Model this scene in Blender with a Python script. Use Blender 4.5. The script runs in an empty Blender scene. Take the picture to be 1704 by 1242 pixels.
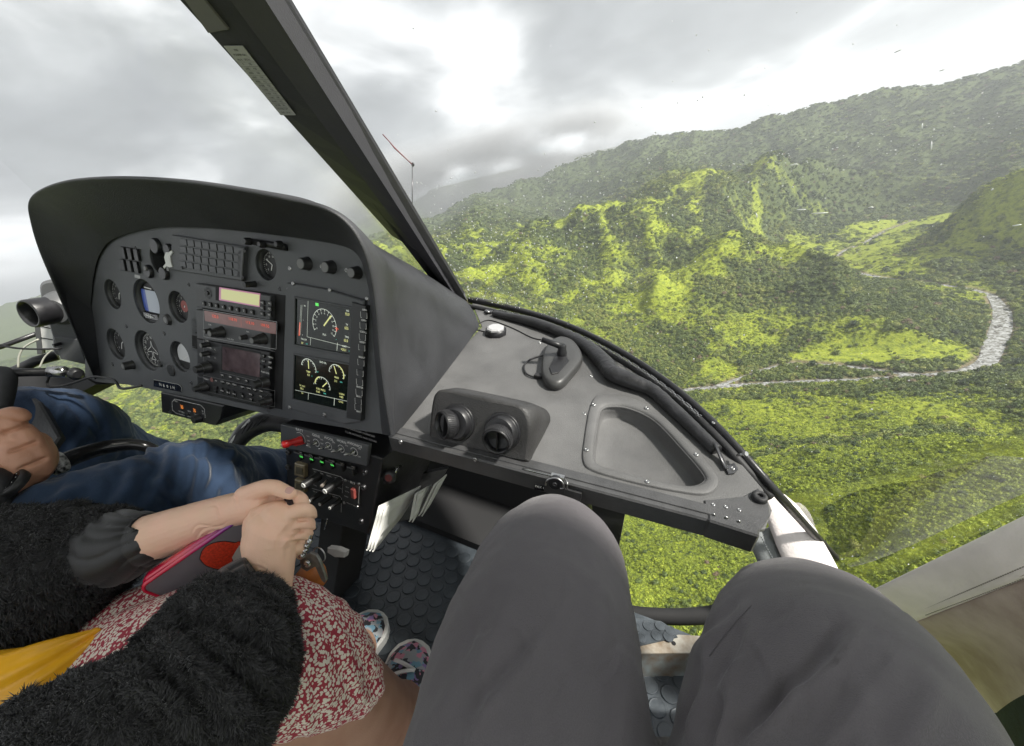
import bpy, bmesh, math, random
import numpy as np
from mathutils import Vector, Matrix, Quaternion
random.seed(7); RNG = np.random.default_rng(11)
C = bpy.data.collections.new('scene_objects'); bpy.context.scene.collection.children.link(C)
SC = bpy.context.scene
# ------------------------------------------------------------------ camera
FPX, CX, CY = 662.0, 852.0, 621.0            # focal length and centre in photo pixels
def _n(v): v = np.array(v, float); return v / np.linalg.norm(v)
_X = _n([1637, 349, -662]); _F = np.array([331, -300, 662.]); _F = _n(_F - _F.dot(_X) * _X)
_D = np.cross(_F, _X); _D = _D if _D[1] > 0 else -_D
RH = np.array([_X, _F, -_D])                  # camera (x right, y down, z forward) -> cabin axes (right, forward, up)
PITCH, ROLL = math.radians(22.5), math.radians(12.6)
_fw = np.array([0, math.cos(PITCH), -math.sin(PITCH)]); _r0 = np.array([1., 0, 0]); _u0 = np.cross(_r0, _fw)
_rt = math.cos(ROLL) * _r0 - math.sin(ROLL) * _u0; _up = math.cos(ROLL) * _u0 + math.sin(ROLL) * _r0
WC = np.array([_rt, -_up, _fw]).T             # camera -> world
EYE_Z = 260.0
MH = WC @ RH.T                                # cabin -> world (the aircraft is banked)
M4 = Matrix([list(MH[0]) + [0], list(MH[1]) + [0], list(MH[2]) + [EYE_Z], [0, 0, 0, 1]])
cam_d = bpy.data.cameras.new('camera'); cam = bpy.data.objects.new('camera', cam_d); C.objects.link(cam)
cam_d.sensor_width = 36; cam_d.lens = 36 * FPX / 1704; cam_d.clip_start = 0.02; cam_d.clip_end = 60000
Rb = Matrix([[_rt[i], _up[i], -_fw[i]] for i in range(3)])
cam.matrix_world = Matrix.Translation((0, 0, EYE_Z)) @ Rb.to_4x4()
SC.camera = cam
# ------------------------------------------------------------------ sky, sun, exposure
SUN_EL, SUN_AZ = math.radians(42), math.radians(112)      # azimuth clockwise from +Y (towards the right of the view)
world = bpy.data.worlds.new('World'); SC.world = world; world.use_nodes = True
def build_world():
    nt = world.node_tree; N = nt.nodes; L = nt.links; N.clear()
    out = N.new('ShaderNodeOutputWorld'); bg = N.new('ShaderNodeBackground')
    sky = N.new('ShaderNodeTexSky'); sky.sky_type = 'NISHITA'; sky.sun_disc = False
    sky.sun_elevation = SUN_EL; sky.sun_rotation = SUN_AZ; sky.altitude = 300; sky.dust_density = 2.0
    tc = N.new('ShaderNodeTexCoord')
    # project the view direction onto a cloud layer
    sep = N.new('ShaderNodeSeparateXYZ'); L.new(tc.outputs['Generated'], sep.inputs[0])
    def math_(op, a, b=None, c=None):
        n = N.new('ShaderNodeMath'); n.operation = op
        for i, v in enumerate((a, b, c)):
            if v is None: continue
            if isinstance(v, (int, float)): n.inputs[i].default_value = v
            else: L.new(v, n.inputs[i])
        return n.outputs[0]
    zz = math_('MAXIMUM', sep.outputs[2], 0.0); den = math_('ADD', zz, 0.30)
    comb = N.new('ShaderNodeCombineXYZ')
    L.new(math_('DIVIDE', sep.outputs[0], den), comb.inputs[0]); L.new(math_('DIVIDE', sep.outputs[1], den), comb.inputs[1])
    def noise(scale, detail, rough, dist, off):
        mp = N.new('ShaderNodeMapping'); mp.inputs['Location'].default_value = off; L.new(comb.outputs[0], mp.inputs[0])
        n = N.new('ShaderNodeTexNoise'); n.inputs['Scale'].default_value = scale; n.inputs['Detail'].default_value = detail
        n.inputs['Roughness'].default_value = rough; n.inputs['Distortion'].default_value = dist
        L.new(mp.outputs[0], n.inputs['Vector']); return n.outputs['Fac']
    def rng(v, a, b, c=0., d=1.):
        m = N.new('ShaderNodeMapRange'); m.interpolation_type = 'SMOOTHSTEP'
        m.inputs[1].default_value = a; m.inputs[2].default_value = b; m.inputs[3].default_value = c; m.inputs[4].default_value = d
        L.new(v, m.inputs[0]); return m.outputs[0]
    a = noise(*WN[0]); b = noise(*WN[1]); c = noise(*WN[2])
    big = math_('ADD', math_('MULTIPLY', a, 0.62), math_('MULTIPLY', b, 0.38))
    low = rng(sep.outputs[2], 0.02, 0.22, 0.10, 0.0); big = math_('SUBTRACT', big, low)
    thin = rng(big, 0.33, 0.56)                       # 1 = thick grey cloud, 0 = thin bright cloud
    ramp = N.new('ShaderNodeValToRGB'); L.new(thin, ramp.inputs[0])
    e = ramp.color_ramp.elements; e[0].position = 0.0; e[0].color = (0.80, 0.81, 0.815, 1); e[1].position = 1.0; e[1].color = (0.18, 0.188, 0.197, 1)
    q = ramp.color_ramp.elements.new(0.42); q.color = (0.46, 0.468, 0.475, 1)
    q = ramp.color_ramp.elements.new(0.72); q.color = (0.285, 0.295, 0.302, 1)
    mot = N.new('ShaderNodeMix'); mot.data_type = 'RGBA'; mot.blend_type = 'MULTIPLY'; mot.inputs[0].default_value = 1
    L.new(ramp.outputs[0], mot.inputs[6]); grey = rng(c, 0.25, 0.75, 0.86, 1.10)
    cg = N.new('ShaderNodeCombineXYZ'); [L.new(grey, cg.inputs[i]) for i in range(3)]; L.new(cg.outputs[0], mot.inputs[7])
    # small gaps of blue sky
    gap = rng(big, 0.36, 0.28, 0.0, 0.8)
    sk = N.new('ShaderNodeVectorMath'); sk.operation = 'SCALE'; sk.inputs['Scale'].default_value = 0.11; L.new(sky.outputs[0], sk.inputs[0])
    mx = N.new('ShaderNodeMix'); mx.data_type = 'RGBA'; L.new(gap, mx.inputs[0]); L.new(mot.outputs[2], mx.inputs[6]); L.new(sk.outputs[0], mx.inputs[7])
    L.new(mx.outputs[2], bg.inputs[0]); bg.inputs[1].default_value = 1.0
    L.new(bg.outputs[0], out.inputs[0])
WN = [(0.75, 4, 0.45, 0.5, (3.1, 1.7, 0)), (2.1, 6, 0.5, 0.6, (7.3, 2.2, 0)), (5.0, 5, 0.5, 0.4, (0, 0, 0))]
build_world()
sun_d = bpy.data.lights.new('sun', 'SUN'); sun = bpy.data.objects.new('sun', sun_d); C.objects.link(sun)
sun_d.energy = 4.4; sun_d.angle = math.radians(5); sun_d.color = (1.0, 0.96, 0.88)
_sd = Vector((math.sin(SUN_AZ) * math.cos(SUN_EL), math.cos(SUN_AZ) * math.cos(SUN_EL), math.sin(SUN_EL)))
sun.rotation_euler = _sd.to_track_quat('Z', 'Y').to_euler()
vs = SC.view_settings; vs.view_transform = 'Standard'; vs.look = 'None'; vs.gamma = 1; vs.use_curve_mapping = False; vs.exposure = 1.38
SC.cycles.volume_step_rate = 4; SC.cycles.volume_max_steps = 64
SC.cycles.max_bounces = 6; SC.cycles.transparent_max_bounces = 12
# ------------------------------------------------------------------ helpers
def rw(px, py): return WC @ np.array([(px - CX) / FPX, (py - CY) / FPX, 1.])
def rh(px, py): return RH @ np.array([(px - CX) / FPX, (py - CY) / FPX, 1.])
def P(px, py, t): return Vector(rh(px, py) * t)         # cabin point seen at a photo pixel, t metres in front of the lens
HOBJ = []
def nodes_mat(name):
    m = bpy.data.materials.new(name); m.use_nodes = True; return m, m.node_tree.nodes, m.node_tree.links, m.node_tree.nodes['Principled BSDF']
def s2l(c): return tuple((x / 12.92 if x <= 0.04045 else ((x + 0.055) / 1.055) ** 2.4) for x in c)
def mat(name, col, rough=0.5, metal=0.0, var=0.0, vscale=30., bump=0.0, bscale=200., emit=0.0, spec=0.5, sheen=0.0, coat=0.0, col2=None, detail=4, rvar=0.0, sss=0.0):
    m, N, L, b = nodes_mat(name)
    b.inputs['Base Color'].default_value = (*col, 1); b.inputs['Roughness'].default_value = rough
    b.inputs['Metallic'].default_value = metal; b.inputs['Specular IOR Level'].default_value = spec
    if sheen: b.inputs['Sheen Weight'].default_value = sheen
    if coat: b.inputs['Coat Weight'].default_value = coat
    if sss:
        b.inputs['Subsurface Weight'].default_value = sss; b.inputs['Subsurface Radius'].default_value = (0.01, 0.004, 0.002); b.inputs['Subsurface Scale'].default_value = 1.0
    if emit: b.inputs['Emission Color'].default_value = (*col, 1); b.inputs['Emission Strength'].default_value = emit
    if var or col2 or rvar:
        tc = N.new('ShaderNodeTexCoord'); n = N.new('ShaderNodeTexNoise'); n.inputs['Scale'].default_value = vscale; n.inputs['Detail'].default_value = detail
        n.inputs['Roughness'].default_value = 0.6
        L.new(tc.outputs['Object'], n.inputs['Vector'])
        if var or col2:
            mr = N.new('ShaderNodeMapRange'); mr.inputs[1].default_value = 0.35; mr.inputs[2].default_value = 0.65; L.new(n.outputs['Fac'], mr.inputs[0])
            mx = N.new('ShaderNodeMix'); mx.data_type = 'RGBA'; L.new(mr.outputs[0], mx.inputs[0])
            c2 = col2 if col2 else tuple(min(1, x * (1 + var)) for x in col); c1 = col if col2 else tuple(x * (1 - var) for x in col)
            mx.inputs[6].default_value = (*c1, 1); mx.inputs[7].default_value = (*c2, 1); L.new(mx.outputs[2], b.inputs['Base Color'])
        if rvar:
            m2 = N.new('ShaderNodeMapRange'); m2.inputs[1].default_value = 0.3; m2.inputs[2].default_value = 0.7
            m2.inputs[3].default_value = max(0, rough - rvar); m2.inputs[4].default_value = min(1, rough + rvar); L.new(n.outputs['Fac'], m2.inputs[0]); L.new(m2.outputs[0], b.inputs['Roughness'])
    if bump:
        tc = N.new('ShaderNodeTexCoord'); n = N.new('ShaderNodeTexNoise'); n.inputs['Scale'].default_value = bscale; n.inputs['Detail'].default_value = 3
        L.new(tc.outputs['Object'], n.inputs['Vector']); bp = N.new('ShaderNodeBump'); bp.inputs['Strength'].default_value = bump; bp.inputs['Distance'].default_value = 0.001
        L.new(n.outputs['Fac'], bp.inputs['Height']); L.new(bp.outputs[0], b.inputs['Normal'])
    return m
def tag(o, label=None, cat=None, group=None, kind=None):
    if label: o['label'] = label
    if cat: o['category'] = cat
    if group: o['group'] = group
    if kind: o['kind'] = kind
    return o
WMAT = {}
def link(o, parent=None, h=True, wm=None):
    C.objects.link(o)
    w = wm if wm is not None else Matrix.Translation(o.location); WMAT[o.name] = w
    if wm is not None: o.matrix_basis = wm
    if parent is not None: o.parent = parent; o.matrix_parent_inverse = WMAT[parent.name].inverted()
    elif h: HOBJ.append(o)
    return o
def inst(name, me, pos, axis, parent=None, ref=None, scale=1.0, h=True):
    """object sharing mesh data, its local z along axis"""
    z = Vector(axis).normalized(); x = Vector(ref) if ref is not None else z.orthogonal(); x = (x - z * x.dot(z)).normalized(); y = z.cross(x)
    m = Matrix([[x[i] * scale, y[i] * scale, z[i] * scale, pos[i]] for i in range(3)] + [[0, 0, 0, 1]])
    return link(bpy.data.objects.new(name, me), parent, h, m)
def meshobj(name, verts, faces, m=None, parent=None, smooth=False, h=True):
    me = bpy.data.meshes.new(name); me.from_pydata([tuple(v) for v in verts], [], faces)
    if m: me.materials.append(m)
    if smooth: me.shade_smooth()
    return link(bpy.data.objects.new(name, me), parent, h)
def empty(name, loc=(0, 0, 0), h=True):
    o = bpy.data.objects.new(name, None); o.location = loc; o.empty_display_size = 0.05; link(o, None, h); return o
class MB:
    """collects shapes, then builds one mesh object"""
    def __init__(s): s.v = []; s.f = []; s.sm = []; s.mi = []
    def add(s, v, f, smooth=False, mi=0):
        k = len(s.v); s.v += [tuple(x) for x in v]; s.f += [tuple(i + k for i in q) for q in f]; s.sm += [smooth] * len(f); s.mi += [mi] * len(f); return s
    def box(s, c, ax, ay, az, sx, sy, sz, bev=0.0, mi=0):
        """chamfered box, c centre, axes unit vectors, full sizes"""
        c = Vector(c); ax = Vector(ax); ay = Vector(ay); az = Vector(az); hx, hy, hz = sx / 2, sy / 2, sz / 2
        if bev <= 0:
            v = [c + ax * a * hx + ay * b * hy + az * d * hz for a in (-1, 1) for b in (-1, 1) for d in (-1, 1)]
            return s.add(v, [(0, 1, 3, 2), (4, 6, 7, 5), (0, 4, 5, 1), (2, 3, 7, 6), (0, 2, 6, 4), (1, 5, 7, 3)], False, mi)
        b_ = min(bev, hx * .9, hy * .9, hz * .9)
        v = []; idx = {}
        for a in (-1, 1):
            for b in (-1, 1):
                for d in (-1, 1):
                    for k in range(3):
                        o = [hx - b_, hy - b_, hz - b_]; o[k] += b_
                        idx[(a, b, d, k)] = len(v); v.append(c + ax * a * o[0] + ay * b * o[1] + az * d * o[2])
        f = []
        for a in (-1, 1):
            f.append([idx[(a, -1, -1, 0)], idx[(a, 1, -1, 0)], idx[(a, 1, 1, 0)], idx[(a, -1, 1, 0)]])
            f.append([idx[(-1, a, -1, 1)], idx[(1, a, -1, 1)], idx[(1, a, 1, 1)], idx[(-1, a, 1, 1)]])
            f.append([idx[(-1, -1, a, 2)], idx[(1, -1, a, 2)], idx[(1, 1, a, 2)], idx[(-1, 1, a, 2)]])
            for b in (-1, 1):
                f.append([idx[(a, b, -1, 0)], idx[(a, b, 1, 0)], idx[(a, b, 1, 1)], idx[(a, b, -1, 1)]])
                f.append([idx[(a, -1, b, 0)], idx[(a, 1, b, 0)], idx[(a, 1, b, 2)], idx[(a, -1, b, 2)]])
                f.append([idx[(-1, a, b, 1)], idx[(1, a, b, 1)], idx[(1, a, b, 2)], idx[(-1, a, b, 2)]])
                for d in (-1, 1): f.append([idx[(a, b, d, 0)], idx[(a, b, d, 1)], idx[(a, b, d, 2)]])
        return s.add(v, f, False, mi)
    def lathe(s, c, axis, prof, n=24, smooth=True, mi=0, ref=None, cap0=True, cap1=True):
        """prof: (radius, height along axis) list; closed with caps where radius > 0 at the ends"""
        c = Vector(c); az = Vector(axis).normalized(); ax = (Vector(ref) if ref is not None else az.orthogonal()); ax = (ax - az * ax.dot(az)).normalized(); ay = az.cross(ax)
        v = []; f = []
        for r, h in prof:
            for i in range(n):
                a = 2 * math.pi * i / n; v.append(c + az * h + (ax * math.cos(a) + ay * math.sin(a)) * r)
        for k in range(len(prof) - 1):
            for i in range(n): j = (i + 1) % n; f.append((k * n + i, k * n + j, (k + 1) * n + j, (k + 1) * n + i))
        s.add(v, f, smooth, mi)
        
        if cap0: s.add(v[:n], [tuple(reversed(range(n)))], False, mi)
        if cap1: s.add(v[-n:], [tuple(range(n))], False, mi)
        return s
    def tube(s, pts, r, n=8, mi=0, sub=0, flat=1.0, up=None):
        pts = [Vector(p) for p in pts]; rr = list(r) if hasattr(r, '__len__') else [r] * len(pts)
        if sub: pts, rr = smooth_path(pts, rr, sub)
        v = []; f = []; pu = None
        for i, p in enumerate(pts):
            t = (pts[min(i + 1, len(pts) - 1)] - pts[max(i - 1, 0)]).normalized()
            if pu is None: pu = Vector(up) if up is not None else t.orthogonal()
            u = (pu - t * pu.dot(t)).normalized(); pu = u; w = t.cross(u)
            for k in range(n):
                a = 2 * math.pi * k / n; v.append(p + (u * math.cos(a) * flat + w * math.sin(a)) * rr[i])
        for i in range(len(pts) - 1):
            for k in range(n): j = (k + 1) % n; f.append((i * n + k, i * n + j, (i + 1) * n + j, (i + 1) * n + k))
        f.append(tuple(reversed(range(n)))); f.append(tuple(range((len(pts) - 1) * n, len(pts) * n)))
        return s.add(v, f, True, mi)
    def prism(s, poly, nrm, depth, bev=0.0, mi=0):
        """polygon (3D points on one plane) extruded by depth against nrm, front edge chamfered"""
        poly = [Vector(p) for p in poly]; nrm = Vector(nrm).normalized(); n = len(poly)
        c = sum(poly, Vector()) / n
        area = sum(((poly[i] - c).cross(poly[(i + 1) % n] - c)).dot(nrm) for i in range(n))
        if area < 0: poly = poly[::-1]
        if bev > 0:
            ins = []
            for i in range(n):
                a, b, d = poly[i - 1], poly[i], poly[(i + 1) % n]
                e1 = (b - a).normalized(); e2 = (d - b).normalized(); n1 = nrm.cross(e1); n2 = nrm.cross(e2)
                m = n1 + n2; q = m / max(0.35, 1 + n1.dot(n2)); ins.append(b + q * bev)
            rings = [ins, [p - nrm * bev for p in poly], [p - nrm * depth for p in poly]]
        else: rings = [poly, [p - nrm * depth for p in poly]]
        v = [p for r in rings for p in r]; f = [tuple(range(n))]
        for k in range(len(rings) - 1):
            for i in range(n): j = (i + 1) % n; f.append((k * n + i, (k + 1) * n + i, (k + 1) * n + j, k * n + j))
        f.append(tuple(reversed(range((len(rings) - 1) * n, len(rings) * n))))
        return s.add(v, f, False, mi)
    def mesh(s, name, mats):
        o = s.build(name, None, None, False, mats); me = o.data; bpy.data.objects.remove(o); return me
    def build(s, name, m=None, parent=None, h=True, mats=None):
        me = bpy.data.meshes.new(name); me.from_pydata(s.v, [], s.f)
        for x in (mats or ([m] if m else [])): me.materials.append(x)
        me.polygons.foreach_set('use_smooth', s.sm); me.polygons.foreach_set('material_index', s.mi)
        bm = bmesh.new(); bm.from_mesh(me); bmesh.ops.recalc_face_normals(bm, faces=bm.faces); bm.to_mesh(me); bm.free()
        return link(bpy.data.objects.new(name, me), parent, h)
def smooth_path(pts, rr, sub):
    q = []; R = []; n = len(pts)
    for i in range(n - 1):
        p0, p1, p2, p3 = pts[max(i - 1, 0)], pts[i], pts[i + 1], pts[min(i + 2, n - 1)]
        for k in range(sub):
            t = k / sub; t2 = t * t; t3 = t2 * t
            q.append(0.5 * ((2 * p1) + (p2 - p0) * t + (2 * p0 - 5 * p1 + 4 * p2 - p3) * t2 + (3 * p1 - p0 - 3 * p2 + p3) * t3)); R.append(rr[i] * (1 - t) + rr[i + 1] * t)
    q.append(pts[-1]); R.append(rr[-1]); return q, R
def spline(pts, sub=8, closed=False):
    """Catmull-Rom through points (any dimension, numpy)"""
    a = np.array(pts, float); n = len(a); out = []
    rng_ = range(n) if closed else range(n - 1)
    for i in rng_:
        g = (lambda k: a[k % n]) if closed else (lambda k: a[min(max(k, 0), n - 1)])
        p0, p1, p2, p3 = g(i - 1), g(i), g(i + 1), g(i + 2)
        for k in range(sub):
            t = k / sub; out.append(0.5 * (2 * p1 + (p2 - p0) * t + (2 * p0 - 5 * p1 + 4 * p2 - p3) * t * t + (3 * p1 - p0 - 3 * p2 + p3) * t ** 3))
    if not closed: out.append(a[-1])
    return np.array(out)
class Plane:
    """a plane in the cabin: point, u (right), v (up), n (towards the viewer)"""
    def __init__(s, p, u, v):
        s.p = Vector(p); s.u = Vector(u).normalized(); v = Vector(v); s.v = (v - s.u * v.dot(s.u)).normalized(); s.n = s.u.cross(s.v)
    def hit(s, px, py, off=0.0):
        r = Vector(rh(px, py)); q = s.p + s.n * off; return r * (q.dot(s.n) / r.dot(s.n))
    def at(s, a, b, off=0.0): return s.p + s.u * a + s.v * b + s.n * off
    def co(s, q): d = Vector(q) - s.p; return d.dot(s.u), d.dot(s.v)
    def dim(s, pa, pb): return (s.hit(*pa) - s.hit(*pb)).length
_txt = {}
def text_mesh(body, size, bold=0.0):
    cu = bpy.data.curves.new('t', 'FONT'); cu.body = body; cu.size = size; cu.align_x = 'CENTER'; cu.align_y = 'CENTER'; cu.resolution_u = 2; cu.offset = bold
    o = bpy.data.objects.new('t', cu); SC.collection.objects.link(o)
    dg = bpy.context.evaluated_depsgraph_get(); me = bpy.data.meshes.new_from_object(o.evaluated_get(dg)); bpy.data.objects.remove(o); bpy.data.curves.remove(cu)
    return me
def text_into(mb, body, c, u, v, size, mi=0, bold=0.0, squash=1.0):
    key = (body, round(size, 5), bold)
    if key not in _txt:
        me = text_mesh(body, size, bold); _txt[key] = ([tuple(x.co) for x in me.vertices], [tuple(p.vertices) for p in me.polygons]); bpy.data.meshes.remove(me)
    vs_, fs = _txt[key]; c = Vector(c)
    mb.add([c + u * (x[0] * squash) + v * x[1] for x in vs_], fs, False, mi); return mb
def apply_mods(o, mods):
    for kind, kw in mods:
        md = o.modifiers.new(kind, kind)
        for k, v in kw.items(): setattr(md, k, v)
    dg = bpy.context.evaluated_depsgraph_get(); dg.update()
    me = bpy.data.meshes.new_from_object(o.evaluated_get(dg)); o.modifiers.clear(); old = o.data; mats = list(old.materials); o.data = me
    if not me.materials: [me.materials.append(x) for x in mats]
    me.shade_smooth(); return o
# gradient noise, vectorised
def _hash(ix, iy, seed):
    h = (ix.astype(np.int64) * 374761393 + iy.astype(np.int64) * 668265263 + seed * 982451653) & 0xffffffff
    h = ((h ^ (h >> 13)) * 1274126177) & 0xffffffff; return (h ^ (h >> 16)) & 0xffff
def perlin(x, y, seed=0):
    x0 = np.floor(x); y0 = np.floor(y); fx = x - x0; fy = y - y0
    u = fx * fx * fx * (fx * (fx * 6 - 15) + 10); w = fy * fy * fy * (fy * (fy * 6 - 15) + 10)
    def g(i, j):
        a = _hash(x0 + i, y0 + j, seed) * (2 * np.pi / 65536.); return np.cos(a) * (fx - i) + np.sin(a) * (fy - j)
    return ((g(0, 0) * (1 - u) + g(1, 0) * u) * (1 - w) + (g(0, 1) * (1 - u) + g(1, 1) * u) * w) * 1.5
def fbm(x, y, oct=5, seed=0, gain=0.5):
    s = 0; a = 1; t = 0
    for k in range(oct): s = s + a * perlin(x * 2 ** k, y * 2 ** k, seed + k * 17); t += a; a *= gain
    return s / t
def ridged(x, y, oct=5, seed=0, gain=0.5):
    s = 0; a = 1; t = 0
    for k in range(oct): s = s + a * (1 - np.abs(perlin(x * 2 ** k, y * 2 ** k, seed + k * 31)) * 2); t += a; a *= gain
    return s / t
def sstep(a, b, x): t = np.clip((x - a) / (b - a), 0, 1); return t * t * (3 - 2 * t)
# ================================================================== LANDSCAPE (world coordinates)
def wz(px, py, z):
    r = rw(px, py); t = (z - EYE_Z) / r[2]; return np.array([r[0] * t, r[1] * t, z])
def wd(px, py, d):
    r = rw(px, py); t = d / math.hypot(r[0], r[1]); return np.array([r[0] * t, r[1] * t, EYE_Z + r[2] * t])
RIVER = [wz(*p, 0) for p in [(1520, 366), (1475, 383), (1440, 403), (1405, 417), (1389, 430), (1402, 447), (1440, 457), (1495, 466), (1560, 473), (1612, 480), (1650, 492), (1668, 520), (1665, 548), (1654, 575), (1642, 602), (1600, 618), (1545, 624), (1480, 628), (1420, 632), (1360, 634), (1300, 637), (1230, 641), (1160, 647), (1060, 660)]]
RW = [2, 2.5, 3, 3, 3, 3.5, 3.5, 3.5, 3, 3, 4.5, 7.5, 8.5, 8, 6.5, 3.5, 3, 2, 2, 3, 3, 3.5, 3, 3]
BRAID = [wz(*p, 0) for p in [(1545, 624), (1500, 621), (1430, 612), (1370, 606), (1320, 604), (1280, 612), (1230, 630), (1190, 643)]]
BW = [2, 2.2, 2.6, 2, 1.5, 1.5, 1.5, 2]
def seg_dist(X, Y, pts, vals=None):
    """distance to a polyline and the value interpolated at the nearest point"""
    D = np.full(X.shape, 1e9); V = np.zeros(X.shape)
    for i in range(len(pts) - 1):
        a = pts[i]; b = pts[i + 1]; dx = b[0] - a[0]; dy = b[1] - a[1]; l2 = dx * dx + dy * dy + 1e-9
        t = np.clip(((X - a[0]) * dx + (Y - a[1]) * dy) / l2, 0, 1)
        d = np.hypot(X - a[0] - t * dx, Y - a[1] - t * dy); m = d < D
        D = np.where(m, d, D)
        if vals is not None: V = np.where(m, vals[i] * (1 - t) + vals[i + 1] * t, V)
    return D, V
RIDGES = [  # (points, slope, roundness)
    ([wz(1760, 660, 62), wz(1600, 680, 46), wz(1450, 690, 34), wz(1300, 690, 22), wz(1200, 674, 8)], 0.30, 25),
    ([wz(1900, 790, 125), wz(1704, 812, 118), wz(1600, 832, 104), wz(1500, 850, 92), wz(1400, 880, 84), wz(1250, 960, 84), wz(1100, 990, 80)], 0.5, 18),
    ([wz(900, 850, 40), wz(1030, 850, 62), wz(1130, 920, 74), wz(1250, 985, 86)], 0.5, 14),
    ([wd(2100, -60, 2400), wd(1900, 30, 2500), wd(1704, 90, 2500), wd(1560, 131, 2500), wd(1400, 167, 2500), wd(1300, 191, 2500), wd(1160, 216, 2600), wd(1080, 229, 2700), wd(1020, 246, 2800), wd(900, 290, 2900), wd(800, 325, 2900), wd(690, 365, 2900), wd(500, 430, 2900)], 0.62, 60),
    ([wd(1520, 300, 1750), wd(1430, 268, 1650), wd(1340, 248, 1550), wd(1260, 260, 1450), wd(1170, 288, 1300), wd(1095, 312, 1180), wd(1000, 345, 1150), wd(900, 372, 1150)], 0.48, 30),
    ([wd(1080, 230, 2700), wd(1110, 262, 2000), wd(1130, 290, 1600), wd(1095, 312, 1180)], 0.45, 30),
    ([wd(1095, 312, 1180), wd(1085, 375, 960), wd(1090, 430, 820), wd(1100, 480, 710), wz(1115, 545, 8)], 0.75, 7),
    ([wd(1340, 248, 1550), wd(1335, 300, 1330), wd(1385, 330, 1180), wd(1440, 352, 1080), wz(1478, 372, 14)], 0.6, 8),
    ([wd(1170, 288, 1300), wd(1215, 345, 1080), wd(1290, 375, 960), wd(1350, 405, 860), wz(1385, 425, 6)], 0.55, 12),
    ([wd(1240, 352, 1050), wd(1200, 400, 850), wd(1190, 450, 760), wz(1200, 500, 10)], 0.5, 12),
    ([wd(900, 372, 1150), wd(850, 400, 980), wd(870, 440, 820), wd(920, 500, 680), wz(960, 560, 8)], 0.5, 14),
    ([wd(1000, 345, 1150), wd(1008, 400, 950), wd(1022, 455, 790), wz(1045, 520, 10)], 0.7, 8),
    ([wd(850, 385, 1150), wd(800, 430, 960), wd(792, 480, 800), wz(815, 540, 12)], 0.65, 9),
    ([wd(1260, 262, 1450), wd(1262, 300, 1250), wd(1248, 335, 1100), wd(1262, 372, 960)], 0.7, 8),
    ([wd(1170, 288, 1300), wd(1150, 330, 1120), wd(1155, 375, 960), wz(1165, 430, 20)], 0.7, 8),
    ([wd(800, 325, 2900), wd(780, 360, 1700), wd(760, 385, 1250), wd(735, 420, 950), wd(760, 470, 750), wz(860, 540, 15)], 0.45, 30),
    ([wd(690, 365, 2900), wd(640, 400, 1600), wd(600, 440, 1150), wd(560, 480, 900), wd(500, 560, 700)], 0.4, 40),
    ([wd(1960, 215, 1150), wd(1800, 250, 1050), wd(1704, 272, 1000), wd(1620, 312, 960), wd(1545, 345, 930), wz(1478, 385, 6)], 0.34, 30),
        ([wd(840, 262, 6500), wd(900, 246, 6500), wd(945, 238, 6400), wd(965, 233, 6300), wd(985, 240, 6300), wd(1015, 236, 6200), wd(1060, 255, 6000)], 0.6, 30),
    ([wd(840, 262, 6500), wd(780, 285, 6400), wd(740, 300, 6400), wd(700, 330, 6300), wd(640, 350, 6000), wd(560, 380, 6200), wd(480, 420, 6000)], 0.5, 60),
    ([wd(-300, 560, 5000), wd(-100, 535, 5200), wd(0, 512, 5500), wd(70, 484, 5600), wd(150, 470, 5600), wd(260, 430, 5800), wd(400, 430, 6000)], 0.3, 80),
]
RIV_ALL = (RIVER, BRAID)
MEAD = [wz(*p, 0) for p in [(1345, 598), (1420, 592), (1500, 592), (1575, 592)]]
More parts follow.
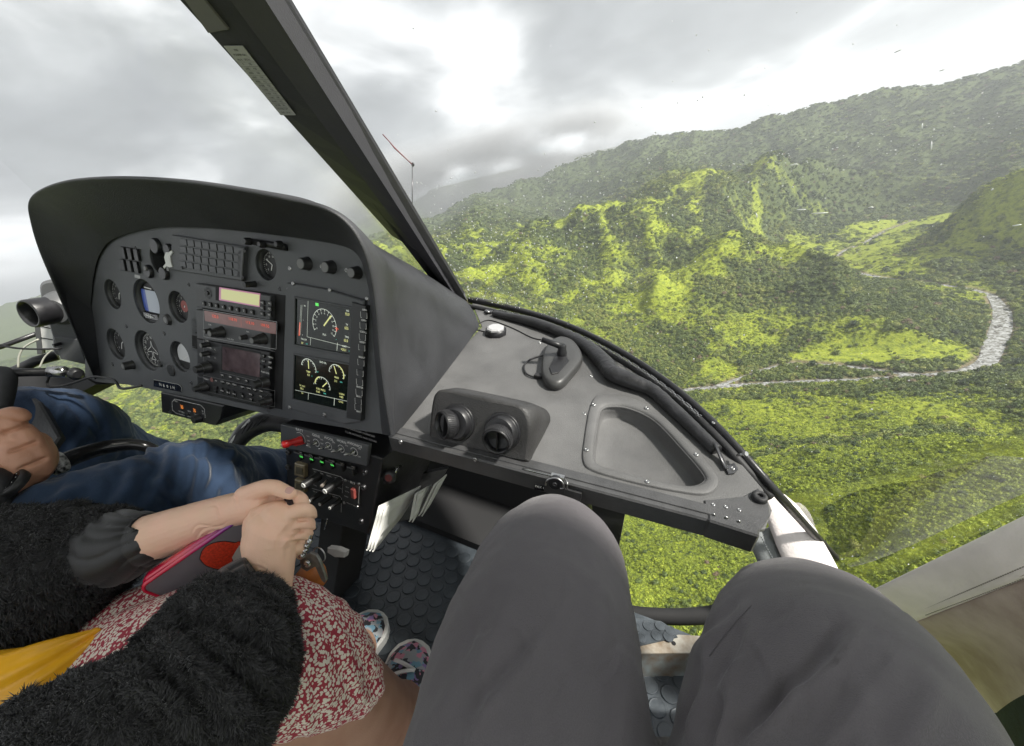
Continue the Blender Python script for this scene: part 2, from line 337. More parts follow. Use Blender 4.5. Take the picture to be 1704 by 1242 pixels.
def terrain(X, Y):
    # warp so that crests and flanks are not ruler-straight
    wx = X + fbm(X / 260, Y / 260, 4, 3) * 26; wy = Y + fbm(X / 260 + 9, Y / 260, 4, 5) * 26
    dr, rwid = seg_dist(X, Y, RIVER, RW); db, bw = seg_dist(X, Y, BRAID, BW)
    R = np.hypot(X, Y)
    base = 0.055 * np.maximum(dr - 50, 0) * sstep(30, 160, dr) + 5 * (fbm(X / 90, Y / 90, 4, 21)) * sstep(20, 90, dr)
    base = np.minimum(base, 60 + 30 * fbm(X / 700, Y / 700, 3, 8)) + 1.5
    base = base * (1 - sstep(3500, 7500, R)) + 10 * sstep(3500, 7500, R)
    h = base
    for pts, sl, rd in RIDGES:
        c = np.full(X.shape, -1e9)
        for i_ in range(len(pts) - 1):
            D, Z = seg_dist(wx, wy, pts[i_:i_ + 2], [p[2] for p in pts[i_:i_ + 2]])
            c = np.maximum(c, Z - sl * (np.sqrt(D * D + rd * rd) - rd) * (0.8 + 0.45 * np.exp(-D / 200)))
        k = 3.0 + 0.006 * R
        m = np.maximum(h, c); h = m + k * np.log1p(np.exp(-np.abs(h - c) / k)) * 0.8
    rel = np.clip((h - 6) / 60, 0, 1) 
    g = ridged(wx / 340, wy / 340, 5, 40, 0.48)
    g2 = ridged(wx / 75, wy / 75, 4, 60, 0.55)
    h = h + rel * ((g - 0.62) * 46 * (1 - .35 * sstep(1500, 2400, R)) * (0.5 + 0.6 * np.clip(h / 120, 0, 2.2)) + (g2 - 0.6) * 6 * (1 - .75 * sstep(1100, 2000, R))) * sstep(100, 500, R)
    h = h + rel * sstep(60, 200, R) * fbm(X / 30, Y / 30, 3, 77) * 3 * (1 - sstep(900, 1600, R))
    D_, _ = seg_dist(X, Y, MEAD); f_ = np.exp(-(D_ / 48) ** 2); h = h * (1 - f_) + (3.0 + 1.2 * fbm(X / 25, Y / 25, 3, 15)) * f_
    # river bed
    cut = np.minimum(dr - rwid * 1.0, db - bw * 1.0)
    h = np.minimum(h, 2.5 + np.maximum(cut, 0) * np.maximum(0.8 * EYE_Z / np.maximum(R, 50), 0.0) + 500 * sstep(120, 420, cut))
    h = np.where(cut < 60, h * sstep(0, 60, cut) + 1.2 * (1 - sstep(0, 60, cut)), h)
    h = np.where(cut < 6, -1.3 + (h + 1.3) * sstep(-2, 6, cut), h)
    return np.maximum(h, -1.4), cut
def veg_mask(X, Y, Z, cut, nz):
    """1 = open fern and grass, 0 = tree cover; the contrast also paints sun patches and cloud shadow"""
    n = fbm(X / 120, Y / 120, 5, 91) ; n2 = fbm(X / 28, Y / 28, 4, 97)
    g = ridged(X / 340, Y / 340, 4, 40, 0.48)
    m = 0.26 + 0.60 * n + 0.42 * n2
    for pts, sl, rd, gain, wid in [(RIDGES[6][0][:3], 0, 0, 0.45, 22), (RIDGES[6][0][2:], 0, 0, 0.8, 38), (RIDGES[4][0][2:], 0, 0, 0.4, 30), (RIDGES[7][0][1:], 0, 0, 0.75, 45), (RIDGES[8][0][1:], 0, 0, 0.45, 22), (RIDGES[0][0], 0, 0, 0.42, 30), (RIDGES[1][0], 0, 0, 0.5, 20), (RIDGES[2][0], 0, 0, 0.7, 40), (RIDGES[10][0], 0, 0, 0.45, 18), (RIDGES[11][0], 0, 0, .5, 16), (RIDGES[12][0], 0, 0, .5, 16), (RIDGES[13][0], 0, 0, .5, 14), (RIDGES[14][0], 0, 0, .5, 14), (RIDGES[15][0][3:], 0, 0, 0.4, 40), (RIDGES[17][0], 0, 0, .28, 110), (RIDGES[9][0], 0, 0, 0.3, 20)]:
        D, _ = seg_dist(X, Y, pts); m = m + gain * np.exp(-(D / wid) ** 2) * (0.8 + 0.8 * n2)
    R = np.hypot(X, Y)
    m = m + 0.50 * (1 - sstep(300, 430, R)) + 0.50 * (g - 0.52) - 0.5 * sstep(1300, 2000, R)  # last term paints cloud shadow on far hillsides as darker tree cover
    D, _ = seg_dist(X, Y, MEAD); m = m + 1.2 * (1 - sstep(14, 26, D + 12 * n2))
    mead2 = [wd(1480, 300, 1500), wd(1560, 290, 1500), wd(1640, 282, 1450)]
    D, _ = seg_dist(X, Y, mead2); m = m + 0.9 * (1 - sstep(50, 90, D))
    return np.clip(m, 0, 1)
def build_land():
    # one sheet, polar about a point under the camera: fine where it is seen, coarse behind
    a_f = np.radians(np.linspace(-62, 68, 760)); a_b = np.radians(np.linspace(68, 298, 70))[1:-1]
    az = np.concatenate([a_f, a_b]); na = len(az)
    rr = np.concatenate([[0.5], np.geomspace(25, 2600, 430), np.geomspace(2650, 9000, 70), [14000, 25000]]); nr = len(rr)
    A, Rr = np.meshgrid(az, rr); X = np.sin(A) * Rr; Y = np.cos(A) * Rr
    Z, cut = terrain(X, Y)
    Z = np.where(Rr > 9500, 0, Z)
    co = np.stack([X, Y, Z], -1).reshape(-1, 3)
    i = np.arange(nr - 1)[:, None] * na; j = np.arange(na)[None, :]; j2 = (j + 1) % na
    q = np.stack([i + j, i + j2, i + na + j2, i + na + j], -1).reshape(-1, 4)
    me = bpy.data.meshes.new('ground'); me.vertices.add(len(co)); me.vertices.foreach_set('co', co.ravel().astype(np.float32))
    me.loops.add(q.size); me.loops.foreach_set('vertex_index', q[:, ::-1].ravel().astype(np.int32)); me.polygons.add(len(q))
    me.polygons.foreach_set('loop_start', np.arange(0, q.size, 4, dtype=np.int32)); me.polygons.foreach_set('use_smooth', np.ones(len(q), bool)); me.update(); me.validate()
    veg = veg_mask(X, Y, Z, cut, None)
    at = me.attributes.new('open', 'FLOAT', 'POINT'); at.data.foreach_set('value', veg.ravel().astype(np.float32))
    at = me.attributes.new('bank', 'FLOAT', 'POINT'); at.data.foreach_set('value', (1 - sstep(1, 9, cut + 4 * fbm(X / 14, Y / 14, 2, 5))).ravel().astype(np.float32))
    # material
    m, N, L, b = nodes_mat('ground_cover'); b.inputs['Roughness'].default_value = 0.9; b.inputs['Specular IOR Level'].default_value = 0.15
    def attr(n): a = N.new('ShaderNodeAttribute'); a.attribute_name = n; return a.outputs['Fac']
    geo = N.new('ShaderNodeNewGeometry')
    def noise(s, d=6, r=0.65):
        n = N.new('ShaderNodeTexNoise'); n.inputs['Scale'].default_value = s; n.inputs['Detail'].default_value = d; n.inputs['Roughness'].default_value = r; L.new(geo.outputs['Position'], n.inputs['Vector']); return n.outputs['Fac']
    def ramp(v, st):
        r = N.new('ShaderNodeValToRGB'); L.new(v, r.inputs[0]); e = r.color_ramp.elements
        while len(e) < len(st): e.new(0.5)
        for k, (p, c) in enumerate(st): e[k].position = p; e[k].color = (*c, 1)
        return r.outputs[0]
    def mix(f, a, c):
        x = N.new('ShaderNodeMix'); x.data_type = 'RGBA'; L.new(f, x.inputs[0]); L.new(a, x.inputs[6]); L.new(c, x.inputs[7]); return x.outputs[2]
    nf = noise(0.12); nm = noise(0.02, 5)
    forest = ramp(nf, [(0.3, (0.035, 0.050, 0.018)), (0.5, (0.065, 0.088, 0.028)), (0.7, (0.11, 0.13, 0.045))])
    fern = ramp(nf, [(0.3, (0.085, 0.115, 0.022)), (0.5, (0.22, 0.265, 0.026)), (0.72, (0.33, 0.36, 0.04))])
    brown = ramp(nf, [(0.3, (0.10, 0.085, 0.045)), (0.7, (0.22, 0.18, 0.12))])
    mr = N.new('ShaderNodeMapRange'); mr.inputs[1].default_value = 0.25; mr.inputs[2].default_value = 0.62; L.new(attr('open'), mr.inputs[0])
    col = mix(mr.outputs[0], forest, fern); col = mix(attr('bank'), col, brown); L.new(col, b.inputs['Base Color'])
    bp = N.new('ShaderNodeBump'); bp.inputs['Strength'].default_value = 1.0; bp.inputs['Distance'].default_value = 3.0; L.new(noise(0.25, 8, 0.7), bp.inputs['Height']); L.new(bp.outputs[0], b.inputs['Normal'])
    me.materials.append(m)
    o = bpy.data.objects.new('ground', me); link(o, None, False); tag(o, kind='structure'); return o
ground = build_land()
def ribbon(name, pts, w, m, z=0.0, sub=10):
    p = spline(np.array([[a[0], a[1], b] for a, b in zip(pts, w)]), sub); n = len(p)
    t = np.gradient(p[:, :2], axis=0); t /= np.linalg.norm(t, axis=1)[:, None]; nrm = np.stack([-t[:, 1], t[:, 0]], 1)
    K = 9; V = []; F = []
    for i in range(n):
        for k in range(K):
            s = (k / (K - 1) * 2 - 1) * (p[i, 2] * .85 + 2.0); V.append((p[i, 0] + nrm[i, 0] * s, p[i, 1] + nrm[i, 1] * s, z))
    for i in range(n - 1):
        for k in range(K - 1): a = i * K + k; F.append((a, a + 1, a + K + 1, a + K))
    o = meshobj(name, V, F, m, None, True, False); tag(o, kind='structure'); return o
def water_mat():
    m, N, L, b = nodes_mat('river_water'); geo = N.new('ShaderNodeNewGeometry')
    b.inputs['Roughness'].default_value = 0.18; b.inputs['IOR'].default_value = 1.33
    n = N.new('ShaderNodeTexNoise'); n.inputs['Scale'].default_value = 0.22; n.inputs['Detail'].default_value = 5; n.inputs['Roughness'].default_value = 0.72; n.inputs['Distortion'].default_value = 0.3; L.new(geo.outputs['Position'], n.inputs['Vector'])
    r = N.new('ShaderNodeValToRGB'); L.new(n.outputs['Fac'], r.inputs[0]); e = r.color_ramp.elements
    e[0].position = 0.42; e[0].color = (0.12, 0.115, 0.10, 1); e[1].position = 0.64; e[1].color = (0.36, 0.37, 0.37, 1); L.new(r.outputs[0], b.inputs['Base Color'])
    r2 = N.new('ShaderNodeMapRange'); r2.inputs[1].default_value = 0.5; r2.inputs[2].default_value = 0.6; r2.inputs[3].default_value = 0.15; r2.inputs[4].default_value = 0.7; L.new(n.outputs['Fac'], r2.inputs[0]); L.new(r2.outputs[0], b.inputs['Roughness'])
    bp = N.new('ShaderNodeBump'); bp.inputs['Strength'].default_value = 0.6; bp.inputs['Distance'].default_value = 0.4; L.new(n.outputs['Fac'], bp.inputs['Height']); L.new(bp.outputs[0], b.inputs['Normal'])
    return m
WATER = water_mat()
ribbon('river', RIVER, RW, WATER, -0.35)
ribbon('river_channel', BRAID, BW, WATER, -0.32)
# ------------------------------------------------------------------ vegetation
def leaf_clump(name, seed, nleaf, size, m, droop=0.0, core=0.72, flat=0.85):
    r = np.random.default_rng(seed); V = []; F = []
    bm = bmesh.new(); bmesh.ops.create_icosphere(bm, subdivisions=2, radius=core)
    for v in bm.verts:
        d = 1 + 0.30 * math.sin(v.co.x * 5 + seed) * math.cos(v.co.y * 6 + seed * 2) + 0.2 * math.sin(v.co.z * 7 + seed * 3); v.co *= d; v.co.z *= flat
    bm.verts.index_update(); V = [tuple(v.co) for v in bm.verts]; F = [tuple(v.index for v in f.verts) for f in bm.faces]; bm.free()
    for _ in range(nleaf):
        d = r.normal(size=3); d /= np.linalg.norm(d); d[2] = d[2] * flat if d[2] > -0.3 else abs(d[2]) * flat
        rad = (core + 0.05 + r.random() * 0.34) * (1 + 0.28 * math.sin(d[0] * 5 + seed) * math.cos(d[1] * 6 + seed * 2))
        c = d * rad; n = d + r.normal(size=3) * 0.55; n /= np.linalg.norm(n); a = np.cross(n, [0.1, 0.2, 1.]); a /= np.linalg.norm(a); b = np.cross(n, a); th = r.random() * 6.28
        a, b = a * math.cos(th) + b * math.sin(th), b * math.cos(th) - a * math.sin(th); s = size * (0.6 + 0.8 * r.random()); k = len(V)
        V += [tuple(c - a * s), tuple(c + b * s * 0.55), tuple(c + a * s - n * s * 0.3), tuple(c - b * s * 0.55)]; F.append((k, k + 1, k + 2, k + 3))
    me = bpy.data.meshes.new(name); me.from_pydata(V, [], F); me.materials.append(m); return me
def leaf_mat(name, stops, inst=True, rough=0.55, trans=0.25):
    m, N, L, b = nodes_mat(name); b.inputs['Roughness'].default_value = rough; b.inputs['Specular IOR Level'].default_value = 0.3
    a = N.new('ShaderNodeAttribute'); a.attribute_name = 'tint'; a.attribute_type = 'INSTANCER' if inst else 'GEOMETRY'
    r = N.new('ShaderNodeValToRGB'); L.new(a.outputs['Fac'], r.inputs[0]); e = r.color_ramp.elements
    while len(e) < len(stops): e.new(0.5)
    for k, (p, c) in enumerate(stops): e[k].position = p; e[k].color = (*c, 1)
    geo = N.new('ShaderNodeNewGeometry'); n = N.new('ShaderNodeTexNoise'); n.inputs['Scale'].default_value = 0.9; n.inputs['Detail'].default_value = 3; L.new(geo.outputs['Position'], n.inputs['Vector'])
    mr = N.new('ShaderNodeMapRange'); mr.inputs[1].default_value = 0.3; mr.inputs[2].default_value = 0.7; mr.inputs[3].default_value = 0.80; mr.inputs[4].default_value = 1.5; L.new(n.outputs['Fac'], mr.inputs[0])
    sc = N.new('ShaderNodeVectorMath'); sc.operation = 'SCALE'; L.new(r.outputs[0], sc.inputs[0]); L.new(mr.outputs[0], sc.inputs['Scale']); L.new(sc.outputs[0], b.inputs['Base Color'])
    return m
LEAF = leaf_mat('tree_foliage', [(0.0, (0.045, 0.065, 0.020)), (0.3, (0.065, 0.095, 0.024)), (0.55, (0.105, 0.138, 0.032)), (0.75, (0.16, 0.19, 0.04)), (0.93, (0.22, 0.235, 0.06)), (1.0, (0.15, 0.115, 0.07))])
FERN = leaf_mat('fern_foliage', [(0.0, (0.075, 0.105, 0.020)), (0.5, (0.225, 0.275, 0.028)), (0.85, (0.35, 0.39, 0.045)), (1.0, (0.18, 0.15, 0.07))])
def scatter(name, pts, scale, rot, tint, protos, kindlabel):
    me = bpy.data.meshes.new(name); n = len(pts); me.vertices.add(n); me.vertices.foreach_set('co', pts.astype(np.float32).ravel())
    for nm, d in (('tint', tint), ('yaw', rot)):
        a = me.attributes.new(nm, 'FLOAT', 'POINT'); a.data.foreach_set('value', d.astype(np.float32))
    a = me.attributes.new('size', 'FLOAT_VECTOR', 'POINT'); a.data.foreach_set('vector', scale.astype(np.float32).ravel())
    a = me.attributes.new('pick', 'INT', 'POINT'); a.data.foreach_set('value', RNG.integers(0, len(protos), n).astype(np.int32))
    o = bpy.data.objects.new(name, me); link(o, None, False); tag(o, label=kindlabel, kind='stuff')
    ng = bpy.data.node_groups.new(name + '_scatter', 'GeometryNodeTree'); ng.interface.new_socket('Geometry', in_out='INPUT', socket_type='NodeSocketGeometry'); ng.interface.new_socket('Geometry', in_out='OUTPUT', socket_type='NodeSocketGeometry')
    N = ng.nodes; L = ng.links; gi = N.new('NodeGroupInput'); go = N.new('NodeGroupOutput'); ip = N.new('GeometryNodeInstanceOnPoints')
    L.new(gi.outputs[0], ip.inputs['Points'])
    g2i = N.new('GeometryNodeGeometryToInstance')
    for pm in reversed(protos):
        po = bpy.data.objects.new(pm.name, pm)           # mesh carrier only, never linked to the scene
        oi = N.new('GeometryNodeObjectInfo'); oi.inputs['Object'].default_value = po; L.new(oi.outputs['Geometry'], g2i.inputs[0])
    L.new(g2i.outputs[0], ip.inputs['Instance']); ip.inputs['Pick Instance'].default_value = True
    def na(nm, ty):
        q = N.new('GeometryNodeInputNamedAttribute'); q.data_type = ty; q.inputs[0].default_value = nm; return q.outputs[0]
    L.new(na('pick', 'INT'), ip.inputs['Instance Index']); L.new(na('size', 'FLOAT_VECTOR'), ip.inputs['Scale'])
    cb = N.new('ShaderNodeCombineXYZ'); L.new(na('yaw', 'FLOAT'), cb.inputs[2]); L.new(cb.outputs[0], ip.inputs['Rotation'])
    L.new(ip.outputs[0], go.inputs[0]); md = o.modifiers.new('scatter', 'NODES'); md.node_group = ng; return o
TREES = [leaf_clump('tree_crown', 3, 120, 0.20, LEAF), leaf_clump('tree_crown', 8, 110, 0.22, LEAF, flat=1.0), leaf_clump('tree_crown', 21, 130, 0.18, LEAF, flat=0.7)]
FERNS = [leaf_clump('fern_clump', 5, 90, 0.30, FERN, core=0.6, flat=0.55), leaf_clump('fern_clump', 14, 100, 0.24, FERN, core=0.66, flat=0.45)]
def plant():
    n = 400000
    az = np.radians(RNG.uniform(-60, 66, n)); r = np.exp(RNG.uniform(math.log(35), math.log(3300), n)); X = np.sin(az) * r; Y = np.cos(az) * r
    Z, cut = terrain(X, Y); v = veg_mask(X, Y, Z, cut, None)
    keep = cut > 2.5 + 2 * fbm(X / 25, Y / 25, 2, 61)
    u = RNG.random(n); istree = keep & (u > sstep(0.24, 0.60, v) * 0.985)
    isf = keep & ~istree
    big = np.exp(RNG.normal(0, 0.30, n)); s = (0.95 + 0.0036 * np.minimum(r, 1500) + 0.0012 * np.maximum(r - 1500, 0)) * big * 0.68
    tn = fbm(X / 70, Y / 70, 3, 131) * 0.5 + fbm(X / 400, Y / 400, 2, 132) * 0.5
    t = np.clip(0.52 + 0.65 * tn + RNG.normal(0, 0.19, n) - 0.16 * sstep(1300, 2200, r), 0, 0.93); t = np.where(RNG.random(n) < 0.02, 1.0, t)  # far crowns tinted darker to stand in for cloud shadow
    br = sstep(0.25, 0.5, fbm(X / 60 + 4, Y / 60, 3, 171)) * (r < 420); t = np.where((RNG.random(n) < 0.5 * br), 1.0, t)
    sc = np.stack([s, s, s * RNG.uniform(0.7, 1.15, n) * (1 - .45 * sstep(1200, 2200, r))], -1); pts = np.stack([X, Y, Z + s * 0.25], -1); rot = RNG.uniform(0, 6.28, n)
    scatter('forest_canopy', pts[istree], sc[istree], rot[istree], t[istree], TREES, 'dense mixed green forest canopy covering the valley sides')
    m = isf & (RNG.random(n) < 0.8); s2 = (0.40 + 0.0020 * r) * big; mead = (v > 0.90) & (r > 330); m = m & ~(mead & (RNG.random(n) < 0.85))
    sc = np.stack([s2, s2, s2 * RNG.uniform(0.5, 0.9, n)], -1); pts = np.stack([X, Y, Z + s2 * 0.1], -1)
    t = np.clip(0.5 + 0.5 * tn + RNG.normal(0, 0.16, n), 0, 0.95)
    scatter('fern_scrub', pts[m], sc[m], rot[m], t[m], FERNS, 'bright lime green fern scrub on the ridge crests')
plant()

def single_trees():
    bark = mat('bark', (0.10, 0.085, 0.07), 0.9); kinds = [(LEAF_A, 'tall dark green tree'), (LEAF_B, 'pale olive round tree')]
    spots = [(1352, 612, 0, 4.6, 'standing on the islet between the two river channels'), (1290, 560, 1, 4.4, 'with flat pale crown at the left end of the river meadow'), (1310, 556, 1, 3.6, 'small, right beside the flat pale one at the meadow'), (1500, 462, 0, 6.0, 'broad and alone between the upper and the lower river bends'),
             (1420, 548, 0, 5.0, 'at the back edge of the bright river meadow'), (1590, 560, 0, 4.2, 'on the bank left of the wide river reach'), (1690, 610, 0, 4.6, 'on the right bank below the wide river reach'), (1230, 610, 0, 4.4, 'on the near bank left of the river meadow'),
             (1320, 668, 0, 3.2, 'on the near slope just below the left river channel'), (1500, 650, 1, 3.2, 'on the near slope just below the right river bend'), (1600, 645, 0, 3.6, 'on the near slope under the foot of the wide reach'), (1420, 745, 0, 2.2, 'in the middle of the near fern slope'), (1560, 780, 1, 2.1, 'near the right edge of the near fern slope'), (1180, 1000 - 120, 0, 1.6, 'seen through the small lower window')]
    proto = {}
    for px, py, k, s, where in spots:
        ds = np.geomspace(90, 1400, 400); r_ = rw(px, py); r_ = r_ / math.hypot(r_[0], r_[1]); zt = terrain(r_[0] * ds[None], r_[1] * ds[None])[0][0]; hit = np.nonzero(zt >= EYE_Z + r_[2] * ds)[0]
        p = (r_[0] * ds[hit[0]], r_[1] * ds[hit[0]], zt[hit[0]]) if len(hit) else None
        if p is None: continue
        root = bpy.data.objects.new('tree', None); root.location = p; root.scale = (s, s, s); C.objects.link(root); tag(root, kinds[k][1] + ' ' + where, 'tree', 'single trees along the river and slopes')
        if k not in proto:
            tr = MB(); tr.tube([Vector((0, 0, -.6)), Vector((.03, 0, .2)), Vector((-.02, .04, .75)), Vector((.03, 0, 1.3))], [.085, .065, .05, .03], 8)
            for a in (0, 2.1, 4.2): tr.tube([Vector((0, .02, .55)), Vector((math.cos(a) * .25, math.sin(a) * .25, .85)), Vector((math.cos(a) * .5, math.sin(a) * .5, 1.1))], [.04, .03, .015], 6)
            tm = tr.mesh('trunk', [bark]); proto[k] = (tm, leaf_clump('crown', 31 + k, 420, .13, kinds[k][0], core=.62, flat=.75 if k == 0 else .5))
        for nm, me, z in (('trunk', proto[k][0], 0), ('crown', proto[k][1], 1.15)):
            o = bpy.data.objects.new(nm, me); o.location = (0, 0, z); C.objects.link(o); o.parent = root
LEAF_A = mat('dark_leaves', (.040, .065, .022), .6, var=.5, vscale=3); LEAF_B = mat('pale_leaves', (.17, .19, .07), .6, var=.4, vscale=3)
single_trees()
def boulders():
    r = random.Random(3); mb = MB(); bm = bmesh.new(); bmesh.ops.create_icosphere(bm, subdivisions=1, radius=1); bm.verts.index_update(); IV = [v.co.copy() for v in bm.verts]; IF = [tuple(v.index for v in f.verts) for f in bm.faces]; bm.free()
    for pts, w, n in ((RIVER, RW, 260), (BRAID, BW, 40)):
        p = spline(np.array([[a[0], a[1], b] for a, b in zip(pts, w)]), 12)
        for _ in range(n):
            i = r.randrange(1, len(p) - 1); t = p[i + 1][:2] - p[i - 1][:2]; t = t / np.linalg.norm(t); sgn = r.choice((-1, 1)); e = r.random(); s = p[i][2] * (1.15 - .9 * e * e) * sgn if r.random() < .6 else r.uniform(-1, 1) * p[i][2]
            c = Vector((p[i][0] - t[1] * s + r.uniform(-3, 3), p[i][1] + t[0] * s + r.uniform(-3, 3), -.3)); k = r.uniform(.4, 1.5) * (1 if r.random() < .9 else 1.7); mb.add([c + Vector((v.x * k * r.uniform(.8, 1.3), v.y * k * r.uniform(.8, 1.2), v.z * k * .6)) for v in IV], IF, False)
    o = mb.build('boulders', mat('river_rock', (.10, .095, .085), .8, var=.4, vscale=.4), None, False); tag(o, 'dark boulders scattered in and along the river bed', kind='stuff')
boulders()
# ------------------------------------------------------------------ haze
def build_haze():
    mb = MB(); mb.box((0, 0, 545), (1, 0, 0), (0, 1, 0), (0, 0, 1), 60000, 60000, 1094); o = mb.build('haze', None, None, False)
    m = bpy.data.materials.new('haze_air'); m.use_nodes = True; N = m.node_tree.nodes; L = m.node_tree.links; N.clear()
    out = N.new('ShaderNodeOutputMaterial'); pv = N.new('ShaderNodeVolumePrincipled'); pv.inputs['Color'].default_value = (0.90, 0.95, 1.0, 1); pv.inputs['Density'].default_value = 0.00015
    pv.inputs['Anisotropy'].default_value = 0.3
    L.new(pv.outputs[0], out.inputs['Volume']); o.data.materials.append(m); tag(o, label='pale haze filling the valley air', kind='stuff'); return o
build_haze()

def cloud_bank():
    # a low cloud resting on the far peaks
    c = wd(790, 255, 4600); a = math.atan2(c[0], c[1]); mb = MB(); ax = Vector((math.cos(a), -math.sin(a), 0)); ay = Vector((math.sin(a), math.cos(a), 0))
    mb.box((c[0], c[1], 640), ax, ay, Z3, 3600, 900, 800); o = mb.build('cloud_bank', None, None, False); tag(o, 'grey cloud bank resting on the far peaks', kind='stuff')
    m = bpy.data.materials.new('cloud_volume'); m.use_nodes = True; N = m.node_tree.nodes; L = m.node_tree.links; N.clear(); out = N.new('ShaderNodeOutputMaterial'); pv = N.new('ShaderNodeVolumePrincipled'); pv.inputs['Color'].default_value = (.97, .98, 1, 1); pv.inputs['Anisotropy'].default_value = .2
    tc = N.new('ShaderNodeTexCoord'); mp = N.new('ShaderNodeMapping'); mp.inputs['Scale'].default_value = (.0011, .0011, .0022); g = N.new('ShaderNodeNewGeometry'); L.new(g.outputs['Position'], mp.inputs[0]); n = N.new('ShaderNodeTexNoise'); n.inputs['Scale'].default_value = 1.0; n.inputs['Detail'].default_value = 4; L.new(mp.outputs[0], n.inputs['Vector'])
    s = N.new('ShaderNodeSeparateXYZ'); L.new(tc.outputs['Generated'], s.inputs[0])
    def edge(o_, a, b):
        r = N.new('ShaderNodeMapRange'); r.interpolation_type = 'SMOOTHSTEP'; r.inputs[1].default_value = a; r.inputs[2].default_value = b; L.new(o_, r.inputs[0]); return r.outputs[0]
    def mul(x, y):
        k = N.new('ShaderNodeMath'); k.operation = 'MULTIPLY'; L.new(x, k.inputs[0]); (L.new(y, k.inputs[1]) if not isinstance(y, float) else setattr(k.inputs[1], 'default_value', y)); return k.outputs[0]
    d = mul(mul(edge(s.outputs[0], 0, .25), edge(s.outputs[0], 1, .75)), mul(edge(s.outputs[2], 0.0, .35), edge(s.outputs[2], 1, .6))); nn = edge(n.outputs['Fac'], .38, .62); L.new(mul(mul(d, nn), .011), pv.inputs['Density'])
    L.new(pv.outputs[0], out.inputs['Volume']); o.data.materials.append(m)
Z3 = Vector((0, 0, 1))
cloud_bank()
# ================================================================== CABIN (cabin coordinates: eye at the origin, x right, y forward, z up)
X_, Y_, Z_ = Vector((1, 0, 0)), Vector((0, 1, 0)), Vector((0, 0, 1))
T8 = math.radians(8)
PAN = Plane(P(540, 590, 0.60), (1, 0, 0), (0, math.sin(T8), math.cos(T8)))
SHF = Plane(P(655, 722, 0.582), (1, 0, 0), (0, math.cos(T8), math.sin(T8)))
FLZ = -0.84
FLR = Plane((0, 0, FLZ), (1, 0, 0), (0, 1, 0))
TSC = 1 / FPX
M_ = dict(
    panel=mat('panel_grey', (0.082, 0.086, 0.092), 0.58, var=0.18, vscale=12, bump=0.3, bscale=900, rvar=0.12, detail=8),
    hood=mat('hood_black', (0.033, 0.034, 0.038), 0.55, var=0.25, vscale=8, bump=0.6, bscale=700, rvar=0.14, detail=8),
    shelf=mat('shelf_grey', (0.118, 0.117, 0.117), 0.56, var=0.26, vscale=7, bump=0.6, bscale=800, rvar=0.1, detail=8),
    rail=mat('rail_grey', (0.060, 0.060, 0.062), 0.42, var=0.2, vscale=25, bump=0.4, bscale=600, rvar=0.1),
    black=mat('black_plastic', (0.016, 0.016, 0.018), 0.38, var=0.2, vscale=40, bump=0.2, bscale=600, rvar=0.08),
    matte=mat('matte_black', (0.012, 0.012, 0.013), 0.8),
    rubber=mat('black_rubber', (0.018, 0.018, 0.020), 0.62, var=0.2, vscale=60, bump=0.3, bscale=300),
    leather=mat('black_leather', (0.022, 0.022, 0.024), 0.40, var=0.3, vscale=45, bump=1.0, bscale=130, rvar=0.1),
    steel=mat('steel', (0.42, 0.42, 0.42), 0.28, metal=1.0, var=0.15, vscale=80, rvar=0.1),
    dsteel=mat('dark_steel', (0.10, 0.10, 0.105), 0.35, metal=0.8, var=0.2, vscale=80),
    white=mat('white_paint', (0.70, 0.71, 0.70), 0.45, var=0.06, vscale=12, bump=0.3, bscale=300),
    wleather=mat('white_leather', (0.80, 0.74, 0.73), 0.48, var=0.07, vscale=14, bump=0.6, bscale=260, rvar=0.08),
    gleather=mat('grey_trim', (0.22, 0.235, 0.24), 0.55, var=0.1, vscale=20, bump=0.6, bscale=260),
    brown=mat('brown_trim', (0.33, 0.25, 0.23), 0.6, var=0.35, vscale=12, bump=0.8, bscale=160, col2=(0.50, 0.41, 0.39)),
    teal=mat('teal_carpet', (0.012, 0.024, 0.028), 0.9, var=0.3, vscale=60, bump=1.0, bscale=300),
    beige=mat('worn_beige_metal', (0.42, 0.40, 0.35), 0.5, vscale=30, col2=(0.20, 0.15, 0.10), bump=0.3),
    floor=mat('floor_rubber', (0.050, 0.060, 0.070), 0.42, var=0.3, vscale=22, bump=0.5, bscale=200, rvar=0.14, detail=8),
    text=mat('white_print', (0.72, 0.72, 0.70), 0.6),
    dtext=mat('black_print', (0.02, 0.02, 0.02), 0.6),
    placard=mat('placard_grey', (0.42, 0.42, 0.42), 0.6),
    paper=mat('paper', (0.66, 0.66, 0.64), 0.7, var=0.08, vscale=20),
    glassy=mat('dark_glass', (0.010, 0.010, 0.012), 0.07, spec=0.6),
)
SCREW = MB().lathe((0, 0, 0), Z_, [(1, 0), (1, 0.25), (0.8, 0.5), (0.45, 0.55), (0.4, 0.3)], 14).mesh('screw', [M_['steel']])
DSCREW = MB().lathe((0, 0, 0), Z_, [(1, 0), (1, 0.35), (0.8, 0.6), (0.45, 0.62), (0.4, 0.3)], 14).mesh('screw', [M_['dsteel']])
_FWH = RH @ np.array([0, 0, 1.])
def screw(pl, px, py, rpx, parent, off=0.0, me=None):
    q = pl.hit(px, py, off); r = rpx * TSC * q.dot(Vector(_FWH)); inst('screw', me or SCREW, q - pl.n * 0.0002, pl.n, parent, None, r)
def depth(q): return Vector(q).dot(Vector(_FWH))
def mpx(q, n): return n * TSC * depth(q)                 # n photo pixels at point q, in metres
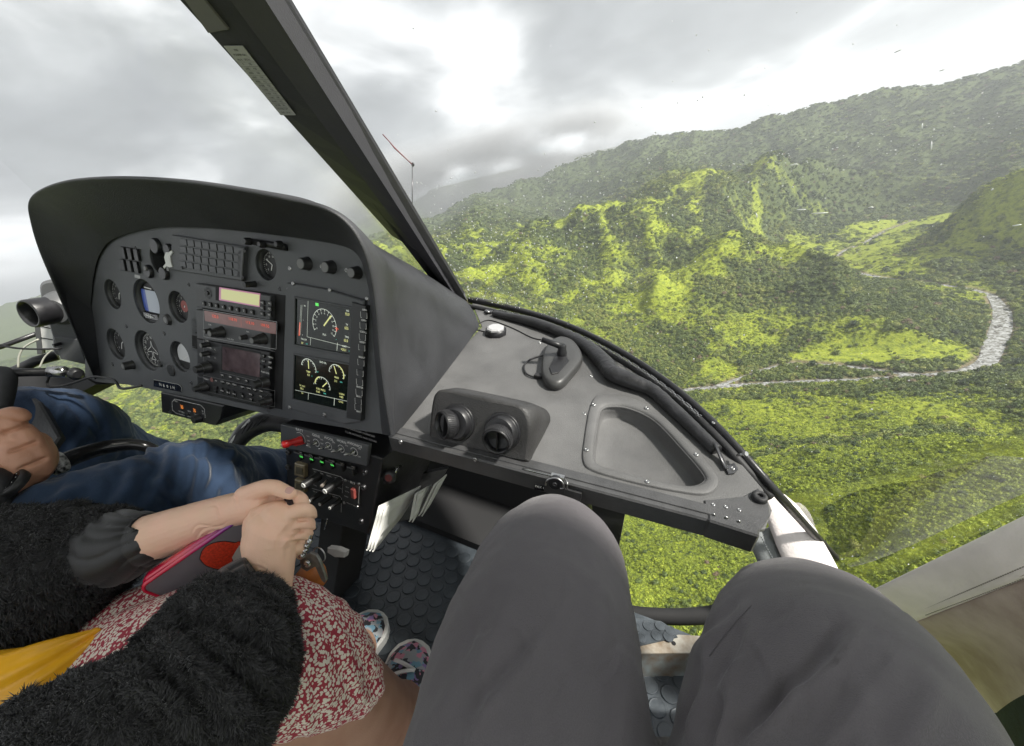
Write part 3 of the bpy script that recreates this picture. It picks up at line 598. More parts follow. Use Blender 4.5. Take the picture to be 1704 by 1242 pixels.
def plate(name, pl, outer, holes, thick, m, parent=None, off=0.0, bev=0.0008, smooth_outer=False):
    """flat plate with real holes; outer / holes are lists of plane coordinates"""
    cu = bpy.data.curves.new(name, 'CURVE'); cu.dimensions = '2D'; cu.fill_mode = 'BOTH'; cu.extrude = thick / 2; cu.bevel_depth = bev; cu.bevel_resolution = 1
    for ring in [outer] + holes:
        sp = cu.splines.new('POLY'); sp.points.add(len(ring) - 1); sp.use_cyclic_u = True
        for i, (a, b) in enumerate(ring): sp.points[i].co = (a, b, 0, 1)
    o = bpy.data.objects.new(name, cu); SC.collection.objects.link(o); dg = bpy.context.evaluated_depsgraph_get()
    me = bpy.data.meshes.new_from_object(o.evaluated_get(dg)); bpy.data.objects.remove(o); bpy.data.curves.remove(cu); me.name = name
    mm = Matrix([[pl.u[i], pl.v[i], pl.n[i], (pl.p + pl.n * (off - thick / 2))[i]] for i in range(3)] + [[0, 0, 0, 1]]); me.transform(mm)
    me.materials.clear(); me.materials.append(m); return link(bpy.data.objects.new(name, me), parent)
def circ(pl, px, py, r, n=40):
    a, b = pl.co(pl.hit(px, py)); return [(a + r * math.cos(2 * math.pi * i / n), b + r * math.sin(2 * math.pi * i / n)) for i in range(n)]
def cos_(pl, pts, off=0.0): return [pl.co(pl.hit(px, py, off)) for px, py in pts]
# ---------------------------------------------------------------- floor
floor = MB().box((-0.42, 0.10, FLZ - 0.02), X_, Y_, Z_, 1.85, 1.08, 0.04).build('floor', M_['floor']); tag(floor, kind='structure')
STUD = MB().lathe((0, 0, 0), Z_, [(0.0160, 0), (0.0158, 0.0018), (0.0146, 0.0024), (0.0135, 0.0018), (0.0132, 0.0018)], 16).mesh('floor_stud', [M_['floor']])
def studs():
    pit = 0.0365; seen = []; rest = MB()
    for j in range(-6, 24):
        for i in range(-36, 14):
            x = i * pit + (j % 2) * pit / 2; y = j * pit * 0.866
            if y > 0.625: continue
            c = RH.T @ np.array([x, y, FLZ]); 
            if c[2] <= 0.05: continue
            px, py = CX + FPX * c[0] / c[2], CY + FPX * c[1] / c[2]
            vis = (520 < px < 800 and 820 < py < 1242 and px < 790 - (py - 900) * 0.30) or (1070 < px < 1125 and 1130 < py < 1230)
            if vis: seen.append((-c[1], x, y))
            elif -150 < px < 1900 and py < 1500: rest.lathe((x, y, FLZ), Z_, [(0.0160, 0), (0.0158, 0.0018), (0.0146, 0.0024), (0.0135, 0.0018)], 10)
    seen.sort()
    for k, (_, x, y) in enumerate(seen):
        if k < 300: inst('floor_stud', STUD, (x, y, FLZ + 0.0002), Z_, floor)
        else: rest.lathe((x, y, FLZ), Z_, [(0.0160, 0), (0.0158, 0.0018), (0.0146, 0.0024), (0.0135, 0.0018)], 12)
    tag(rest.build('floor_studs', M_['floor'], floor), kind='stuff')
studs()
# footwell bulkhead, nose skin and an added roof strip out of view
shell = MB(); shell.box((-0.35, 0.80, -0.62), X_, Y_, Z_, 0.62, 0.02, 0.52); shell.box((-0.35, 0.72, FLZ + 0.005), X_, Y_, Z_, 0.62, 0.17, 0.03)
tag(shell.build('footwell_bulkhead', M_['matte']), kind='structure')
roof = MB(); roof.box((-0.30, -0.01, 0.49), X_, Y_, Z_, 2.2, 0.68, 0.04, 0.01); 
tag(roof.build('roof_sun_shield', mat('roof_shield_grey', (0.30, 0.30, 0.30), 0.9)), kind='structure')  # unseen roof strip, cut to block the sun and let skylight in behind
# ---------------------------------------------------------------- side shelf
def arc_px(pts, sub=6): return [tuple(x) for x in spline(pts, sub)]
EDGE = [(786, 504), (835, 518), (900, 536), (965, 562), (1040, 603), (1110, 652), (1170, 706), (1225, 765), (1268, 815)]
shelf = empty('instrument_shelf', SHF.hit(900, 700)); tag(shelf, 'grey textured side shelf with vents and a sunken tray beside the windscreen', 'dashboard shelf')
TRAY_O = arc_px([(978, 690), (988, 664), (1006, 658), (1050, 664), (1098, 690), (1150, 742), (1190, 790), (1194, 812), (1172, 826), (1120, 820), (1050, 805), (985, 786), (969, 768), (971, 735), (978, 690)], 5)[:-1]
TRAY_I = arc_px([(996, 695), (1001, 682), (1016, 677), (1048, 681), (1090, 702), (1136, 750), (1170, 790), (1170, 803), (1150, 810), (1110, 806), (1050, 792), (1000, 777), (989, 764), (990, 735), (996, 695)], 5)[:-1]
out = cos_(SHF, [(655, 722), (700, 660), (760, 590), (803, 545)] + arc_px(EDGE, 5) + [(1283, 850), (1272, 880), (1262, 882), (960, 803)])
plate('shelf_plate', SHF, out, [cos_(SHF, TRAY_I)], 0.003, M_['shelf'], shelf)
def ring_loft(name, rings, m, parent, closed=True, cap=False, smooth=True):
    V = [p for r in rings for p in r]; n = len(rings[0]); F = []
    for k in range(len(rings) - 1):
        for i in range(n if closed else n - 1): j = (i + 1) % n; F.append((k * n + i, k * n + j, (k + 1) * n + j, (k + 1) * n + i))
    if cap: F.append(tuple(range((len(rings) - 1) * n, len(rings) * n)))
    mb = MB(); mb.add(V, F, smooth); return mb.build(name, m, parent)
def tray():
    o = [SHF.hit(*p) for p in TRAY_O]; i = [SHF.hit(*p) for p in TRAY_I]; n = SHF.n; c = sum(i, Vector()) / len(i)
    mixr = lambda a, b, f: [x.lerp(y, f) for x, y in zip(a, b)]
    up = lambda r, d: [x + n * d for x in r]; sh = lambda r, f: [c + (x - c) * f for x in r]
    ring_loft('tray', [up(o, 0.0002), up(mixr(o, i, 0.06), 0.0030), up(mixr(o, i, 0.14), 0.0038), up(mixr(o, i, 0.75), 0.0038), up(mixr(o, i, 0.92), 0.0022), up(i, -0.002), up(sh(i, 0.985), -0.010), up(sh(i, 0.96), -0.0185), up(sh(i, 0.92), -0.021), up(sh(i, 0.5), -0.0212), up(sh(i, 0.02), -0.0212)], M_['shelf'], shelf, cap=True)
tray()
for p in [(988, 674), (1076, 680), (1159, 757), (976, 749), (1077, 802)]: screw(SHF, *p, 4.0, shelf, 0.004)
for p in [(898, 571), (984, 627), (972, 689)]: screw(SHF, *p, 3.3, shelf, 0.0)
# front rail of the shelf
def rail():
    A0 = SHF.hit(655, 722); B0 = SHF.hit(1180, 858); mb = MB()
    A = A0 + Vector((-0.004, 0, 0)); B = B0; ax = (B - A).normalized(); up = SHF.n; fw = up.cross(ax).normalized(); L = (B - A).length
    mb.box((A + B) / 2 - up * 0.0125 - fw * 0.004 + fw * 0.0, ax, fw, up, L, 0.010, 0.029, 0.002); o = mb.build('front_rail', M_['rail'], shelf)
    lip = MB(); lip.box((A + B) / 2 + up * 0.0025 + fw * 0.006, ax, fw, up, L, 0.014, 0.002, 0.0006); lip.build('rail_lip', M_['rail'], shelf)
    pl = Plane((A + B) / 2 - fw * 0.0092, ax, up)
    for p in [(667, 736), (791, 765)]: screw(pl, *p, 4.2, shelf)
    # riveted end bracket running into the door post
    C0 = SHF.hit(1178, 856); D0 = SHF.hit(1262, 882); ax = (D0 - C0).normalized(); fw = up.cross(ax).normalized(); L = (D0 - C0).length
    br = MB(); br.box((C0 + D0) / 2 - up * 0.011 - fw * 0.006, ax, fw, up, L, 0.012, 0.030, 0.002)
    top = [SHF.hit(*p, 0.003) for p in [(1178, 856), (1172, 832), (1236, 826), (1262, 812), (1278, 835), (1282, 858), (1264, 884)]]
    br.prism(top, up, 0.004, 0.001); br.build('end_bracket', M_['rail'], shelf)
    pl2 = Plane((C0 + D0) / 2 - fw * 0.0122, ax, up)
    for p in [(1187, 857), (1208, 862), (1229, 868)]: screw(pl2, *p, 3.4, shelf)
    for p in [(1187, 840), (1208, 844), (1230, 849)]: screw(SHF, *p, 3.4, shelf, 0.003)
    k = MB(); q = SHF.hit(1263, 830, 0.003); k.lathe(q, up, [(0.0085, 0), (0.0085, 0.004), (0.007, 0.006), (0.003, 0.006), (0.003, 0.003)], 20); k.build('bracket_bolt', M_['rubber'], shelf)
rail()
# twin eyeball vents on the shelf
def vent_box():
    v = empty('vent_box', SHF.hit(800, 720)); tag(v, 'black twin air vent box with two round eyeball nozzles on the grey shelf', 'air vent')
    FV = Plane(SHF.hit(800, 752, 0.0), (1, 0.02, 0), (0, 0.30, 0.95))
    fr = [FV.hit(*p) for p in arc_px([(714, 731), (716, 700), (720, 668), (726, 654), (740, 649), (790, 658), (850, 671), (872, 679), (882, 695), (885, 720), (880, 762), (872, 768), (800, 753), (714, 731)], 4)[:-1]]
    c = sum(fr, Vector()) / len(fr); n = FV.n
    bk = []
    for p in fr:
        w = p - n * 0.085; hh = (w - SHF.p).dot(SHF.n); w = w - SHF.n * max(0, hh) * 0.62 if hh > 0 else w; bk.append(w)
    ins = [p + (c - p).normalized() * 0.005 for p in fr]
    mid = [a.lerp(b, 0.5) + SHF.n * 0.006 for a, b in zip(fr, bk)]
    mb = MB(); nn = len(fr); V = [p + n * 0.003 for p in ins] + [p - n * 0.001 for p in fr] + mid + bk; F = [tuple(range(nn))]
    for k in range(3):
        for i in range(nn): j = (i + 1) % nn; F.append((k * nn + i, k * nn + j, (k + 1) * nn + j, (k + 1) * nn + i))
    F.append(tuple(reversed(range(3 * nn, 4 * nn)))); mb.add(V, F, True); o = mb.build('housing', mat('vent_plastic', (0.035, 0.034, 0.034), 0.45, var=0.2, vscale=30, bump=0.8, bscale=500, rvar=0.1), v)
    for e in o.data.polygons:
        if len(e.vertices) > 10: e.use_smooth = False
    for (px, py), rr, dirn in [((762, 703), 31, (-0.55, 0, -0.10)), ((836, 718), 32, (0.10, 0, -0.35))]:
        q = FV.hit(px, py, 0.003); r = mpx(q, rr)
        sock = MB(); sock.lathe(q, n, [(r * 1.02, -0.004), (r * 1.02, 0.002), (r * 0.98, 0.004), (r * 0.93, 0.003), (r * 0.90, 0.006), (r * 0.84, 0.011), (r * 0.78, 0.013)], 40); so = sock.build('eyeball', M_['black'], v)
        ax = (n + FV.u * dirn[0] + FV.v * dirn[2]).normalized(); R0 = r * 0.74; b = q + ax * 0.008
        noz = MB(); noz.lathe(b, ax, [(R0 * 0.9, 0), (R0, 0.004), (R0, 0.016), (R0 * 0.96, 0.018), (R0 * 0.86, 0.018), (R0 * 0.82, 0.012), (R0 * 0.80, 0.0065)], 36); no = noz.build('nozzle', M_['black'], so)
        vane = MB(); side = ax.cross(FV.u).normalized(); vane.box(b + ax * 0.0105, ax, side, ax.cross(side), 0.008, R0 * 1.6, 0.0016); vane.build('vane', M_['black'], so)
        hb = ax.orthogonal().normalized(); hc = ax.cross(hb); kn = MB()
        for k in range(48):
            a = 2 * math.pi * k / 48; rad = hb * math.cos(a) + hc * math.sin(a); kn.box(b + ax * 0.011 + rad * R0, ax, rad, ax.cross(rad), 0.010, 0.0018, 0.0013)
        tag(kn.build('knurling', M_['rubber'], so), kind='stuff')
        a = b + FV.v * r * 0.85 - ax * 0.004; 
vent_box()
# gps puck, wireless box, cables
def puck():
    q = SHF.hit(825, 556); r = mpx(q, 19); g = empty('receiver_puck', q); tag(g, 'small black receiver puck with a pale glossy top by the hood', 'antenna puck')
    MB().lathe(q, SHF.n, [(r * 0.98, 0.0), (r, 0.004), (r * 0.95, 0.010), (r * 0.86, 0.012)], 8).build('base', M_['black'], g)
    MB().lathe(q + SHF.n * 0.0122, SHF.n, [(r * 0.80, 0), (r * 0.78, 0.003), (r * 0.62, 0.005)], 8, smooth=False).build('cap', mat('pale_gloss', (0.45, 0.45, 0.46), 0.15), g)
    cab = MB(); cab.tube([SHF.hit(*p, 0.002) for p in [(806, 552), (790, 546), (812, 533), (850, 545), (885, 562), (905, 566)]], 0.0012, 6, sub=5); cab.build('cable', M_['rubber'], g)
puck()
def router():
    g = empty('wireless_box', SHF.hit(935, 615)); tag(g, 'black rounded triangular box with a swivel antenna lying on the grey shelf', 'wireless box')
    px = arc_px([(915, 578), (932, 570), (952, 576), (966, 594), (968, 610), (952, 632), (936, 649), (920, 652), (907, 645), (901, 630), (903, 605), (907, 590), (915, 578)], 4)[:-1]
    b = [SHF.hit(*p, 0.0) for p in px]; c = sum(b, Vector()) / len(b); n = SHF.n; S = lambda f, h: [c + (p - c) * f + n * h for p in b]
    off = SHF.v * 0.0
    ring_loft('case', [S(0.97, 0.001), S(1.0, 0.004), S(1.0, 0.010), S(0.96, 0.0155), S(0.88, 0.018), S(0.5, 0.019), S(0.02, 0.0192)], mat('case_grey', (0.050, 0.050, 0.050), 0.42, bump=0.2, rvar=0.05, vscale=30), g, cap=True)
    tri = MB(); tri.prism([SHF.hit(*p, 0.0205) for p in [(926, 585), (940, 588), (947, 600), (929, 620), (918, 622), (914, 612)]], n, 0.002, 0.0006); tri.build('recess_plate', M_['black'], g)
    q = SHF.hit(935, 590, 0.02); piv = MB(); piv.lathe(q, n, [(0.009, 0), (0.009, 0.006), (0.0075, 0.008), (0.0075, 0.018), (0.006, 0.02)], 18); piv.build('pivot', M_['black'], g)
    d = (SHF.hit(900, 566, 0.05) - SHF.hit(934, 578, 0.036)); a = q + n * 0.016; an = MB(); an.tube([a, a + d * 0.3, a + d * 1.0], [0.0062, 0.0055, 0.0048], 12); an.build('antenna', M_['black'], g)
    plug = MB(); e = SHF.hit(896, 626, 0.005); plug.box(e, SHF.u, SHF.v, n, 0.014, 0.010, 0.007, 0.001); plug.build('plug', M_['rubber'], g)
    cab = MB(); cab.tube([SHF.hit(*p, 0.004) for p in [(889, 628), (876, 622), (872, 610), (880, 600), (893, 594), (906, 592)]], 0.0016, 8, sub=6); cab.build('cable', M_['rubber'], g)
router()
# padded black air duct along the windscreen
def duct():
    g = empty('air_duct', SHF.hit(1020, 620)); tag(g, 'black leather wrapped air duct curving along the base of the windscreen', 'air duct')
    pts = [(822, 522, 7), (850, 528, 9), (885, 536, 11), (930, 552, 12), (975, 576, 14), (1005, 603, 17), (1020, 622, 19), (1048, 634, 18), (1085, 650, 15), (1115, 676, 14), (1145, 704, 14), (1172, 730, 14), (1192, 750, 13)]
    c = []; r = []
    for px, py, w in pts:
        q = SHF.hit(px, py, 0.0); rr = mpx(q, w * .86); c.append(SHF.hit(px, py, rr * 0.75)); r.append(rr)
    c2, r2 = smooth_path(c, r, 8); n = len(c2); V = []; F = []; K = 22
    for i, p in enumerate(c2):
        t = (c2[min(i + 1, n - 1)] - c2[max(i - 1, 0)]).normalized(); u = (SHF.n - t * SHF.n.dot(t)).normalized(); w = t.cross(u)
        for k in range(K):
            a = 2 * math.pi * k / K; cr = abs(math.sin(i * 0.9 + k * 0.35 + 2 * math.sin(k * 1.1 + i * 0.17))) * 0.09 * (0.5 + 0.5 * math.sin(i * 0.31)); V.append(p + (u * math.sin(a) * 0.85 + w * math.cos(a)) * r2[i] * (1 - cr))
    for i in range(n - 1):
        for k in range(K): j = (k + 1) % K; F.append((i * K + k, i * K + j, (i + 1) * K + j, (i + 1) * K + k))
    F += [tuple(reversed(range(K))), tuple(range((n - 1) * K, n * K))]; MB().add(V, F, True).build('padding', M_['leather'], g)
    b = MB(); b.tube([SHF.hit(1190, 738, 0.016), SHF.hit(1200, 762, 0.006), SHF.hit(1210, 782, 0.003)], [0.004, 0.0045, 0.005], 8, flat=0.4); b.prism([SHF.hit(*p, 0.004) for p in [(1206, 776), (1222, 770), (1229, 780), (1222, 787), (1212, 788)]], SHF.n, 0.003, 0.0006); b.build('bracket', M_['dsteel'], g)
    screw(SHF, 1219, 780, 3.5, g, 0.004)
    b = MB(); q = SHF.hit(813, 519, 0.004); b.box(q, X_, SHF.v, SHF.n, 0.02, 0.012, 0.006, 0.001); b.build('clamp', M_['dsteel'], g); screw(SHF, 812, 519, 3, g, 0.008)
duct()
# windscreen frame: curved sill with slotted steel strip, centre post, door post
FRM = [(782, 499), (835, 510), (900, 527), (965, 551), (1040, 590), (1110, 637), (1170, 688), (1230, 750), (1290, 818), (1340, 874), (1390, 928)]
def frame_pts(off, shift=(0, 0), f0=0, f1=11):
    td = {8: .50, 9: .55, 10: .60}; q = []
    for k in range(f0, min(f1, len(FRM))):
        px, py = FRM[k]; q.append(P(px + shift[0], py + shift[1], td[k] - off * .5) if k in td else SHF.hit(px + shift[0], py + shift[1], off))
    return q
def wframe():
    g = empty('windscreen', SHF.hit(1110, 640)); tag(g, 'curved clear windscreen with raindrops, black sill and slotted strip, right of the centre post', 'windscreen')
    mb = MB(); mb.tube(frame_pts(0.004), [0.010, 0.008, 0.0075, 0.0070, 0.0066, 0.0062, 0.006, 0.0058, 0.0055, 0.0055, 0.0055], 12, sub=8); mb.build('sill', M_['black'], g)
    mb = MB(); mb.tube(frame_pts(0.002, (-8, 10), 0, 9), 0.0062, 8, sub=8); mb.build('inner_seal', M_['rubber'], g)
    st = spline([tuple(SHF.hit(px - 4.5, py + 5.5, 0.0115)) for px, py in FRM[1:7]], 14); pts = [Vector(p) for p in st]
    strip = MB(); up = SHF.n
    for i in range(len(pts) - 1):
        a, b = pts[i], pts[i + 1]; d = (b - a); L = d.length; d.normalize(); s = up.cross(d)
        if i % 3 == 2: strip.box((a + b) / 2, d, s, up, L * 0.98, 0.0018, 0.0016)
        else:
            strip.box((a + b) / 2 + s * 0.0022, d, s, up, L * 1.02, 0.0010, 0.0016); strip.box((a + b) / 2 - s * 0.0022, d, s, up, L * 1.02, 0.0010, 0.0016)
    strip.build('slotted_strip', M_['steel'], g)
    for p in [(917, 545), (1187, 704)]: screw(SHF, *p, 3, g, 0.012)
    b = MB(); q = SHF.hit(1226, 758, 0.012); q2 = SHF.hit(1238, 756, 0.020); b.tube([q, q2], 0.0016, 8); b.lathe(q2, (q2 - q).normalized(), [(0.0032, 0), (0.0032, 0.004)], 6, smooth=False); b.build('latch_pin', M_['steel'], g)
    return g
wf = wframe()
def post():
    g = empty('centre_post', P(540, 250, 0.7)); tag(g, 'dark sloping windscreen centre post with a small printed speed placard', 'window post')
    ty0, ty1 = -260, 1.0
    def ext(a, ta, b, tb, f): # extend line beyond the top
        A = P(*a, ta); B = P(*b, tb); return A + (A - B) * f, B
    L0 = ext((298, 0), .440, (702, 449), .97, .5); L0b = ext((300, 0), .47, (706, 452), 1.0, .5)
    L1 = ext((389, 0), .425, (742, 480), .97, .5); L2 = ext((447, 0), .428, (763, 498), .98, .5); L2b = ext((455, 0), .437, (768, 500), .99, .5); L3 = ext((481, 0), .45, (778, 501), 1.0, .5); L3b = ext((470, 0), .50, (770, 500), 1.04, .5)
    def bar(name, ls, m):
        n = len(ls); mb = MB(); V = []; K = 12
        for k in range(K + 1):
            f = k / K
            V += [l[0].lerp(l[1], f) for l in ls]
        F = [];
        for k in range(K):
            for i in range(n): j = (i + 1) % n; F.append((k * n + i, k * n + j, (k + 1) * n + j, (k + 1) * n + i))
        F += [tuple(range(n)), tuple(range(K * n, K * n + n))]; mb.add(V, F, False); return mb.build(name, m, g)
    dark = mat('post_paint', (0.034, 0.034, 0.040), 0.5, var=0.12, vscale=8, bump=0.3, bscale=500); lite = mat('post_trim', (0.058, 0.057, 0.068), 0.6, var=0.1, vscale=8, bump=0.3, bscale=500)
    def off(l, d): return (l[0] + d, l[1] + d)
    nn = (Vector((0.0, -0.68, -0.73))) * 0.004
    bar('outer_flange', [off(L2b, nn * .2), off(L3, nn * .2), L3b, off(L2b, -nn * 6)], dark)
    bar('centre_trim', [off(L1, nn * 1.0), off(L2, nn * 1.0), off(L2, -nn * 5), off(L1, -nn * 5)], lite)
    L0t = (L0[0], L0[0].lerp(L0[1], 0.84)); L0bt = (L0b[0], L0b[0].lerp(L0b[1], 0.84))
    L1t = (L1[0], L1[0].lerp(L1[1], 0.84))
    fl = bar('inner_flange', [off(L0t, -nn * 0.2), off(L1t, -nn * 0.2), off(L1t, -nn * 5), off(L0bt, -nn)], dark)
    Lm = (L1[0] + Vector((-0.03, 0, 0)), L1[1] + Vector((-0.035, 0, 0)))
    bar('lower_flange', [off(Lm, -nn * 1.5), off(L1, -nn * 1.5), off(L1, -nn * 6), off(Lm, -nn * 5)], dark)
    # placards on the inner flange
    a0, a1 = L0; b0, b1 = L1; pv = (a1 - a0).normalized(); pu = (b0 - a0); pl = Plane(a0.lerp(a1, .5) - nn * 0.2, pu, -pv)
    from mathutils.bvhtree import BVHTree
    bv = BVHTree.FromPolygons([v.co for v in fl.data.vertices], [tuple(p.vertices) for p in fl.data.polygons])
    def on(px, py, off):
        d = Vector(rh(px, py)).normalized(); h = bv.ray_cast(Vector((0, 0, 0)), d)
        return (h[0] if h[0] is not None else pl.hit(px, py)) - d * off
    quad = [on(*p, 0.0055) for p in [(372, 77), (404, 77), (492, 192), (467, 192)]]
    qn = (quad[1] - quad[0]).cross(quad[3] - quad[0]).normalized(); qn = qn if qn.dot(quad[0]) < 0 else -qn; pl.n = qn
    MB().prism(quad, qn, 0.0008).build('speed_placard', M_['placard'], g)
    tl, tr, br_, bl = quad; t = MB()
    dn = ((bl - tl) + (br_ - tr)).normalized(); ac = ((tr - tl) + (br_ - bl)).normalized(); 
    rows = ['VNE', 'POWER ON', 'Hp ft   IAS kt', '0       155', '2000     150', '4000     144', '6000     138', '8000     132', '10 000    126', '12 000    120', '14 000    114', '16 000    108', '18 000    102', '20 000    96', 'POWER OFF', 'VNE - 30 kt']
    for i, s in enumerate(rows):
        f = (i + 0.8) / (len(rows) + 0.6); l = tl.lerp(bl, f); r = tr.lerp(br_, f); c = (l + r) / 2 + pl.n * 0.0004; h = (tl - bl).length / len(rows) * 0.62
        uu = (r - l).normalized(); text_into(t, s, c, uu, pl.n.cross(uu), h, squash=min(1.0, (r - l).length * 0.86 / (len(s) * h * 0.5)))
        if 2 <= i < 14: q = l.lerp(tl if i else l, 0); fl = (i + 1.3) / (len(rows) + 0.6); l2 = tl.lerp(bl, fl); r2 = tr.lerp(br_, fl); t.tube([l2 + pl.n * 0.0003, r2 + pl.n * 0.0003], 0.00012, 3)
    t.build('placard_print', M_['dtext'], g)
    quad2 = [on(*p, 0.0065) for p in [(302, -6), (334, -6), (380, 50), (346, 56), (312, 8)]]
    MB().prism(quad2, qn, 0.003, 0.0006).build('upper_plate', mat('upper_plate_grey', (.16, .155, .16), .5), g)
post()
def outside_probe():
    g = empty('outside_probe', P(686, 345, 1.6)); tag(g, 'thin bent red and black wire probe standing outside the windscreen', 'probe')
    MB().tube([P(686, 350, 1.6), P(686, 274, 1.6)], 0.0016, 6).build('mast', M_['dsteel'], g)
    MB().tube([P(686, 274, 1.6), P(672, 261, 1.6), P(657, 247, 1.6), P(648, 236, 1.6), P(637, 224, 1.6)], [0.0022, 0.0022, 0.003, 0.0018, 0.0022], 6).build('arm', mat('red_wire', (0.13, 0.02, 0.02), 0.5), g)
    MB().lathe(P(687, 274, 1.6), (0, 1, 0), [(0.006, -0.002), (0.008, 0), (0.006, 0.002)], 12).build('joint', M_['dsteel'], g)
outside_probe()
def door_post():
    g = empty('door_post', P(1320, 880, 0.6)); tag(g, 'white padded door post with grey stitched edge beside the right knee', 'door post')
    c = [P(1284, 822, .600), P(1300, 850, .590), P(1325, 895, .575), P(1352, 950, .56), P(1385, 1030, .54)]; r = [mpx(c[0], 14), mpx(c[1], 30), mpx(c[2], 38), mpx(c[3], 42), mpx(c[4], 46)]
    c2, r2 = smooth_path(c, r, 6); up = Vector((0, -0.6, 0.8)); mb = MB(); mb.tube(c2, [x * 0.92 for x in r2], 24, flat=0.35, up=up); mb.lathe(c2[0] , (c2[0] - c2[1]).normalized(), [(r2[0] * .5, 0), (r2[0] * .3, 0.004)], 12); o = mb.build('pad', M_['wleather'], g)
    e = [P(1262, 884, .598), P(1285, 930, .585), P(1310, 985, .57)]; mb = MB(); mb.tube(e, [mpx(e[0], 22), mpx(e[1], 24), mpx(e[2], 26)], 12, sub=4, flat=0.4, up=up); mb.build('grey_edge', M_['gleather'], g)
    st = MB(); a, b = P(1266, 893, .574), P(1302, 960, .560)
    for k in range(16): p = a.lerp(b, k / 16.); q = a.lerp(b, (k + .6) / 16.); st.tube([p, q], 0.0007, 5)
    st.build('stitching', M_['gleather'], g)
door_post()
def door_sill():
    g = empty('door_sill', P(1600, 960, 0.5)); tag(g, 'white leather covered door sill with stitched seam at the right edge', 'door sill')
    A = P(1440, 1010, .66); B = P(1800, 832, .44); D = (B - A).normalized()
    def line(pxa, ta, pxb, tb): a_, b_ = P(*pxa, ta), P(*pxb, tb); return a_ + (a_ - b_) * .28, b_
    Ls = [line((1440, 988), .70, (1800, 812), .46), line((1450, 985), .685, (1800, 815), .445), line((1490, 992), .665, (1800, 850), .43), line((1530, 1010), .65, (1800, 895), .42), line((1545, 1022), .645, (1800, 922), .418), line((1548, 1028), .66, (1800, 930), .43)]
    def sheet(name, Ls, m, K=40, sm=True):
        V = []; F = []; n = len(Ls)
        for k in range(K + 1):
            f = k / K
            for l in Ls: V.append(l[0].lerp(l[1], f))
        for k in range(K):
            for i in range(n - 1): F.append((k * n + i, k * n + i + 1, (k + 1) * n + i + 1, (k + 1) * n + i))
        MB().add(V, F, sm).build(name, m, g)
    def fine(Ls, s=4):
        a = spline([tuple(l[0]) + tuple(l[1]) for l in Ls], s); return [(Vector(x[:3]), Vector(x[3:])) for x in a]
    sheet('pad', fine(Ls), M_['wleather'])
    L2 = [line((1547, 1024), .655, (1800, 926), .425), line((1552, 1030), .648, (1800, 934), .42), line((1575, 1058), .655, (1800, 985), .425), line((1600, 1085), .67, (1800, 1045), .435), line((1620, 1150), .70, (1800, 1120), .46), line((1625, 1190), .73, (1800, 1170), .48)]
    sheet('lower_trim', fine(L2), M_['brown'])
    L3 = [line((1590, 1070), .74, (1800, 1040), .49), line((1625, 1150), .72, (1800, 1140), .46), line((1640, 1260), .74, (1800, 1260), .47), line((1650, 1400), .76, (1850, 1400), .49)]
    sheet('door_carpet', fine(L3), M_['teal'])
    st = MB()
    for off, t0, t1 in [(0, .6435, .4165), (7, .646, .4175)]:
        a, b = P(1540, 1013 + off * 1.6, t0), P(1800, 902 + off * 3.6, t1)
        for k in range(70): st.tube([a.lerp(b, k / 70.), a.lerp(b, (k + .6) / 70.)], 0.0006, 4)
    st.build('stitching', mat('thread', (0.25, 0.23, 0.20), 0.8), g)
    MB().tube([P(1548, 1021, .648), P(1800, 917, .4175)], 0.0022, 8).build('piping', M_['brown'], g)
door_sill()
# heel rest in front of the right seat
def heel():
    g = empty('heel_rest', P(1110, 1070, 0.8)); tag(g, 'worn beige heel rest with a studded rubber tread between the knees', 'heel rest')
    TL = Plane((0, 0, -0.775), X_, Y_)
    MB().prism([TL.hit(*p) for p in [(1040, 1026), (1100, 1033), (1118, 1045), (1128, 1060), (1040, 1080)]], Z_, 0.004, 0.001).build('tread', M_['floor'], g)
    for px, py in [(1057, 1043), (1078, 1042), (1098, 1042), (1115, 1050), (1066, 1062), (1092, 1058), (1112, 1060), (1048, 1060)]:
        q = TL.hit(px, py, 0.0002); inst('tread_stud', STUD, q, Z_, g, None, 0.62)
    MB().prism([TL.hit(*p, -0.003) for p in [(1040, 1074), (1130, 1056), (1230, 1062), (1230, 1085), (1040, 1088)]], Z_, 0.003, 0.0006).build('beige_plate', M_['beige'], g)
    q = TL.hit(1121, 1071, -0.003); MB().lathe(q, Z_, [(0.004, 0), (0.004, 0.001)], 12).build('slot', M_['matte'], g)
    a = TL.hit(1040, 1088, -0.004); b = TL.hit(1230, 1085, -0.004); mb = MB(); mb.add([a, b, b + Vector((0, -0.01, -0.07)), a + Vector((0, -0.01, -0.07)), a + Vector((0, .01, -0.07)), b + Vector((0, .01, -0.07))], [(0, 1, 2, 3), (3, 2, 5, 4), (0, 4, 5, 1)]); mb.build('riser', mat('grey_riser', (0.20, 0.23, 0.235), 0.5, vscale=25, col2=(0.13, 0.10, 0.07)), g)
heel()
rim = MB(); rim.tube([P(1020, 1015, .90), P(1075, 1024, .88), P(1150, 1026, .86), P(1210, 1015, .84), P(1290, 960, .78)], [0.016, 0.016, 0.017, 0.018, 0.018], 10, sub=5)
lw = empty('lower_window', P(1120, 900, .75)); tag(lw, 'small clear lower window with black rim between the two knees under the shelf', 'window')
rim.build('rim', M_['matte'], lw)
MB().tube([P(968, 800, .66), P(976, 880, .74), P(990, 960, .84), P(1010, 1020, .90)], 0.014, 10, sub=4).build('upright', M_['black'], lw)
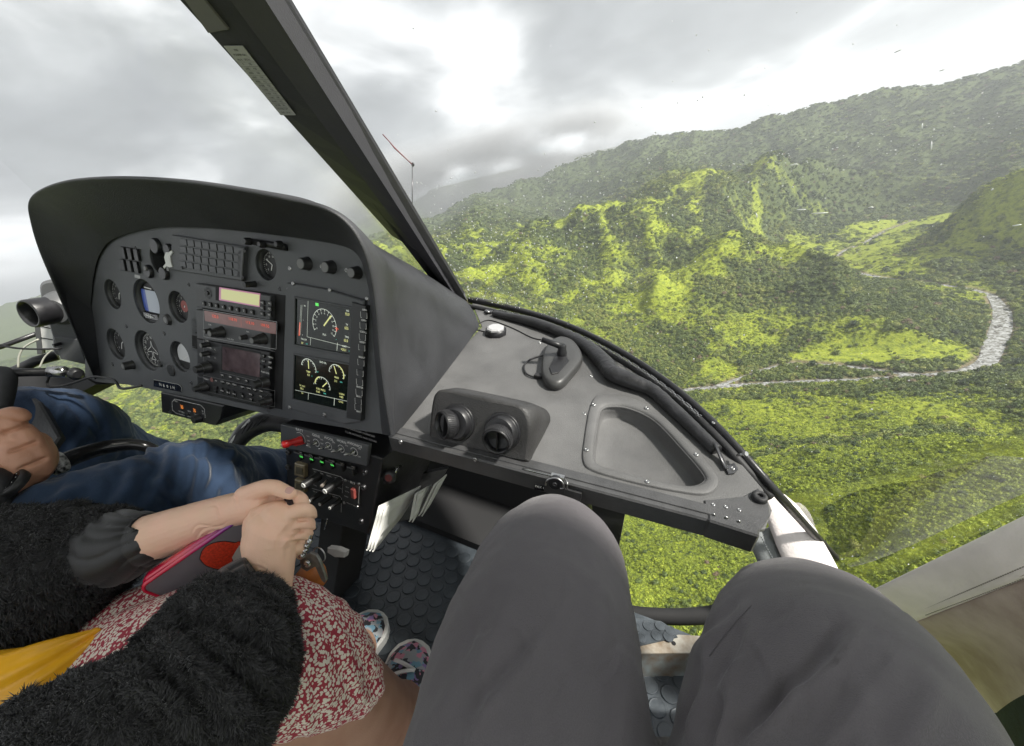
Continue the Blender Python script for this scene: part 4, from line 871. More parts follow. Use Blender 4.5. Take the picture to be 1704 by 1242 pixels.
# ================================================================== INSTRUMENT PANEL
def za(x, y): return (180 + x / 3.704, 370 + y / 3.704)
def zv(x, y): return (480 + x / 5.644, 480 + y / 5.644)
def zr(x, y): return (330 + x / 5.4, 460 + y / 5.4)
def zc(x, y): return (470 + x / 6.712, 695 + y / 6.712)
def zg(x, y): return (180 + x / 4.969, 390 + y / 4.969)
def zl(x, y): return (240 + x / 8.872, 600 + y / 8.872)
def emis(name, col, e, rough=0.3): return mat(name, col, rough, emit=e)
M_.update(
    screen=mat('screen_black', (0.010, 0.014, 0.012), 0.12, spec=0.5),
    e_white=emis('screen_white', (0.70, 0.75, 0.66), 0.20), e_yel=emis('screen_yellow', (0.60, 0.60, 0.25), 0.25), e_grn=emis('screen_green', (0.10, 0.60, 0.10), 0.35),
    e_cyan=emis('screen_cyan', (0.08, 0.45, 0.38), 0.22), e_red=emis('screen_red', (0.75, 0.10, 0.05), 0.25), e_amb=emis('lamp_amber', (0.95, 0.30, 0.06), 0.4),
    lcd=emis('lcd_yellow', (0.50, 0.50, 0.24), 0.22), lcdfr=emis('lcd_frame', (0.5, 0.2, 0.34), 0.12), redglass=mat('red_glass', (0.26, 0.13, 0.12), 0.22, var=0.1, vscale=30),
    button=mat('button_grey', (0.075, 0.078, 0.082), 0.5), radio=mat('radio_grey', (0.062, 0.064, 0.068), 0.5, var=0.1, vscale=40, bump=0.2, bscale=700), knob=mat('knob_black', (0.020, 0.020, 0.021), 0.42, rvar=0.08, vscale=80),
    knobface=mat('knob_face', (0.16, 0.16, 0.16), 0.5), dial=mat('dial_black', (0.012, 0.012, 0.013), 0.5), well=mat('gauge_well', (0.030, 0.031, 0.033), 0.5),
    red=mat('red_plastic', (0.50, 0.02, 0.02), 0.35), amberw=mat('amber_window', (0.24, 0.20, 0.12), 0.25, spec=0.6, var=0.2, vscale=60),
)
panel = empty('dashboard', PAN.hit(420, 560)); tag(panel, 'black helicopter instrument panel under a curved glare hood, full of gauges and screens', 'dashboard')
FACE = arc_px([(142, 634), (143, 580), (147, 530), (153, 478), (159, 446), (168, 421), (183, 400), (214, 387), (265, 376), (340, 376), (421, 383), (502, 393), (563, 403), (594, 415), (609, 438), (619, 479), (625, 530), (629, 590), (634, 650), (638, 722)], 4) + [(475, 695), (370, 672), (265, 650), (215, 640)]
GAUGES = [  # centre px, radius px (vertical), style
    (188, 490, 25, 'plain'), (244, 502, 37, 'horizon'), (297, 511, 27, 'red'), (193, 573, 27, 'plain2'), (245, 584, 35, 'compass'), (300, 594, 27, 'white'), (443, 441, 26, 'rpm')]
holes = []; ginfo = []
for px, py, rp, st in GAUGES:
    q = PAN.hit(px, py); r = mpx(q, rp); ginfo.append((q, r, st, px, py)); holes.append(circ(PAN, px, py, r))
q8 = PAN.hit(264, 432); r8 = mpx(q8, 24); holes.append(circ(PAN, 264, 432, r8))
plate('panel_face', PAN, cos_(PAN, FACE), holes, 0.003, M_['panel'], panel)
MB().prism([PAN.hit(*p, -0.05) for p in FACE], PAN.n, 0.02).build('panel_backing', M_['matte'], panel)
def ring(mb, c, n, r0, r1, h0=0, a0=0, a1=360, seg=40, mi=0, u=None, v=None):
    """flat ring sector"""
    u = u or PAN.u; v = v or PAN.v; k = max(3, int(seg * abs(a1 - a0) / 360)); V = []; F = []
    for i in range(k + 1):
        a = math.radians(a0 + (a1 - a0) * i / k); d = u * math.cos(a) + v * math.sin(a); V += [c + d * r0 + n * h0, c + d * r1 + n * h0]
    for i in range(k): F.append((2 * i, 2 * i + 1, 2 * i + 3, 2 * i + 2))
    mb.add(V, F, False, mi)
def bar2(mb, a, b, w, n, mi=0):
    d = (b - a).normalized(); s = n.cross(d) * (w / 2); mb.add([a - s, b - s, b + s, a + s], [(0, 1, 2, 3)], False, mi)
def pol(c, r, deg, u=None, v=None): a = math.radians(deg); return c + (u or PAN.u) * (r * math.cos(a)) + (v or PAN.v) * (r * math.sin(a))
def knob(name, q, axis, r, h, parent, m=None, face=True, n=20, cap=None):
    b = MB(); b.lathe(q, axis, [(r * 1.12, 0), (r * 1.12, h * 0.12), (r, h * 0.18), (r * 0.92, h * 0.95), (r * 0.85, h)], n); o = b.build(name, m or M_['knob'], parent)
    return o
def facecap(q, axis, r, h, parent, m): MB().lathe(q + Vector(axis) * (h + 0.0001), axis, [(r, 0), (r * 0.95, 0.0004)], 18).build('knob_cap', m, parent)
for q, r, st, px, py in ginfo:
    dp = 0.010
    g = MB().lathe(q, PAN.n, [(r * 1.0, -0.0002), (r * 0.985, -0.002), (r * 0.95, -0.004), (r * 0.93, -dp * 0.5), (r * 0.86, -dp * 0.55), (r * 0.84, -dp)], 44, cap0=False, cap1=False).build('gauge', M_['well'], panel)
    MB().lathe(q - PAN.n * (dp + 0.002), PAN.n, [(r * 0.95, 0), (r * 0.95, 0.0016)], 40).build('dial', M_['dial'], g)
    mk = MB(); c = q - PAN.n * (dp - 0.0004); R = r * 0.80
    if st in ('plain', 'plain2', 'red', 'rpm'):
        for k in range(30):
            a = -130 + k * 9.3 - 90 + 180; L = 0.16 if k % 3 == 0 else 0.08; bar2(mk, pol(c, R, a), pol(c, R * (1 - L), a), R * 0.03, PAN.n)
        for k in range(8): text_into(mk, str(k if st != 'rpm' else (k * 5)), pol(c, R * 0.66, 220 - k * 36), PAN.u, PAN.v, R * 0.22)
        bar2(mk, c, pol(c, R * 0.75, 35 if st != 'rpm' else 150), R * 0.07, PAN.n); bar2(mk, c, pol(c, R * 0.5, 250), R * 0.09, PAN.n)
        mk.build('markings', M_['text'], g)
        if st == 'rpm':
            y = MB(); ring(y, c, PAN.n, R * 0.99, R * 1.06, 0.0002, -60, 70); y.build('yellow_arc', mat('gauge_yellow', (0.45, 0.38, 0.2), 0.5), g)
        if st == 'red':
            y = MB(); ring(y, c, PAN.n, R * 0.1, R * 0.45, 0.0001); y.build('red_disc', mat('gauge_red', (0.30, 0.07, 0.06), 0.5), g)
    elif st == 'horizon':
        mats = [mat('horizon_blue', (0.05, 0.10, 0.42), 0.3), mat('horizon_pale', (0.42, 0.46, 0.54), 0.3), mat('horizon_ground', (0.16, 0.15, 0.15), 0.4), M_['text']]
        s = MB()
        K = 24
        for i in range(K):                          # domed blue card fading to pale
            a = -1 + 2 * i / K; b = -1 + 2 * (i + 1) / K; ha = math.sqrt(max(0, 1 - a * a)); hb = math.sqrt(max(0, 1 - b * b)); lo = -0.62
            da, db = 0.004 * ha, 0.004 * hb
            s.add([c + PAN.u * a * R + PAN.v * max(-ha, lo) * R + PAN.n * da, c + PAN.u * b * R + PAN.v * max(-hb, lo) * R + PAN.n * db, c + PAN.u * b * R + PAN.v * min(hb, .62) * R + PAN.n * db, c + PAN.u * a * R + PAN.v * min(ha, .62) * R + PAN.n * da], [(0, 1, 2, 3)], False, 0 if a < -0.35 else 1)
        s.build('attitude_card', None, g, mats=mats)
        b = MB(); b.box(c - PAN.v * R * 0.85 + PAN.n * 0.005, PAN.u, PAN.v, PAN.n, R * 1.5, R * 0.42, 0.006, 0.002); b.build('inclinometer', M_['glassy'], g)
        b = MB(); bar2(b, c - PAN.v * R * 0.80 - PAN.u * R * 0.4 + PAN.n * 0.0095, c - PAN.v * R * 0.86 + PAN.u * R * 0.35 + PAN.n * 0.0095, R * 0.05, PAN.n)
        for dx in (-.1, .08): bar2(b, c + PAN.u * dx * R - PAN.v * R * 0.72 + PAN.n * 0.0096, c + PAN.u * dx * R - PAN.v * R * 0.93 + PAN.n * 0.0096, R * 0.05, PAN.n)
        bar2(b, c + PAN.v * R * 0.75 - PAN.u * R * .35 + PAN.n * .004, c + PAN.v * R * .72 + PAN.u * R * .35 + PAN.n * .004, R * .06, PAN.n)
        tag(b.build('reticle_marks', M_['text'], g), kind='stuff')
    elif st == 'compass':
        cr = MB()
        for k in range(72):
            a = k * 5; L = 0.14 if k % 2 == 0 else 0.08; bar2(cr, pol(c, R, a), pol(c, R * (1 - L), a), R * 0.022, PAN.n)
        for k, s in enumerate('3 6 E 12 15 S 21 24 W 30 33 N'.split()):
            a = 60 - k * 30; dd = PAN.u * math.cos(math.radians(a)) + PAN.v * math.sin(math.radians(a)); text_into(cr, s, c + dd * R * 0.74, dd.cross(PAN.n) * -1 if False else PAN.n.cross(dd) * -1, dd, R * 0.24)
        ap = [(0, .55), (.07, .2), (.5, -.1), (.5, -.2), (.07, -.1), (.05, -.4), (.2, -.52), (.2, -.6), (-.2, -.6), (-.2, -.52), (-.05, -.4), (-.07, -.1), (-.5, -.2), (-.5, -.1), (-.07, .2)]
        pp = [c + PAN.u * x * R + PAN.v * y * R + PAN.n * 0.001 for x, y in ap]
        for i in range(len(pp)): bar2(cr, pp[i], pp[(i + 1) % len(pp)], R * 0.035, PAN.n)
        cr.build('compass_card', M_['text'], g)
    elif st == 'white':
        f = MB(); f.lathe(c, PAN.n, [(R * 0.98, 0), (R * 0.98, 0.001)], 36); f.build('white_face', mat('dial_white', (0.62, 0.63, 0.64), 0.35), g)
        b = MB(); b.add([c - PAN.u * R + PAN.n * .0016 - PAN.v * R * .45, c + PAN.u * R + PAN.n * .0016 - PAN.v * R * .45, c + PAN.u * R * .7 - PAN.v * R + PAN.n * .0016, c - PAN.u * R * .7 - PAN.v * R + PAN.n * .0016], [(0, 1, 2, 3)]); b.build('lower_dark_band', M_['dial'], g)  # dark band across the lower part of the white dial
        b = MB(); bar2(b, c - PAN.u * R * .35 - PAN.v * R * .35 + PAN.n * .002, c + PAN.u * R * .45 + PAN.v * R * .1 + PAN.n * .002, R * .06, PAN.n); b.build('needle', M_['text'], g)
    gl = MB().lathe(q - PAN.n * (dp * 0.45), PAN.n, [(r * 0.93, 0), (r * 0.93, 0.0006)], 40)
# clock cluster at the top
def cluster():
    g = MB().lathe(q8, PAN.n, [(r8, -0.0002), (r8 * .97, -0.004), (r8 * .9, -0.03)], 36, cap0=False, cap1=False).build('clock_well', M_['well'], panel)
    MB().lathe(q8 - PAN.n * 0.031, PAN.n, [(r8, 0), (r8, 0.001)], 30).build('clock_back', M_['dial'], g)
    b = MB(); 
    for p, w in [((250, 452), 11), ((276, 455), 11), ((283, 415), 9), ((262, 410), 13)]:
        q = PAN.hit(*p, 0.001); rr = mpx(q, w); b.lathe(q, PAN.n, [(rr, -0.001), (rr, 0.004), (rr * .85, 0.006)], 20)
    b.build('clock_bezel', M_['black'], g)
    for p in [(243, 447), (281, 448)]:
        q = PAN.hit(*p, 0.0075); rr = mpx(q, 4.2); MB().lathe(q, PAN.n, [(rr, 0), (rr * .8, .002)], 14).build('clock_knob', M_['knobface'], g)
    fg = [zg(475, 150), zg(500, 150), zg(520, 135), zg(532, 150), zg(510, 185), zg(518, 240), zg(530, 270), zg(508, 275), zg(480, 265), zg(460, 285), zg(455, 265), zg(475, 240), zg(462, 190)]
    MB().prism([PAN.hit(*p, 0.0085) for p in fg], PAN.n, 0.002).build('white_figure', M_['text'], g)
cluster()
def bil(pl, quad, off=0.0):
    c = [pl.hit(*p, off) for p in quad]                       # tl, tr, br, bl
    return lambda a, b: (c[0] * (1 - a) + c[1] * a) * (1 - b) + (c[3] * (1 - a) + c[2] * a) * b
def qbox(mb, pl, quad, h, base=0.0, bev=0.001, mi=0):
    return mb.prism([pl.hit(*p, base) + pl.n * h for p in quad], pl.n, h + 0.001, bev, mi)
def btn(mb, pl, f, a, b, w, h, t, bev=0.0006, mi=0):
    """raised key at fraction (a,b) of size (w,h) in metres"""
    mb.box(f(a, b) + pl.n * t * 0.5, pl.u, pl.v, pl.n, w, h, t, bev, mi)
# annunciator panel of 36 small captions
def annunciator():
    Q = [(293, 391), (415, 411), (411, 468), (291, 449)]; g = qbox(MB(), PAN, Q, 0.007, 0, 0.0015).build('annunciator', M_['panel'], panel)
    f = bil(PAN, [(301, 396), (404, 412), (402, 463), (299, 445)], 0.007); W = (f(1, .5) - f(0, .5)).length / 8; H = (f(.5, 1) - f(.5, 0)).length / 4
    tile = MB().box((0, 0, 0.0007), X_, Y_, Z_, W * 0.84, H * 0.80, 0.0016, 0.0004).mesh('caption_tile', [mat('caption_dark', (0.045, 0.048, 0.052), 0.4)])
    sl = MB()
    for j in range(4):
        for i in range(8):
            p = f((i + .5) / 8, (j + .5) / 4); inst('caption_tile', tile, p, PAN.n, g, PAN.u)
            q = f((i + 1.0) / 8, (j + .5) / 4) + PAN.n * 0.0003; sl.box(q, PAN.u, PAN.v, PAN.n, W * 0.13, H * 0.7, 0.0004)
    sl.build('caption_slots', M_['matte'], g)
    rb = MB(); qbox(rb, PAN, [(406, 412), (415, 413), (411, 468), (403, 465)], 0.0085); rb.build('side_strip', M_['radio'], g)
    for p in [(303, 446), (408, 418), (405, 462)]: screw(PAN, *p, 2.6, g, 0.0088, DSCREW)
annunciator()
# left warning lights
def warn():
    Q = [(203, 410), (236, 415), (235, 456), (202, 450)]; g = qbox(MB(), PAN, Q, 0.002).build('switch_block', M_['well'], panel); f = bil(PAN, Q, 0.002)
    for j in range(2):
        for i in range(3):
            b = MB(); btn(b, PAN, f, (i + .5) / 3, (j + .5) / 2, 0.0125, 0.021, 0.004); b.build('push_switch', M_['black'], g)
    b = MB(); b.prism([PAN.hit(*p, 0.001) for p in [(224, 457), (233, 459), (233, 464), (224, 462)]], PAN.n, 0.001); b.build('small_label', M_['placard'], panel)
warn()
# knobs and lettering along the top right
def topknobs():
    Q = [(474, 412), (606, 433), (610, 470), (474, 450)]; 
    t = MB()
    for px, py, rr in [(513, 439, 9.5), (553, 445, 9.5), (596, 454, 9)]:
        q = PAN.hit(px, py, 0); r = mpx(q, rr); ax = PAN.n
        k = knob('rotary_knob', q, ax, r * 1.1, 0.013, panel, n=12); facecap(q, ax, r * 0.85, 0.013, k, M_['knobface'])
    for s, x, y in [('NIGHT', 502, 421), ('DAY', 498, 427), ('OFF', 495, 435), ('SYST LITE', 558, 426), ('INSTR', 600, 436)]:
        q = PAN.hit(x, y, 0.0004); text_into(t, s, q, PAN.u, PAN.v, mpx(q, 6.5), bold=0.00005)
    for px, py in [(553, 445), (596, 454)]:
        q = PAN.hit(px, py, 0.0004); r = mpx(q, 14); ring(t, q, PAN.n, r, r * 1.1, 0, 55, 125); 
    q = PAN.hit(513, 439, .0004); 
    for a in (120, 145, 170): bar2(t, pol(q, mpx(q, 12), a), pol(q, mpx(q, 16), a), mpx(q, 1), PAN.n)
    tag(t.build('panel_lettering', M_['text'], panel), kind='stuff')
    for p in [(483, 447), (536, 444), (577, 450), (481, 481)]: screw(PAN, *p, 4.0, panel)
    for p in [(315, 474), (466, 481), (335, 410), (211, 543), (274, 555), (188, 606), (319, 637), (226, 413), (447, 683)]: screw(PAN, *p, 3.4, panel, 0, DSCREW)
    screw(PAN, 198, 537, 1.5, panel)
    q = PAN.hit(425, 473); knob('dimmer_knob', q, PAN.n, mpx(q, 5), 0.018, panel, n=12)
    # black knob bar above the rpm gauge
    b = MB(); b.tube([PAN.hit(418, 402, 0.004), PAN.hit(476, 412, 0.004)], mpx(q, 6), 10, flat=.8); bb = b.build('gauge_light_bar', M_['black'], panel)
    for p in [(416, 402), (440, 407), (468, 407)]:
        q = PAN.hit(*p, 0.008); MB().lathe(q, PAN.n, [(mpx(q, 6), 0), (mpx(q, 6), .006), (mpx(q, 4), .009)], 14).build('light_cap', M_['knob'], bb)
    # knobs sticking out under the gauges
    for p, w, L, cap in [((222, 607), 7, 0.018, True), ((268, 606), 5, 0.004, False), ((281, 532), 9, 0.006, True), ((286, 616), 11, 0.003, False)]:
        q = PAN.hit(*p); ax = (PAN.n + PAN.u * (0.0)).normalized(); k = knob('gauge_knob', q, ax, mpx(q, w), L, panel, n=18)
        if cap: facecap(q, ax, mpx(q, w * .55), L, k, M_['knobface'])
topknobs()
# radio stack -----------------------------------------------------------
def keyfield(name, pl, f, cells, w, h, t, parent, m=None):
    me = MB().box((0, 0, t / 2), X_, Y_, Z_, w, h, t, 0.0005).mesh(name, [m or M_['knob']])
    for a, b in cells: inst(name, me, f(a, b), pl.n, parent, pl.u)
def txt(mb, pl, s, px, off, hpx, mi=0, bold=0.0, sq=1.0):
    q = pl.hit(*px, off); text_into(mb, s, q, pl.u, pl.v, mpx(q, hpx) * 1.35, mi, bold, sq)
def stack():
    back = qbox(MB(), PAN, [zr(35, 60), zr(790, 170), zr(760, 1200), zr(60, 1040)], 0.0015).build('stack_mount', M_['matte'], panel)
    H = 0.010
    # unit 1: transceiver with yellow display
    Q = [zr(35, 62), zr(702, 172), zr(695, 388), zr(38, 268)]; u1 = qbox(MB(), PAN, Q, H).build('radio_unit', M_['radio'], panel); f = bil(PAN, Q, H)
    MB().prism([PAN.hit(*zr(*p), H + .0003) for p in [(155, 92), (192, 98), (188, 222), (155, 216)]], PAN.n, .0005).build('display_edge', M_['matte'], u1)
    MB().prism([PAN.hit(*zr(*p), H + .0004) for p in [(188, 98), (556, 156), (550, 278), (186, 214)]], PAN.n, .0006).build('display_frame', M_['lcdfr'], u1)
    MB().prism([PAN.hit(*zr(*p), H + .0010) for p in [(205, 112), (548, 168), (544, 266), (203, 204)]], PAN.n, .0006).build('display', M_['lcd'], u1)
    rr = MB(); q = PAN.hit(*zr(88, 150), H)
    for k in range(6):
        a = k * 60 + 30; s = mpx(q, 7.5); ring(rr, q, PAN.n, s * .75, s * 1.25, 0.001, a - 20, a + 20)
    rr.lathe(q, PAN.n, [(mpx(q, 3.4), 0), (mpx(q, 3), .0025)], 14); rr.build('selector_pad', M_['knob'], u1)
    c1 = [((x - 35) / 667., .86) for x in (58, 122, 185, 250, 315, 380, 445, 510)]; keyfield('key', PAN, f, c1, mpx(q, 7.5), mpx(q, 7.5), .003, u1)
    keyfield('key', PAN, f, [(.845, .38), (.94, .36), (.845, .60), (.94, .58), (.845, .85), (.94, .83)], mpx(q, 8.5), mpx(q, 7), .003, u1)
    t = MB()
    for i, (a, b) in enumerate(c1): p = f(a, b) + PAN.n * .0032; text_into(t, str(i + 1), p, PAN.u, PAN.v, mpx(q, 5))
    for (a, b), s in zip([(.845, .38), (.94, .36), (.845, .60), (.94, .58), (.845, .85), (.94, .83)], ['MN', 'FN', 'CH', 'SQ', 'TX', 'OK']): text_into(t, s, f(a, b) + PAN.n * .0032, PAN.u, PAN.v, mpx(q, 3.6))
    t.build('key_lettering', M_['text'], u1)
    # unit 2: nav / com with red digits
    Q = [zr(40, 292), zr(712, 405), zr(705, 662), zr(45, 548)]; u2 = qbox(MB(), PAN, Q, H * 1.1).build('radio_unit', M_['radio'], panel)
    HH = H * 1.1; ed = MB()
    cs = [PAN.hit(*zr(*p), HH + .0004) for p in [(44, 298), (706, 410), (700, 656), (49, 543)]]
    for i in range(4): bar2(ed, cs[i], cs[(i + 1) % 4], 0.0007, PAN.n)
    ed.build('edge_line', mat('edge_metal', (.35, .35, .35), .4, metal=.6), u2)
    MB().prism([PAN.hit(*zr(*p), HH + .0003) for p in [(52, 308), (698, 418), (696, 522), (60, 402)]], PAN.n, .0005).build('display', M_['redglass'], u2)
    t = MB()
    for s, p in [('120.3', (150, 362)), ('118.70', (308, 388)), ('113.10', (462, 420)), ('109.55', (598, 444))]: txt(t, PAN, s, zr(*p), HH + .0007, 5.2, 0, 0, 1.15)
    bar2(t, PAN.hit(*zr(383, 380), HH + .0007), PAN.hit(*zr(385, 450), HH + .0007), .0003, PAN.n); t.build('digits', M_['e_red'], u2)
    t = MB()
    for s, p in [('COM', (102, 436)), ('NAV', (445, 500)), ('PULL TEST', (290, 567)), ('KHZ', (530, 540))]: txt(t, PAN, s, zr(*p), HH + .0005, 2.6)
    t.build('lettering', M_['text'], u2)
    for p, w, L in [((110, 490), 4.2, .010), ((215, 500), 9, .012), ((430, 545), 4.2, .010), ((590, 560), 9, .012)]:
        q = PAN.hit(*zr(*p), HH); k = knob('tuning_knob', q, PAN.n, mpx(q, w), L, u2)
        if w > 5: q2 = q + PAN.n * L; knob('inner_knob', q2, PAN.n, mpx(q, w * .68), .008, k); facecap(q2, PAN.n, mpx(q, w * .52), .008, k, M_['knobface'])
        else: facecap(q, PAN.n, mpx(q, w * .7), L, k, M_['knobface'])
    # unit 3: moving map navigator
    Q = [zr(42, 556), zr(695, 672), zr(688, 1015), zr(45, 882)]; u3 = qbox(MB(), PAN, Q, H).build('navigator_unit', M_['black'], panel); f = bil(PAN, Q, H)
    MB().prism([PAN.hit(*zr(*p), H + .0003) for p in [(208, 612), (562, 682), (556, 922), (205, 845)]], PAN.n, .0006).build('bezel', M_['matte'], u3)
    MB().prism([PAN.hit(*zr(*p), H + .0008) for p in [(218, 630), (556, 698), (550, 908), (216, 838)]], PAN.n, .0006).build('screen', mat('map_screen', (0.05, 0.03, 0.03), 0.10, spec=0.8, col2=(0.16, 0.11, 0.115), vscale=18), u3)
    ed = MB(); cs = [PAN.hit(*zr(*p), H + .0004) for p in [(46, 562), (690, 676), (684, 1008), (49, 876)]]
    for i in (0, 3): bar2(ed, cs[i], cs[(i + 1) % 4], 0.0005, PAN.n)
    bar2(ed, PAN.hit(*zr(192, 860), H + .001), PAN.hit(*zr(520, 940), H + .001), .0006, PAN.n)
    ed.build('edge_line', mat('edge_metal', (.3, .3, .3), .4, metal=.6), u3)
    keyfield('key', PAN, bil(PAN, [(0, 0), (1, 0), (1, 1), (0, 1)], 0) if 0 else (lambda a, b: PAN.hit(*zr(a, b), H)), [(585, 715), (648, 728), (582, 762), (645, 775), (582, 808), (645, 820), (213, 888), (285, 905), (357, 922), (432, 940)], mpx(cs[0], 8.5), mpx(cs[0], 5), .003, u3)
    t = MB()
    for s, p in [('D', (585, 715)), ('MENU', (648, 728)), ('CLR', (582, 762)), ('ENT', (645, 775)), ('RNG', (645, 820)), ('CDI', (213, 888)), ('OBS', (285, 905)), ('MSG', (357, 922)), ('FPL', (432, 940)), ('COM', (75, 580)), ('PUSH SQ', (90, 640)), ('VLOC', (88, 720)), ('C', (150, 660)), ('V', (150, 735)), ('PUSH CRSR', (600, 865))]: txt(t, PAN, s, zr(*p), H + .0032, 3.0)
    t.build('lettering', M_['text'], u3)
    for p, w, L, ax in [((90, 612), 4.5, .012, None), ((90, 692), 4.5, .012, None), ((95, 815), 10, .013, None), ((610, 945), 10, .012, None)]:
        q = PAN.hit(*zr(*p), H); k = knob('selector_knob', q, PAN.n, mpx(q, w), L, u3)
        if w > 5: knob('inner_knob', q + PAN.n * L, PAN.n, mpx(q, w * .65), .010, k); rg = MB(); rg.lathe(q + PAN.n * L, PAN.n, [(mpx(q, w * .93), 0), (mpx(q, w * .9), .0008)], 24); rg.build('knob_ring', M_['dsteel'], k)
        else: facecap(q, PAN.n, mpx(q, w * .8), L, k, M_['knobface'])
    # unit 4: audio panel with keys
    Q = [zr(42, 884), zr(692, 1025), zr(690, 1182), zr(46, 1035)]; u4 = qbox(MB(), PAN, Q, H).build('audio_unit', M_['black'], panel)
    ed = MB(); cs = [PAN.hit(*zr(*p), H + .0004) for p in [(46, 890), (688, 1030), (686, 1176), (50, 1030)]]
    for i in range(4): bar2(ed, cs[i], cs[(i + 1) % 4], 0.0005, PAN.n)
    ed.build('edge_line', mat('edge_metal', (.3, .3, .3), .4, metal=.6), u4); F_ = lambda a, b: PAN.hit(*zr(a, b), H)
    keyfield('key', PAN, F_, [(217, 950), (270, 963), (325, 975), (398, 995), (452, 1007), (508, 1020), (563, 1032), (165, 1000), (162, 1033)], mpx(cs[0], 7), mpx(cs[0], 5), .003, u4)
    keyfield('tall_key', PAN, F_, [(215, 1022), (268, 1038), (322, 1052), (395, 1068)], mpx(cs[0], 7), mpx(cs[0], 9), .003, u4)
    keyfield('wide_key', PAN, F_, [(470, 1062), (470, 1105), (560, 1080), (650, 1055)], mpx(cs[0], 12), mpx(cs[0], 4), .003, u4)
    t = MB()
    for s, p in [('COM1', (217, 950)), ('COM2', (270, 963)), ('COM3', (325, 975)), ('NAV1', (398, 995)), ('NAV2', (452, 1007)), ('ADF', (508, 1020)), ('MKR', (563, 1032)), ('MIC1', (215, 1030)), ('MIC2', (268, 1046)), ('MIC3', (322, 1060)), ('TEL', (395, 1076)), ('SPKR', (470, 1062)), ('ISO', (560, 1080)), ('ICS', (470, 1105)), ('PA', (158, 940)), ('AUDIO', (70, 925))]: txt(t, PAN, s, zr(*p), H + .0032, 2.8)
    t.build('lettering', M_['text'], u4)
    q = F_(122, 930); MB().lathe(q, PAN.n, [(mpx(q, 4), 0), (mpx(q, 3.4), .0012)], 12).build('red_lens', M_['redglass'], u4)
    for p, w, L in [((70, 990), 8, .012), ((640, 1110), 8, .011)]:
        q = F_(*p); k = knob('volume_knob', q, PAN.n, mpx(q, w), L, u4); knob('inner_knob', q + PAN.n * L, PAN.n, mpx(q, w * .65), .009, k)
    return back
stack()
MB().prism([PAN.hit(*zg(*p), 0.0008) for p in [(688, 650), (780, 655), (780, 968), (695, 965)]], PAN.n, .001).build('cover_strip', M_['matte'], panel)
